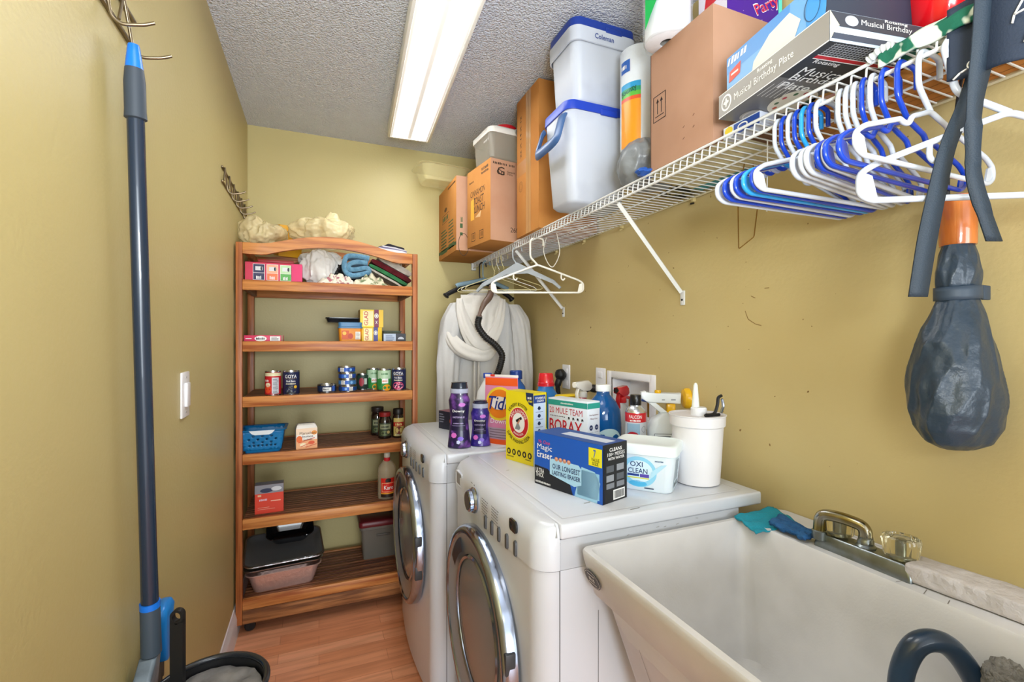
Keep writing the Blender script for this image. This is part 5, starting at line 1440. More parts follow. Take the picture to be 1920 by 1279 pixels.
pack('cardboard_carton', 'orange cereal shipping carton with black emblem next to the green striped one', 'cardboard box', (ctr.x, ctr.y, SZ + .003), ang, (L, dd, .39), m_orange, pr, group='cartons on the wire shelf')
# tall carton
def pr(D, w, d, h):
    f = D['left']; tape = mat('packing_tape', '#b98a52', .15, coat=.6)
    f.rect(d * .44, 0, d * .66, h, tape, 1); f.rect(d * .545, 0, d * .555, h, flat('#7a5226', .8), 2); f.rect(0, h * .44, d * .44, h * .54, flat('#b07a44', .4), 1)
    f.text('22 X 14 X 12', d * .20, h * .72, h * .30, .014, inkb, 2, ang=90); f.ring(d * .2, h * .36, .022, .024, .003, flat('#8f6230', .8), 2); f.ring(d * .2, h * .36, .014, .015, .002, flat('#8f6230', .8), 2)
    D['bottom'].line(0, d / 2, w, d / 2, .003, flat('#7a4c22', .8), 1)
pack('cardboard_carton', 'tall brown carton with tape down its middle reaching the ceiling', 'cardboard box', (.862 + .145, 1.798 + .118, SZ + .003), 0, (.29, .236, .635), m_kr, pr, group='cartons on the wire shelf')

# clear bin with red knob lid, on the cereal carton
t = thing('clear_container', 'clear square container with white lid and red cap on the cereal carton', 'container', (.850, 2.215, SZ + .394), radians(5))
m_clr = mat('clear_plastic', '#cfcabc', .12, trans=.55, alpha=.75, ior=1.2)
b = MB(); b.loft([(.085, .085, 0, .02), (.100, .100, .012, .025), (.108, .108, .125, .028)], m_clr, n=6); b.build('bin', t, smooth=50)
b = MB(); b.loft([(.112, .112, .1252, .03), (.114, .114, .130, .03), (.114, .114, .150, .03), (.100, .100, .162, .03), (.09, .09, .165, .028)], mat('milky_lid', '#e9e6de', .3), n=6); b.build('lid', t, smooth=50)
b = MB(); b.lathe([(.062, .1652), (.066, .168), (.066, .184), (.06, .190), (0, .191)], mat('red_cap2', '#c4202a', .25), Matrix.Translation((.01, -.02, 0)), 40); b.build('red_cap', t)
b = MB(); M = FM((.05, -.1145, .144), (1, 0, 0), (0, 0, 1)); b.lathe([(0, 0), (.030, .0), (.028, .003), (0, .003)], flat('#a9a8a6', .3), M, 28, False, False, 1, .75); b.build('side_tab', t)
# clear tray sticking out
t = thing('clear_tray', 'empty clear plastic tray lying on the far carton under the ceiling', 'tray', (.640, 2.60, SZ + .400), radians(6))
b = MB(); b.loft([(.11, .07, 0, .03), (.135, .095, .075, .04), (.150, .108, .078, .045), (.152, .110, .082, .045), (.135, .096, .079, .04), (.108, .068, .003, .03)], mat('clear_tray_plastic', '#ece2b4', .1, trans=.6, alpha=.40, ior=1.2), n=6); b.build('tray', t, smooth=50)

# ---------------- coolers
m_cw = mat('cooler_white', '#c6ccd8', .42, col2='#b4bac8', vscale=6, lo=.45, hi=.7)
m_cb = mat('cooler_blue', '#1c3fb4', .35)
m_cb2 = mat('cooler_blue_dark', '#1d3a94', .35)
def cooler(label, loc, rz, hx, hy, h, blue, txt, taper=.018, handle=True):
    t = thing('cooler', label, 'cooler', loc, rz, 'white coolers with blue lids')
    b = MB(); b.loft([(hx - taper - .010, hy - taper - .010, 0, .03), (hx - taper, hy - taper, .010, .035), (hx - .003, hy - .003, h * .80, .035), (hx, hy, h, .035)], m_cw, n=6); b.build('body', t, smooth=50)
    b = MB()
    b.loft([(hx + .004, hy + .004, h + .0003, .036), (hx + .005, hy + .005, h + .006, .036), (hx + .004, hy + .004, h + .030, .036), (hx - .010, hy - .010, h + .038, .03)], blue, n=6)
    b.box((.03, -hy - .004, h + .006), (.07, .010, .022), blue, bevel=.004)
    b.build('lid', t, smooth=50)
    if txt:
        b = MB()
        b.loft([(hx + .002, hy + .002, h * .80, .036), (hx + .006, hy + .006, h * .805, .036), (hx + .007, hy + .007, h * .999, .036)], m_cw, n=6, cap0=False, cap1=False)
        D = Dec(b, FM((-hx * .35, -hy - .0072, h * .90), (1, 0, 0), (0, 0, 1))); D.text('Coleman', .035, .0, .078, .018, flat('#1f3a88'), 3)
        b.build('upper_band', t, smooth=50)
    if handle:
        b = MB()
        pth = [(-hx - .006, hy * .75, h * .94), (-hx - .014, hy * .80, h * .90), (-hx - .036, hy * .85, h * .66), (-hx - .040, hy * .5, h * .635), (-hx - .040, -hy * .5, h * .635), (-hx - .036, -hy * .85, h * .66), (-hx - .014, -hy * .80, h * .90), (-hx - .006, -hy * .75, h * .94)]
        b.tube(fillet(pth, .012, 3), .0075, mat('cooler_handle_blue', '#3c5c8c', .35), segs=8, flat_=2.6)
        b.build('carry_handle', t, smooth=60)
    return t
cooler('white cooler with bright blue lid and side handle, lower of the stacked two', (.915, 1.497, SZ + .004), 0, .132, .095, .312, m_cb, None)
cooler('white cooler with dark blue lid and lettered band, upper of the stacked two', (.935, 1.500, SZ + .356), .0, .128, .095, .252, m_cb2, 'x', .012, False)

# ---------------- paper towels, grey bag
t = thing('paper_towel_roll', 'wrapped paper towel roll with orange and rainbow label beside the coolers', 'paper towels', (.992, 1.292, SZ + .155), -1.05)
b = MB(); b.lathe([(.055, 0), (.062, .006), (.062, .325), (.055, .332), (.02, .334)], mat('plastic_wrap', '#e4ebf2', .22, coat=.5, bump=(20, .25)), I4, 40)
D = Dec(b, FM((0, 0, 0), (1, 0, 0), (0, 0, 1)), wrap=(.062, lambda y: .0627))
D.rect(-.045, .0, .030, .150, flat('#f09a12', .3), 1); D.rect(-.045, .150, .030, .162, flat('#e2572a', .3), 1); D.rect(-.045, .162, .030, .176, flat('#5cb83c', .3), 1); D.rect(-.045, .176, .030, .190, flat('#2a9a6a', .3), 1); D.rect(-.045, .190, .030, .208, flat('#2a9ad0', .3), 1)
D.text('Bounty', -.012, .180, .060, .024, flat('#1c4a34', .3), 3, ang=14); D.rect(-.045, .245, -.005, .285, flat('#1f5ab0', .3), 1); D.strokes('4=8', -.028, .265, .026, .014, W_, 3)
b.build('roll_wrapper', t, smooth=50)
b = MB(); b.blob((0, 0, .073), (.085, .085, .080), mat('grey_film', '#83878a', .3, trans=.1, bump=(24, .4)), .28, 1.8, 14, 90, 60, flatten=.0, ridge=True)
single(b, 'grey_plastic_bag', 'knotted grey plastic bag bulging over the shelf edge beside the coolers', 'plastic bag', (.975, 1.222, SZ + .0025), smooth=60)
b = MB(); b.blob((0, 0, .012), (.03, .03, .012), flat('#2a5ab0', .3), .5, 2.5, 8, 30, 18, ridge=True)
single(b, 'blue_scrap', 'small bright blue plastic scrap against the grey bag', 'plastic scrap', (.893, 1.125, SZ + .004), smooth=60)
# flat things under the large carton
b = MB(); b.bx(-.12, .12, -.16, .16, 0, .004, mat('cream_card', '#d6cda6', .7)); D = Dec(b, FM((-.12, .16, 0), (1, 0, 0), (0, -1, 0))); D.rect(.20, .0, .24, .20, flat('#1f8a94'), 1)
single(b, 'cream_folder', 'flat cream folder with teal edge seen through the wires under the carton', 'folder', (1.02, .99, SZ + .0026), (0, 0, .05))
def rug(name, label, cat, loc, w, d, h, m, seed, grp=None):
    b = MB()
    def fn(u, v):
        q = noise.noise(Vector((u * 4 + seed, v * 4, seed)))
        e = (1 - abs(2 * u - 1) ** 4) * (1 - abs(2 * v - 1) ** 4)
        return Vector(((u - .5) * w, (v - .5) * d, .002 + h * e * (.7 + .6 * q)))
    b.grid(fn, 26, 26, m)
    o = single(b, name, label, cat, loc, group=grp, smooth=60); solid(o, .003, 1); return o
rug('dark_print_cloth', 'dark patterned cloth lying on the wires beside the grey bag', 'cloth', (1.09, 1.19, SZ + .0025), .10, .14, .012, mat('dark_print', '#2e2e24', .9, col2='#8a8250', vscale=26, vdet=2, lo=.5, hi=.56), 4)

# large carton with arrows
def pr(D, w, d, h):
    f = D['left']; k = flat('#2a1a14', .7)
    x = .012; f.frame(x, h * .40, x + .052, h * .62, .0025, k, 1)
    for q in (.018, .034):
        f.rect(x + q - .0016, h * .46, x + q + .0016, h * .57, k, 1); f.poly([(x + q - .006, h * .555), (x + q + .006, h * .555), (x + q, h * .59)], k, 1)
    f.rect(x + .008, h * .437, x + .044, h * .445, k, 1)
    for qx, qy in ((.13, .22), (.165, .27), (.13, .13), (.165, .18)): f.line(qx, h * qy, qx + .006, h * (qy + .012), .002, flat('#5a3a28', .8), 1)
    f.rect(0, 0, .003, h, flat('#5a3c2c', .8), 1)
pack('cardboard_carton', 'large pinkish brown carton with two up arrows at the middle of the wire shelf', 'cardboard box', (.885 + .13, .868 + .116, SZ + .0075), 0, (.26, .232, .335), mat('pink_kraft', '#ab846c', .8, col2='#b28b73', vscale=8, spec=.2), pr, group='cartons on the wire shelf')
# toilet paper pack
t = thing('toilet_paper_pack', 'clear green wrapped toilet paper rolls on top of the arrow marked carton', 'toilet paper', (.890, 1.035, SZ + .344))
b = MB(); b.lathe([(.020, .0), (.020, -.001), (.055, 0), (.060, .004), (.060, .11), (.055, .114), (.02, .114), (.02, .0)], mat('tissue', '#e9e9ee', .9, bump=(90, .1)), I4, 40, False, False); b.build('roll', t)
b = MB(); b.lathe([(.0195, .003), (.0195, .110)], flat('#9a948c', .8), I4, 24, False, False); b.build('cardboard_core', t)
b = MB(); b.lathe([(.020, .118), (.056, .119), (.060, .123), (.060, .20), (.02, .20)], mat('tissue', '#e9e9ee', .9), I4, 40, True, True); b.build('roll', t)
b = MB()
def fn(u, v):
    a = 2 * pi * u; z = -.006 + v * .215; r = .0655 + .004 * noise.noise(Vector((cos(a) * 3, sin(a) * 3, v * 7)))
    if v < .05: r *= .93
    return Vector((r * cos(a), r * sin(a), z))
b.grid(fn, 60, 24, mat('clear_wrap', '#dfeaf0', .08, trans=.8, alpha=.35, ior=1.1), closeu=True)
D = Dec(b, FM((0, 0, 0), (1, 0, 0), (0, 0, 1)) @ Matrix.Rotation(-.9, 4, 'Y'), wrap=(.066, lambda y: .0705))
D.poly([(-.05, .02), (-.03, .05), (-.012, .085), (.02, .12), (-.05, .20)], flat('#12a24c', .3), 1)
b.build('printed_wrapper', t, smooth=60)
# purple party box
def pr(D, w, d, h):
    f = D['front']; f.rect(0, 0, w, h, flat('#43148c', .3), 1); f.text('Party', w * .72, h * .52, w * .5, .040, W_, 2, ang=32); f.text('Party', w * .72, h * .52, w * .49, .034, flat('#c4204c'), 3, ang=32)
    rr = random.Random(3)
    for k in range(16): f.ell(rr.uniform(.01, w - .01), rr.uniform(.01, h - .01), .0012, .0012, flat('#c9a8d8'), 2, 6)
    f.rect(w * .93, h * .3, w, h, flat('#5ad0c0'), 4)
    l = D['left']; l.rect(0, 0, d, h, flat('#dcd6e4', .3), 1); l.poly([(d * .2, h * .5), (d * .8, h * .6), (d * .8, h * .95), (d * .3, h * .9)], flat('#c4202c'), 2)
pack('party_box', 'glossy purple box with red script lettering on the arrow marked carton', 'box', (1.062, .948, SZ + .3435), -.03, (.19, .10, .13), flat('#3c1280', .3), pr)
# packet under the plate box, flattened cardboard
def pr(D, w, d, h):
    f = D['left']; f.rect(0, 0, d, h, flat('#d8dce8'), 1); f.rect(d * .3, 0, d, h * .9, flat('#2a4a9a'), 2); f.ell(d * .16, h * .6, .012, .010, flat('#e2c81e'), 3, 8); f.ring(d * .55, h * .5, .014, .008, .003, W_, 3)
pack('printed_packet', 'small blue and white packet under the far end of the grey box', 'packet', (.925, .800, SZ + .0025), 0, (.05, .10, .028), flat('#c9d0e0'), pr)
b = MB(); b.bx(-.075, .075, -.20, .20, 0, .022, m_kr, .002); D = Dec(b, FM((-.075, .20, 0), (1, 0, 0), (0, -1, 0)))
for k in range(5): D.line(.01 + .028 * k, 0, .02 + .028 * k, .4, .0015, flat('#7a5226', .8), 1)
single(b, 'folded_cardboard', 'flattened brown cardboard lying at the back of the shelf under the grey box', 'cardboard', (1.075, .60, SZ + .0025))
# musical birthday plate box
A, B = Vector((.852, .818)), Vector((.802, .532)); L = (B - A).length; ang = yaw_of(A, B); dd = .262
ctr = (A + B) / 2 + Vector((-sin(ang), cos(ang))) * (dd / 2)
def pr(D, w, d, h):
    f = D['front']; gy = flat('#8d8880', .35)
    f.rect(0, 0, w, h, gy, 1); f.rect(0, 0, w, .002, W_, 2); f.rect(0, h - .0015, w, h, W_, 2)
    f.ell(w * .09, h * .5, .017, .018, W_, 2); f.ell(w * .09, h * .5, .013, .014, gy, 3); f.ell(w * .09, h * .5, .009, .004, W_, 4); f.ell(w * .09, h * .5, .003, .011, W_, 4)
    f.text('Musical Birthday Plate', w * .46, h * .45, w * .56, .019, W_, 3); f.text('Rotating', w * .49, h * .80, w * .14, .010, W_, 3)
    g = D['bottom']; dkk = flat('#2c3036', .35)
    g.rect(0, 0, w, d, flat('#6a6a6c', .35), 1); g.rect(w * .62, 0, w, d, dkk, 2)
    # local x runs along the box, local y towards the aisle face
    for i, (s_, ww, hh_) in enumerate((('Rotating', .056, .013), ('Musical', .100, .024), ('Birthday', .110, .026), ('Plate', .070, .023))):
        g.text(s_, w * (.80 - .085 * i) - (.0 if i else -.004), d - .022 - ww / 2, ww, hh_, W_, 4, ang=-90)
    g.rect(w * .845, 0, w * .875, d - .012, flat('#c41e30', .35), 3); g.rect(w * .838, 0, w * .845, d - .012, W_, 3); g.rect(w * .875, 0, w * .882, d - .012, W_, 3)
    for k in range(6): g.rect(w * (.895 + .018 * k), 0, w * (.898 + .018 * k), d - .014, flat('#c9ced4'), 3)
    k = 0
    while k * .007 < d - .014: g.rect(w * .885, k * .007, w * .995, k * .007 + .001, flat('#c9ced4'), 3); k += 1
    g.ell(w * .36, d * .62, .050, .044, flat('#d9d4c6'), 3, 36)
    cc = ['#a83a3a', '#3f6a4a', '#b84a5a', '#4a6a50', '#c0503a']
    for k in range(10):
        a = 2 * pi * k / 10; g.ell(w * .36 + .036 * cos(a), d * .62 + .030 * sin(a), .006, .004, flat(cc[k % 5]), 4, 8)
    g.ell(w * .38, d * .30, .070, .055, flat('#b88a4a'), 3, 30); g.ell(w * .42, d * .28, .055, .046, flat('#d9a0a0'), 4, 9); g.ell(w * .36, d * .2, .03, .03, flat('#c9763a'), 5, 9); g.ell(w * .45, d * .38, .020, .016, flat('#e2b49a'), 5, 9); g.ell(w * .25, d * .32, .022, .02, flat('#c8c06a'), 5, 9)
    g.ell(w * .12, d * .78, .026, .024, flat('#a8a49c'), 3, 24); g.ring(w * .12, d * .78, .020, .018, .0018, flat('#e4e0d8'), 4)
    g.lines(w * .38, d * .97, w * .60, 6, .010, .002, flat('#c9c9c9'), 3)
    r = D['right']; r.rect(0, 0, d, h, flat('#b9cbe0', .35), 1); r.rect(0, h * .52, d, h * .99, flat('#343a48', .35), 2); r.poly([(0, h), (0, 0), (.012, h * .45), (.02, h * .55)], flat('#d9cfae'), 3)
    r.ell(.045, h * .76, .014, .009, flat('#aab0bc'), 3); r.text('Musical Birthday', .12, h * .74, .11, .012, W_, 4); r.text('Rotating', .14, h * .93, .05, .006, W_, 4); r.rect(0, h * .10, d, h * .30, flat('#3b4456', .35), 2); r.rect(0, h * .3, d, h * .33, W_, 3)
pack('cake_plate_box', 'long grey box with white lettering jutting over the shelf edge', 'box', (ctr.x, ctr.y, SZ + .031), ang, (L, dd, .052), flat('#55575c', .35), pr)
# blue appliance box on it
def pr(D, w, d, h):
    f = D['front']; f.rect(0, 0, w, h, flat('#6aa6dc', .35), 1); f.rect(0, h * .55, w * .7, h, flat('#4a8ed4', .35), 2)
    f.poly([(w * .30, .0), (w * .33, h * .35), (w * .50, h * .70), (w * .70, h * .80), (w * .80, h * .45), (w * .72, .0)], flat('#e2ddd6'), 3)
    f.strokes('FILTER', w * .14, h * .86, w * .24, .016, W_, 3, shear=.3); f.poly([(w * .03, h * .30), (w * .17, h * .36), (w * .18, h * .66), (w * .04, h * .58)], flat('#e2543c'), 3); f.rect(w * .06, h * .45, w * .15, h * .50, W_, 4)
    f.ell(w * .93, h * .4, .022, .05, flat('#3a94dc', .35), 4); f.ring(w * .90, h * .5, .018, .025, .002, flat('#22507c'), 5)
    D['right'].rect(0, 0, d, h, flat('#2a3446'), 1)
    D['top'].rect(0, 0, w, d, flat('#5a98d4', .35), 1)
pack('appliance_box', 'bright blue box with a white shape printed on it, lying on the grey box', 'box', (ctr.x - .012 + .0, ctr.y + .012, SZ + .0835), ang, (L - .03, .20, .085), flat('#4a8ed4', .35), pr)
# things at the near end of the shelf, cut by the top of the picture
t = thing('orange_tub', 'orange and pink snack tub behind the near end of the grey box', 'tub', (1.052, .602, SZ + .0835), .4)
b = MB(); b.lathe([(.030, 0), (.034, .004), (.038, .10)], flat('#ee6a3c', .3), I4, 32)
D = Dec(b, FM((0, 0, 0), (1, 0, 0), (0, 0, 1)), wrap=(.036, lambda y: .0352 + .035 * y)); D.rect(-.02, .04, .03, .06, flat('#f0e0d8'), 2); D.strokes('SNACK', .004, .05, .036, .012, flat('#c83a2a'), 3); b.build('tub', t)
b = MB(); b.lathe([(.039, .1002), (.041, .102), (.041, .112), (.037, .114)], flat('#e8e0dc', .3), I4, 32); b.build('lid', t)
t = thing('red_bucket', 'glossy red plastic bucket at the near end of the wire shelf', 'bucket', (1.055, .488, SZ + .0835))
b = MB(); b.lathe([(.048, 0), (.052, .003), (.062, .13), (.066, .132), (.066, .136), (.060, .136), (.050, .004), (0, .003)], mat('red_plastic', '#d8101c', .15, coat=.6), I4, 48, True, False); b.build('body', t, smooth=50)
b = MB(); b.tube([(.066 * cos(a), .066 * sin(a), .134) for a in [2 * pi * k / 48 for k in range(48)]], .003, mat('red_plastic', '#d8101c', .15), segs=8, closed=True); b.build('rim', t)
# green print cloth draped on the lip
m_green = mat('green_print', '#12604a', .85, col2='#d4ded0', vscale=24, vdet=2, lo=.52, hi=.55, bump=(60, .3))
b = MB()
def fn(u, v):
    y = .500 - u * .20; s_ = v * .16
    x = .885 + .095 - s_ if s_ < .095 else .885 - .006
    z = SZ + .008 + .006 * noise.noise(Vector((u * 7, v * 5, 2))) if s_ < .095 else SZ + .006 - (s_ - .095) * .35
    return Vector((x + .003 * sin(u * 20) * v, y, z + .006 * abs(sin(u * 9 + v * 3)) * (1 if s_ < .095 else .2)))
b.grid(fn, 50, 24, m_green)
o = single(b, 'green_print_cloth', 'green and white printed cloth rolled along the shelf edge below the red bucket', 'cloth', smooth=60); solid(o, .005, 1)
b = MB(); b.tube(smooth_path([(.879, .515, SZ + .006), (.877, .495, SZ + .012), (.880, .478, SZ + .012)], 8), [.006 + .002 * (k % 3 == 0) for k in range(17)], flat('#ccd2d2', .8), segs=12)
single(b, 'ribbed_cuff', 'ribbed grey cuff of cloth at the end of the green printed cloth', 'cloth', smooth=60)
rug('red_cloth', 'dull red folded cloth on the wires at the near end of the shelf', 'cloth', (1.055, .355, SZ + .0025), .10, .09, .02, mat('dull_red', '#a8382e', .85, bump=(60, .3)), 9)
# navy patterned bag with straps
m_navy = mat('navy_canvas', '#1f2b3e', .7, bump=(400, .15))
m_strap = mat('strap_webbing', '#25323f', .6, bump=(500, .2))
t = thing('patterned_bag', 'navy bandana print bag with hanging straps at the near end of the shelf', 'bag', (.95, .34, SZ))
b = MB()
def fn(u, v):
    # a flap that rests on the shelf and falls over the lip
    y = .405 - u * .20
    s_ = v * .24
    if s_ < .12: x, z = 1.0 - s_, SZ + .024 + .006 * noise.noise(Vector((u * 5, v * 5, 0)))
    else:
        q = s_ - .12; x, z = .876 + .006 * sin(u * 14) - .01 * q, SZ + .018 - q * (1 - .25 * abs(u - .45))
    return Vector((x, y, z))
b.grid(fn, 40, 40, m_navy); M = FM((.8665, .405, SZ - .10), (0, -1, 0), (0, 0, 1)); D = Dec(b, M, eps=.0008)
def curl(pts, tk=.0016):
    for p, q in zip(pts, pts[1:]): D.line(p[0], p[1], q[0], q[1], tk, W_, 1)
D.ring(.034, .018, .006, .006, .0016, W_, 1); curl([(.012, .006), (.02, .012), (.028, .014)]); curl([(.034, .026), (.04, .034), (.037, .044)])
curl([(.10, .10), (.096, .085), (.086, .075), (.078, .06), (.076, .05)]); curl([(.078, .06), (.09, .062), (.096, .064)]); curl([(.10, .04), (.092, .03), (.088, .018)])
D.ell(.118, .055, .007, .005, flat('#e2cc3a'), 1); o = b.build('canvas_flap', t, world=True, smooth=60); solid(o, .003)
def strap(name, pts, w, dirv=(.3, -1, 0), parent=t):
    """flat webbing: list of (point, half width)"""
    b = MB(); P = smooth_path([p[0] for p in pts], 6); n = len(P)
    W = [];
    for i in range(n):
        q = i / (n - 1) * (len(pts) - 1); k = min(int(q), len(pts) - 2); W.append(pts[k][1] + (pts[k + 1][1] - pts[k][1]) * (q - k))
    vco = []; fs = []
    for i, p in enumerate(P):
        tw = pts[min(int(i / (n - 1) * (len(pts) - 1) + .5), len(pts) - 1)][2]
        d = Vector((cos(tw), sin(tw), 0))
        vco += [p - d * W[i], p + d * W[i]]
    for i in range(n - 1): fs.append((2 * i, 2 * i + 1, 2 * i + 3, 2 * i + 2))
    b.addfaces(vco, fs, m_strap); o = b.build(name, parent, world=True, smooth=60); solid(o, .0025); return o
tw = -.35
strap('strap', [(V(.905, .345, SZ + .03), .021, tw), (V(.872, .352, SZ + .028), .021, tw), (V(.868, .358, 1.73), .019, tw), (V(.866, .368, 1.65), .012, tw), (V(.870, .372, 1.58), .0085, tw - .4), (V(.872, .370, 1.53), .0105, tw - .2), (V(.902, .362, 1.45), .012, tw)], 1)
strap('strap', [(V(.905, .385, 1.70), .013, tw), (V(.896, .392, 1.66), .013, tw), (V(.873, .402, 1.60), .0125, tw), (V(.860, .408, 1.54), .014, tw), (V(.842, .413, 1.46), .015, tw), (V(.828, .418, 1.372), .0145, tw)], 1)

# ================================================================ UMBRELLA
um = thing('folded_umbrella', 'black folded umbrella with wooden handle hanging from the wire shelf', 'umbrella', (1.068, .478, 1.11))
m_umb = mat('umbrella_nylon', '#283848', .36, spec=.6, bump=(50, .3))
m_uw = mat('umbrella_wood', '#a8541c', .22, coat=.6, col2='#c87434', vs_=(8, 8, 1), vscale=6)
b = MB(); b.lathe([(.0, 1.478), (.0255, 1.478), (.0262, 1.482), (.027, 1.556), (.026, 1.566), (.021, 1.568), (.0, 1.566)], m_uw, Matrix.Translation((1.068, .478, 0)), 40, False, False)
b.build('handle', um, world=True)
b = MB()
b.tube(smooth_path([(1.052, .484, 1.550), (1.046, .482, 1.60), (1.050, .476, 1.68), (1.060, .470, 1.77), (1.07, .466, 1.795)], 5), .003, m_rub, segs=8)
b.tube(smooth_path([(1.085, .466, 1.560), (1.080, .462, 1.62), (1.076, .462, 1.70), (1.074, .464, 1.795)], 5), .003, m_rub, segs=8)
b.build('wrist_cord', um, world=True)
prof = [(1.478, .028), (1.46, .034), (1.43, .040), (1.405, .038), (1.395, .033), (1.375, .038), (1.34, .052), (1.30, .068), (1.26, .078), (1.22, .084), (1.18, .084), (1.15, .076), (1.125, .058), (1.113, .03), (1.110, .004)]
def um_r(z):
    for (z0, r0), (z1, r1) in zip(prof, prof[1:]):
        if z1 <= z <= z0: t_ = (z0 - z) / (z0 - z1); return r0 + (r1 - r0) * t_
    return .004
def fn(u, v):
    z = 1.478 - v * (1.478 - 1.110)
    r = um_r(z); a = 2 * pi * u
    low = min(1, max(0, (1.40 - z) / .1))
    q = a + (1.478 - z) * (5.5 if z < 1.40 else 9)
    r1 = 1 - abs(2 * ((q * 3 / (2 * pi) + .25 * noise.noise(Vector((cos(a), sin(a), z * 9)))) % 1) - 1)
    r2 = 1 - abs(2 * ((q * 7 / (2 * pi) + .6 * noise.noise(Vector((cos(a) * 2, sin(a) * 2, z * 14)))) % 1) - 1)
    k = (.10 * low + .05) * (r1 ** 1.6 - .5) + .055 * (r2 ** 2 - .4) + .05 * noise.noise(Vector((cos(a) * 3, sin(a) * 3, z * 22)))
    x = r * (1 + k) * cos(a); y = r * .75 * (1 + k) * sin(a)
    return Vector((1.068 + x - .006 * low, .478 + y, z))
b = MB(); b.grid(fn, 200, 110, m_umb, closeu=True); b.build('canopy', um, world=True, smooth=50)
b = MB()
def fn(u, v): 
    a = 2 * pi * u; return Vector((1.067 + (.0375) * cos(a) * (1 + .02 * sin(3 * a)), .478 + .031 * sin(a), 1.404 - v * .024 + .002 * cos(a)))
b.grid(fn, 40, 3, mat('umb_band', '#364454', .5), closeu=True); b.box((1.098, .452, 1.392), (.02, .004, .024), mat('umb_band', '#364454', .5), bevel=.001)
o = b.build('tie_band', um, world=True); solid(o, .002)
# ================================================================ HANGERS
hp_w = mat('hanger_white', '#c6cedb', .22, coat=.3); hp_b = mat('hanger_blue', '#1440b8', .2, coat=.3); hp_c = mat('hanger_cyan', '#2a9ae0', .2, coat=.3)
RZL = SZ - .028
def tubular(label, x, y, rz, m, bar=.182, hw=.186, r=.0042, group=None, z=RZL + .0036, lean=0, notch=True, c=.020, first={}):
    key = (m.name, bar, hw, r, notch, c)
    g = group
    if key in first:
        o = dup(first[key], (x, y, z), rz, label, g)
        if lean: o.rotation_euler[1] = lean
        return o
    t = thing('clothes_hanger', label, 'hanger', (x, y, z), rz, g)
    t.rotation_euler[1] = lean
    j = bar * .48
    b = MB()
    pts = fillet([(.046, 0, -.030), (.046, 0, .0), (.030, 0, .0045), (.012, 0, .0045), (-.004, 0, .0045), (-.012, 0, -.010), (-.012 + (c - .02) * .3, 0, -j + .035), (c, 0, -j)], .012, 5)
    b.tube(pts, r, m, segs=10); b.build('hook', t, smooth=60)
    b = MB()
    half = [(c, 0, -j), (c + .035, 0, -j - .012)]
    if notch: half += [(c + .048, 0, -j - .016), (c + .058, 0, -j - .030), (c + .070, 0, -j - .030), (c + .080, 0, -j - .026)]
    e = bar * .80
    half += [(c + hw - .022, 0, -e + .008), (c + hw, 0, -e - .006), (c + hw, 0, -bar + .010), (c + hw - .016, 0, -bar)]
    rt = half; lf = [(2 * c - p[0], p[1], p[2]) for p in half]
    loop = rt + list(reversed(lf[1:]))
    b.tube(fillet(loop, .010, 4, closed=True), r, m, segs=10, closed=True)
    for s_ in (-1, 1):   # webbed end
        x0 = c + s_ * (hw - .004); x1 = c + s_ * (hw - .026)
        b.prism([(x0, -e - .004), (x0, -bar + .008), (x0 - s_ * .012, -bar + .002), (x1, -bar + .001), (x0 - s_ * .014, -e - .010), ] if s_ > 0 else [(x0 - s_ * .014, -e - .010), (x1, -bar + .001), (x0 - s_ * .012, -bar + .002), (x0, -bar + .008), (x0, -e - .004)], -.0015, .0015, m, FM((0, 0, 0), (1, 0, 0), (0, 0, 1)))
    b.build('frame', t, smooth=60)
    if not notch:
        for s_ in (-1, 1):
            b = MB()
            x0 = c + s_ * hw * .52; zz = -j - (e - j) * .5
            b.tube(smooth_path([(x0, 0, zz - .004), (x0, 0, zz - .022), (x0 + .008, 0, zz - .030), (x0 + .016, 0, zz - .022)], 4), r * .8, m, segs=8)
            b.build('strap_hook', t, smooth=60)
    first[key] = t
    return t
GA = 'far bunch of white and blue hangers on the shelf rail'
hs = SXF + .0   # the rail sits inside the hook, 12 mm behind its upright
names = {hp_w.name: 'white', hp_b.name: 'blue', hp_c.name: 'sky blue'}
ordA = ['farthest', 'second from the far end', 'third from the far end', 'middle', 'fifth from the far end', 'sixth from the far end', 'nearest']
for k, m in enumerate((hp_w, hp_b, hp_w, hp_b, hp_c, hp_b, hp_w)):
    tubular('%s plastic hanger, %s in the far bunch' % (names[m.name], ordA[k]), hs, .692 - .0145 * k, .02 * (k % 3) - .02, m, group=GA)
GB = 'near bunch of white and blue hangers on the shelf rail'
for k, (m, y, rz) in enumerate(((hp_w, .566, .16), (hp_w, .553, .17), (hp_w, .540, .15), (hp_b, .526, .17), (hp_w, .512, .15), (hp_b, .494, .06), (hp_b, .470, .04), (hp_w, .440, .0))):
    tubular('%s plastic hanger, %s in the near bunch' % (names[m.name], ['farthest', 'second from the far end', 'third from the far end', 'fourth from the far end', 'fifth from the far end', 'sixth from the far end', 'second from the near end', 'nearest'][k]), hs, y, rz, m, group=GB)
tubular('large white hanger nearest the camera, turned towards the room', hs, .402, radians(-30), hp_w, bar=.238, hw=.205, r=.0050, notch=False, c=.075)
tubular('white hanger facing the room alone at the far part of the shelf', hs, 1.905, radians(-22), mat('hanger_ivory', '#ece8dc', .25), bar=.238, hw=.205, r=.0045, notch=False)
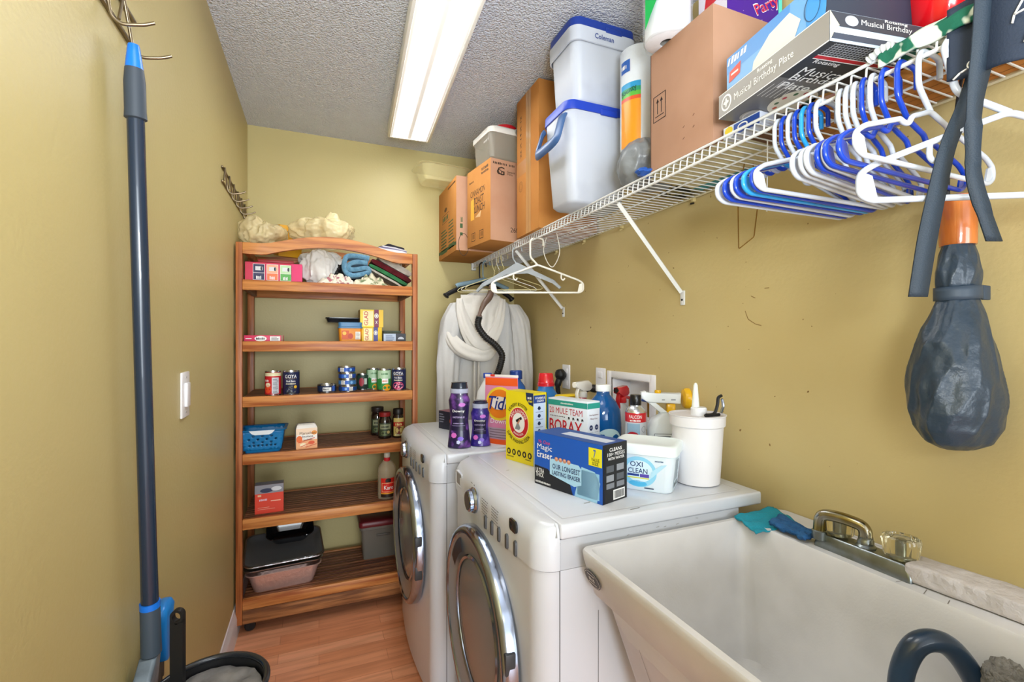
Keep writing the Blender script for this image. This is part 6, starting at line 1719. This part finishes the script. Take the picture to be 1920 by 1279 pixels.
# looped cable beside it
b = MB(); b.tube(smooth_path([(.96, 1.92, 1.78), (.95, 1.93, 1.72), (.965, 1.915, 1.66), (.985, 1.90, 1.645), (1.00, 1.87, 1.70), (.985, 1.86, 1.77), (.975, 1.865, 1.80)], 6), .0022, mat('hanger_ivory', '#ece8dc', .25), segs=8)
single(b, 'cream_cord_loop', 'thin cream cord looped over the shelf behind the white hanger', 'cord', smooth=60)

# grey slim hanger seen edge on
m_gh = mat('hanger_grey', '#a9b0b6', .35)
t = thing('grey_hanger', 'pale grey plastic hanger behind the white one facing the room', 'hanger', (SXF, 2.12, RZL + .0036), radians(-42))
b = MB(); b.tube(fillet([(.040, 0, -.02), (.036, 0, .004), (.0, 0, .005), (-.010, 0, -.01), (-.008, 0, -.05), (.015, 0, -.085)], .010, 4), .004, m_gh, segs=8); b.build('hook', t, smooth=60)
b = MB(); b.prism([(.015, -.070), (-.03, -.095), (-.17, -.165), (-.205, -.200), (-.195, -.210), (-.165, -.180), (-.04, -.125), (.07, -.125), (.195, -.180), (.225, -.210), (.235, -.200), (.20, -.165), (.06, -.095)], -.006, .006, m_gh, FM((0, 0, 0), (1, 0, 0), (0, 0, 1)), .002); b.build('frame', t)
# wire hangers
def wireh(label, x, y, rz, m, z=RZL + .0036):
    t = thing('wire_hanger', label, 'hanger', (x, y, z), rz, 'thin wire hangers near the coat')
    b = MB(); b.tube(smooth_path([(.030, 0, -.025), (.030, 0, -.004), (.014, 0, .0035), (-.004, 0, -.006), (-.002, 0, -.04), (.010, 0, -.07)], 6), .0017, m, segs=6)
    for k in range(3): b.tube([(.010 + .003 * cos(a), .003 * sin(a), -.070 - .012 * k - .012 * a / 6.3) for a in [q * .7 for q in range(10)]], .0017, m, segs=5)
    b.build('hook', t, smooth=60)
    b = MB(); b.tube(fillet([(.010, 0, -.10), (.20, 0, -.165), (.215, 0, -.180), (.20, 0, -.186), (-.18, 0, -.186), (-.195, 0, -.180), (-.18, 0, -.165)], .012, 4, closed=True), .0017, m, segs=6, closed=True); b.build('frame', t, smooth=60)
    return t
m_w1 = mat('cream_wire', '#d6cc96', .3, .3); m_w2 = mat('pale_wire', '#d5d3cb', .3, .5)
wireh('cream wire hanger nearest the white hanger facing the room', SXF, 2.29, radians(-24), m_w1)
wireh('pale wire hanger between the other two thin ones', SXF, 2.36, radians(-20), m_w2)
wireh('cream wire hanger farthest back by the coat', SXF, 2.43, radians(-18), m_w1)

# ---------------- black coat hanger, coat
t = thing('coat_hanger', 'wide black hanger carrying the pale hooded coat', 'hanger', (SXF - .02, 2.60, RZL + .0036), radians(10))
b = MB(); b.tube(fillet([(.045, 0, -.02), (.040, 0, .004), (.012, 0, .004), (.0, 0, -.01), (.0, 0, -.08), (.01, 0, -.11)], .01, 4), .0042, m_rub, segs=8); b.build('hook', t, smooth=60)
b = MB(); b.tube(smooth_path([(-.215, 0, -.205), (-.19, 0, -.185), (-.08, 0, -.135), (.01, 0, -.112), (.10, 0, -.135), (.20, 0, -.185), (.225, 0, -.205)], 5), [.017, .019, .018] + [.013] * 25 + [.018, .019, .017], m_rub, segs=12); b.build('shoulder_bar', t, smooth=60)
t = thing('blue_grey_hanger', 'blue grey moulded hanger just in front of the black one', 'hanger', (SXF - .02, 2.54, RZL + .0036), radians(4))
m_bg = mat('blue_grey_plastic', '#7c97a6', .35)
b = MB(); b.tube(fillet([(.045, 0, -.02), (.040, 0, .004), (.012, 0, .004), (.0, 0, -.01), (.0, 0, -.08), (.01, 0, -.105)], .01, 4), .004, m_bg, segs=8); b.build('hook', t, smooth=60)
b = MB(); b.tube(smooth_path([(-.16, 0, -.150), (-.14, 0, -.140), (-.05, 0, -.118), (.01, 0, -.105), (.07, 0, -.118), (.16, 0, -.150)], 5), .012, m_bg, segs=10, flat_=.6)
b.build('shoulder_bar', t, smooth=60)

coat = thing('hooded_coat', 'pale grey hooded coat hanging in the far right corner', 'coat', (.85, 2.50, 1.0))
m_coat = mat('coat_cloth', '#d0cecb', .85, col2='#c8c6c3', vscale=8, bump=(70, .15), sheen=.2)
m_coat2 = mat('coat_lining', '#d6d1c9', .85, bump=(70, .15), sheen=.2)
def secw(z):
    K = [(1.600, .02), (1.585, .06), (1.55, .12), (1.50, .185), (1.44, .205), (1.2, .215), (.95, .225), (.72, .235)]
    for (z0, w0), (z1, w1) in zip(K, K[1:]):
        if z1 <= z <= z0: return w0 + (w1 - w0) * (z0 - z) / (z0 - z1)
    return K[-1][1]
def fn(u, v):
    z = 1.600 - v * .88; w = secw(z); a = 2 * pi * u
    f_ = min(1, v * 2.5); dpt = .045 + .03 * f_
    k = f_ * (.010 * sin(7 * a + 1.2 * z * 4) + .008 * sin(13 * a + 2)) + .006 * noise.noise(Vector((cos(a) * 3, sin(a) * 3, z * 4)))
    cx = math.copysign(abs(cos(a)) ** .75, cos(a)); sy = sin(a)
    return Vector((.862 + (w + k) * cx, 2.535 + (dpt + k * 1.4) * sy, z))
b = MB(); b.grid(fn, 110, 60, m_coat, closeu=True)
D = Dec(b, FM((.805, 2.448, .72), (1, 0, 0), (0, 0, 1)), eps=.002)
b.build('body', coat, world=True, smooth=60)
def sleeve(pts, rad, m=m_coat, flat_=.8, seed=0):
    b = MB(); P = smooth_path(pts, 10); n = len(P); segs = 40; vco = []; fs = []
    for i, p in enumerate(P):
        q = i / (n - 1) * (len(rad) - 1); k = min(int(q), len(rad) - 2); r = rad[k] + (rad[k + 1] - rad[k]) * (q - k)
        for j in range(segs):
            a = 2 * pi * j / segs; kk = 1 + .10 * sin(5 * a + i * .12 + seed) + .06 * sin(9 * a - i * .2) + .05 * noise.noise(Vector((i * .3, a, seed)))
            vco.append(p + Vector((r * kk * cos(a), r * flat_ * kk * sin(a), 0)))
    for i in range(n - 1):
        for j in range(segs): fs.append((i * segs + j, i * segs + (j + 1) % segs, (i + 1) * segs + (j + 1) % segs, (i + 1) * segs + j))
    fs.append(tuple(range(segs))); fs.append(tuple(range((n - 1) * segs, n * segs)))
    b.addfaces(vco, fs, m); return b.build('sleeve', coat, world=True, smooth=60)
sleeve([(.705, 2.50, 1.515), (.668, 2.475, 1.42), (.648, 2.47, 1.25), (.640, 2.47, 1.05), (.640, 2.47, .80)], [.035, .058, .062, .058, .052])
sleeve([(1.035, 2.50, 1.515), (1.065, 2.475, 1.42), (1.082, 2.47, 1.25), (1.090, 2.47, 1.05), (1.090, 2.47, .80)], [.035, .050, .052, .050, .048], seed=2)
# the hood falls forward: two draped crescents and a gathered bowl
def drape(name, pts, rads, seed, fl=.55):
    b = MB(); P = smooth_path(pts, 10); n = len(P); segs = 30; vco = []; fs = []
    for i, p in enumerate(P):
        q = i / (n - 1) * (len(rads) - 1); k = min(int(q), len(rads) - 2); r = rads[k] + (rads[k + 1] - rads[k]) * (q - k)
        d = (P[min(i + 1, n - 1)] - P[max(i - 1, 0)]).normalized(); nn = Vector((0, 1, 0)); bn = d.cross(nn).normalized()
        for j in range(segs):
            a = 2 * pi * j / segs; kk = 1 + .16 * sin(4 * a + i * .10 + seed) + .08 * sin(7 * a + seed * 2)
            vco.append(p + bn * (r * kk * cos(a)) + nn * (r * fl * kk * sin(a)))
    for i in range(n - 1):
        for j in range(segs): fs.append((i * segs + j, i * segs + (j + 1) % segs, (i + 1) * segs + (j + 1) % segs, (i + 1) * segs + j))
    fs.append(tuple(range(segs))); fs.append(tuple(range((n - 1) * segs, n * segs)))
    b.addfaces(vco, fs, m_coat2); return b.build(name, coat, world=True, smooth=60)
drape('hood_edge', [(.700, 2.440, 1.535), (.705, 2.425, 1.46), (.735, 2.410, 1.37), (.775, 2.400, 1.305), (.830, 2.398, 1.292), (.885, 2.405, 1.35), (.925, 2.425, 1.44), (.945, 2.440, 1.54)], [.018, .026, .034, .038, .040, .032, .026, .018], 0)
drape('hood_fold', [(.632, 2.490, 1.43), (.638, 2.445, 1.35), (.680, 2.405, 1.275), (.765, 2.393, 1.235), (.840, 2.393, 1.235), (.900, 2.41, 1.29)], [.010, .026, .036, .036, .032, .012], 1.5)
b = MB()
def fn(u, v):
    x = .705 + u * .225; lo_ = 1.30 + .30 * abs(u - .48) ** 1.3; z = 1.555 - v * (1.555 - lo_)
    y = 2.440 - .028 * sin(pi * u) * (.4 + v) + .006 * sin(u * 26 + v * 5) * v + .005 * noise.noise(Vector((u * 6, v * 6, 1)))
    return Vector((x, y, z))
b.grid(fn, 50, 36, m_coat2); o = b.build('hood_lining', coat, world=True, smooth=60); solid(o, .004)
b = MB()
for x0, sd in ((.775, 0), (.800, 1)):
    b.grid(lambda u, v, x0=x0: Vector((x0 + u * .012, 2.432 + .004 * noise.noise(Vector((v * 5, u, x0))), 1.26 - v * .40)), 2, 20, m_coat2)
o = b.build('waist_tie', coat, world=True); solid(o, .003)

# ---------------- vacuum hose
t = thing('vacuum_hose', 'black flexible hose with brown handle hanging in front of the coat', 'hose', (.84, 2.33, 1.2))
def hp_(px, py, dep): 
    return None
hpts = [(.770, 2.318, 1.432), (.765, 2.322, 1.385), (.800, 2.316, 1.330), (.852, 2.300, 1.285), (.882, 2.283, 1.235), (.872, 2.278, 1.180), (.855, 2.284, 1.130), (.850, 2.345, 1.07), (.850, 2.352, 1.0), (.88, 2.36, .93)]
P = smooth_path(hpts, 22)
b = MB(); b.tube(P, [.0165 + .0012 * (1 if (i // 2) % 2 else -1) for i in range(len(P))], mat('hose_black', '#1b1917', .5), segs=18); b.build('corrugated_tube', t, world=True, smooth=30)
b = MB(); b.tube(smooth_path([(.770, 2.318, 1.434), (.775, 2.318, 1.455), (.798, 2.322, 1.50), (.835, 2.335, 1.545), (.845, 2.34, 1.60)], 5), [.017, .016, .012, .010, .010, .010, .010, .012, .013, .014, .015, .016, .017, .018, .018, .018, .017, .016, .015, .014, .013], mat('brown_plastic', '#6a5448', .35), segs=14); b.build('handle_tube', t, world=True, smooth=50)
b = MB(); b.tube([(.845, 2.34, 1.60), (.87, 2.345, 1.70), (.887, 2.345, 1.752), (.887, 2.345, 1.79)], .0012, m_w1, segs=5); b.build('hanging_loop', t, world=True)

# ================================================================ LEFT WALL: racks, broom, bin
m_br = mat('antique_metal', '#8a7c66', .3, .9)
def rack(label, y0, y1, z, n, near=False):
    t = thing('hook_rack', label, 'hook rack', (WL, (y0 + y1) / 2, z), 0, 'metal hook racks on the left wall')
    b = MB()
    b.box((WL + .0035, (y0 + y1) / 2, z), (.007, y1 - y0, .006), m_br, bevel=.001); b.box((WL + .0035, (y0 + y1) / 2, z - .055), (.007, y1 - y0, .006), m_br, bevel=.001)
    b.build('rails', t, world=True)
    p = (y1 - y0) / n
    for k in range(n):
        yy = y0 + p * (k + .5); b = MB()
        pts = [(WL + .010, yy - p * .30, z + .002), (WL + .012, yy, z - .056), (WL + .014, yy + .004, z - .078), (WL + .028, yy + .006, z - .088), (WL + .060, yy + .008, z - .080), (WL + .075, yy + .009, z - .072)]
        b.tube(fillet(pts, .008, 4), .0030, m_br, segs=8)
        b.tube([(WL + .010, yy - p * .30, z + .002), (WL + .010, yy - p * .5 , z - .054)], .0028, m_br, segs=8)
        b.build('hook', t, world=True, smooth=60)
    return t
rack('wire hook rack high on the left wall above the broom handle', .64, 1.165, 1.945, 5)
rack('wire hook rack on the left wall beside the oak unit', 2.08, 2.72, 1.975, 6)
t = thing('broom', 'broom with dark blue pole and grey grips hanging on the left wall', 'broom', (-.312, 1.1, .8))
axis0, axis1 = Vector((-.312, 1.052, 1.845)), Vector((-.312, 1.150, .676))
ax = (axis1 - axis0).normalized(); Lp = (axis1 - axis0).length
q = ax.to_track_quat('Z', 'Y').to_matrix().to_4x4(); Mx = Matrix.Translation(axis0) @ q
b = MB(); b.lathe([(.0, 0), (.0085, .0), (.0095, .004), (.0137, .040), (.0142, .042)], mat('broom_blue', '#1474e0', .3), Mx, 24, False, True); b.build('hanging_tip', t, world=True)
b = MB(); b.lathe([(.0143, .0422), (.0165, .066), (.0165, .115), (.0175, .130), (.0145, .132)], mat('broom_grip', '#3a434e', .5), Mx, 28); b.build('grip', t, world=True)
b = MB(); b.lathe([(.0136, .1322), (.0142, Lp - .2), (.0148, Lp - .11)], mat('broom_pole', '#1c2c40', .25, coat=.4), Mx, 28); b.build('pole', t, world=True)
b = MB(); b.lathe([(.0172, Lp - .110), (.0172, Lp - .098), (.0165, Lp - .098)], mat('broom_blue', '#1474e0', .3), Mx, 28); b.build('locking_ring', t, world=True)
b = MB(); b.lathe([(.0167, Lp - .0978), (.0170, Lp - .04), (.0175, Lp - .002), (.0155, Lp)], mat('broom_socket', '#3f4c58', .5), Mx, 28); b.build('socket', t, world=True)
b = MB(); b.loft([(.015, .020, 0, .008), (.015, .045, -.05, .008, -.006, -.018), (.014, .085, -.10, .008, -.012, -.04), (.013, .088, -.115, .006, -.012, -.042)], mat('broom_head', '#7d8b96', .5, col2='#66727c', vscale=30), Matrix.Translation((-.314, 1.150, .674))); b.build('head', t, world=True, smooth=50)
b = MB()
rr = random.Random(2)
for k in range(90):
    y0_ = 1.03 + rr.random() * .15; x0_ = -.336 + rr.random() * .020
    b.tube([(x0_, y0_, .562), (x0_ + rr.uniform(-.003, .003), y0_ + (y0_ - 1.1) * .2, .53)], .0011, mat('bristle', '#55534f', .8), segs=4)
b.build('bristles', t, world=True)
t = thing('dust_brush', 'blue and grey dust brush hanging behind the broom socket', 'brush', (-.322, 1.25, .69))
b = MB(); b.loft([(.012, .010, -.10, .006), (.014, .028, -.03, .01), (.016, .038, .010, .012), (.012, .032, .022, .01), (.006, .014, .026, .005)], mat('brush_blue', '#1584dc', .35), Matrix.Translation((-.322, 1.262, .698))); b.build('blue_grip', t, world=True, smooth=50)
b = MB()
def fn(u, v): return Vector((-.332 + .003 * sin(u * 40), 1.205 + u * .080, .70 - v * .15 - .04 * (1 - u)))
b.grid(fn, 40, 4, mat('grey_bristle', '#6e6862', .9, col2='#4a4642', vs_=(1, 60, 2), vscale=4)); o = b.build('grey_bristles', t, world=True); solid(o, .010)
# waste bin with a handle sticking out
t = thing('waste_bin', 'round black waste bin with grey liner on the floor by the left wall', 'bin', (-.203, 1.090, 0))
R_ = .104
b = MB(); b.lathe([(.080, .0), (.084, .004), (R_ - .003, .612), (R_ - .006, .612), (.080, .010), (0, .01)], mat('bin_black', '#1a1b1e', .35), I4, 48, True, False); b.build('body', t, smooth=50)
b = MB(); b.tube([(R_ * cos(a), R_ * sin(a), .615) for a in [2 * pi * k / 56 for k in range(56)]], .0062, mat('bin_rim', '#22262c', .22, coat=.4), segs=10, closed=True); b.build('rim', t, smooth=60)
b = MB(); b.grid(lambda u, v: Vector(((R_ - .010) * v * cos(2 * pi * u), (R_ - .010) * v * sin(2 * pi * u),   .598 + .008 * noise.noise(Vector((cos(2 * pi * u) * v * 4, sin(2 * pi * u) * v * 4, 0))))), 48, 16, mat('liner', '#6e6c6c', .5, col2='#8a8784', vscale=20, bump=(30, .5)), closeu=True); b.build('liner', t, smooth=60)
t = thing('black_scoop', 'black plastic handle with a round hanging hole standing in the bin', 'handle', (-.257, 1.105, .552))
b = MB()
n = 20; W2 = .0115
outer = [(-W2, -.0), (W2 * .82, -.0)] + [(W2 * cos(a), .215 + W2 * sin(a)) for a in [pi * k / n for k in range(n + 1)]]
# plate with a hole: bridge between an outer loop and the hole loop
N = 40
def ray(a):
    c, s_ = cos(a), sin(a)
    return (W2 * c, .215 + W2 * s_) if s_ >= 0 else (W2 * c / max(abs(c), .75 * abs(s_) if abs(s_) > .01 else abs(c)) if abs(c) > abs(s_) * .75 else W2 * c / (.75 * abs(s_)) , .215 - W2 * min(1, abs(s_) / max(abs(c), .01)) * 1.2)
O = [ray(2 * pi * k / N) for k in range(N)]; Hh = [(.0075 * cos(2 * pi * k / N), .213 + .009 * sin(2 * pi * k / N)) for k in range(N)]
M = FM((0, 0, 0), (cos(-.25), sin(-.25), 0), (0, 0, 1))
for z0, z1 in ((-.006, .006),):
    vco = [(p[0], p[1], z1) for p in O] + [(p[0], p[1], z1) for p in Hh] + [(p[0], p[1], z0) for p in O] + [(p[0], p[1], z0) for p in Hh]
    fs = []
    for k in range(N):
        l = (k + 1) % N
        fs += [(k, l, N + l, N + k), (2 * N + l, 2 * N + k, 3 * N + k, 3 * N + l), (N + k, N + l, 3 * N + l, 3 * N + k), (l, k, 2 * N + k, 2 * N + l)]
    b.addfaces(vco, fs, mat('handle_black', '#0f1012', .5), M)
b.prism([(-W2, .0), (W2, .0), (W2, .206), (0.0, .1982), (-W2, .206)], -.006, .006, mat('handle_black', '#0f1012', .25), M)
b.build('grip', t)

# ================================================================ ON THE SINK
def clothpiece(name, label, cat, corners, m, seed, th=.004, amp=.004, nu=30, nv=20, z=RZ):
    """bilinear patch between four corners a, b, c, d"""
    a, b_, c, d = [Vector(p) for p in corners]; b = MB()
    def fn(u, v):
        p = a.lerp(b_, u).lerp(d.lerp(c, u), v); q = noise.noise(Vector((u * 4 + seed, v * 4, seed))) + .5 * noise.noise(Vector((u * 9, v * 9, seed)))
        p.z += amp * (q + .6); p.x += .004 * noise.noise(Vector((v * 5, seed, u))); p.y += .006 * noise.noise(Vector((u * 5, 2, seed)))
        return p
    b.grid(fn, nu, nv, m); o = single(b, name, label, cat, smooth=60); solid(o, th, 1); return o
clothpiece('teal_cloth', 'thin teal cleaning cloth on the far corner of the sink ledge', 'cloth', [(.985, .897, RZ + .002), (.965, .815, RZ - .010), (1.080, .790, RZ + .006), (1.125, .897, RZ + .006)], mat('teal_cloth', '#1a8ea4', .85, bump=(200, .4)), 2, .003, .006)
clothpiece('blue_washcloth', 'dark blue terry cloth folded on the ledge between teal cloth and faucet', 'cloth', [(1.012, .815, RZ + .006), (1.008, .722, RZ + .006), (1.050, .722, RZ + .010), (1.075, .835, RZ + .010)], mat('blue_washcloth', '#1f5488', .95, col2='#2a6298', vscale=60, bump=(240, .6)), 6, .010, .004)
b = MB()
b.box((0, 0, .017), (.070, .185, .034), mat('chalky_block', '#cbc6c6', .95, col2='#bdb7b6', vscale=16, bump=(40, .8)), bevel=.005)
bmesh.ops.subdivide_edges(b.bm, edges=b.bm.edges[:], cuts=5, use_grid_fill=True)
for v in b.bm.verts:
    q = noise.noise(v.co * 40) * .003 + noise.noise(v.co * 110) * .0012
    v.co += Vector((q, q * .6, q if v.co.z > .014 else 0))
    if v.co.z < 0: v.co.z = 0
single(b, 'chalky_block', 'rough white block lying on the near end of the sink ledge', 'block', (1.070, .452, RZ + .0015), (0, 0, .10), smooth=60)
t = thing('sink_hose', 'thick dark blue rubber hose looping up out of the sink basin', 'hose', (.90, .44, .60))
b = MB(); b.tube(smooth_path([(.868, .452, .525), (.866, .455, .60), (.858, .458, .70), (.862, .457, .775), (.885, .447, .822), (.925, .430, .822), (.962, .414, .775), (.985, .40, .70), (.975, .39, .60), (.94, .36, .540), (.84, .40, .530)], 10), .0165, mat('hose_blue', '#17283a', .3, coat=.3, col2='#1f3a54', vscale=12), segs=20); b.build('tube', t, world=True, smooth=60)
b = MB(); b.blob((0, 0, 0), (.022, .032, .045), mat('grey_fleece', '#8f8c88', 1.0, col2='#7c7975', vscale=60, bump=(120, 1.0)), .14, 4, 6, 60, 40)
single(b, 'grey_rag', 'fuzzy grey rag hanging inside the near end of the sink basin', 'rag', (.968, .372, .776), smooth=60)
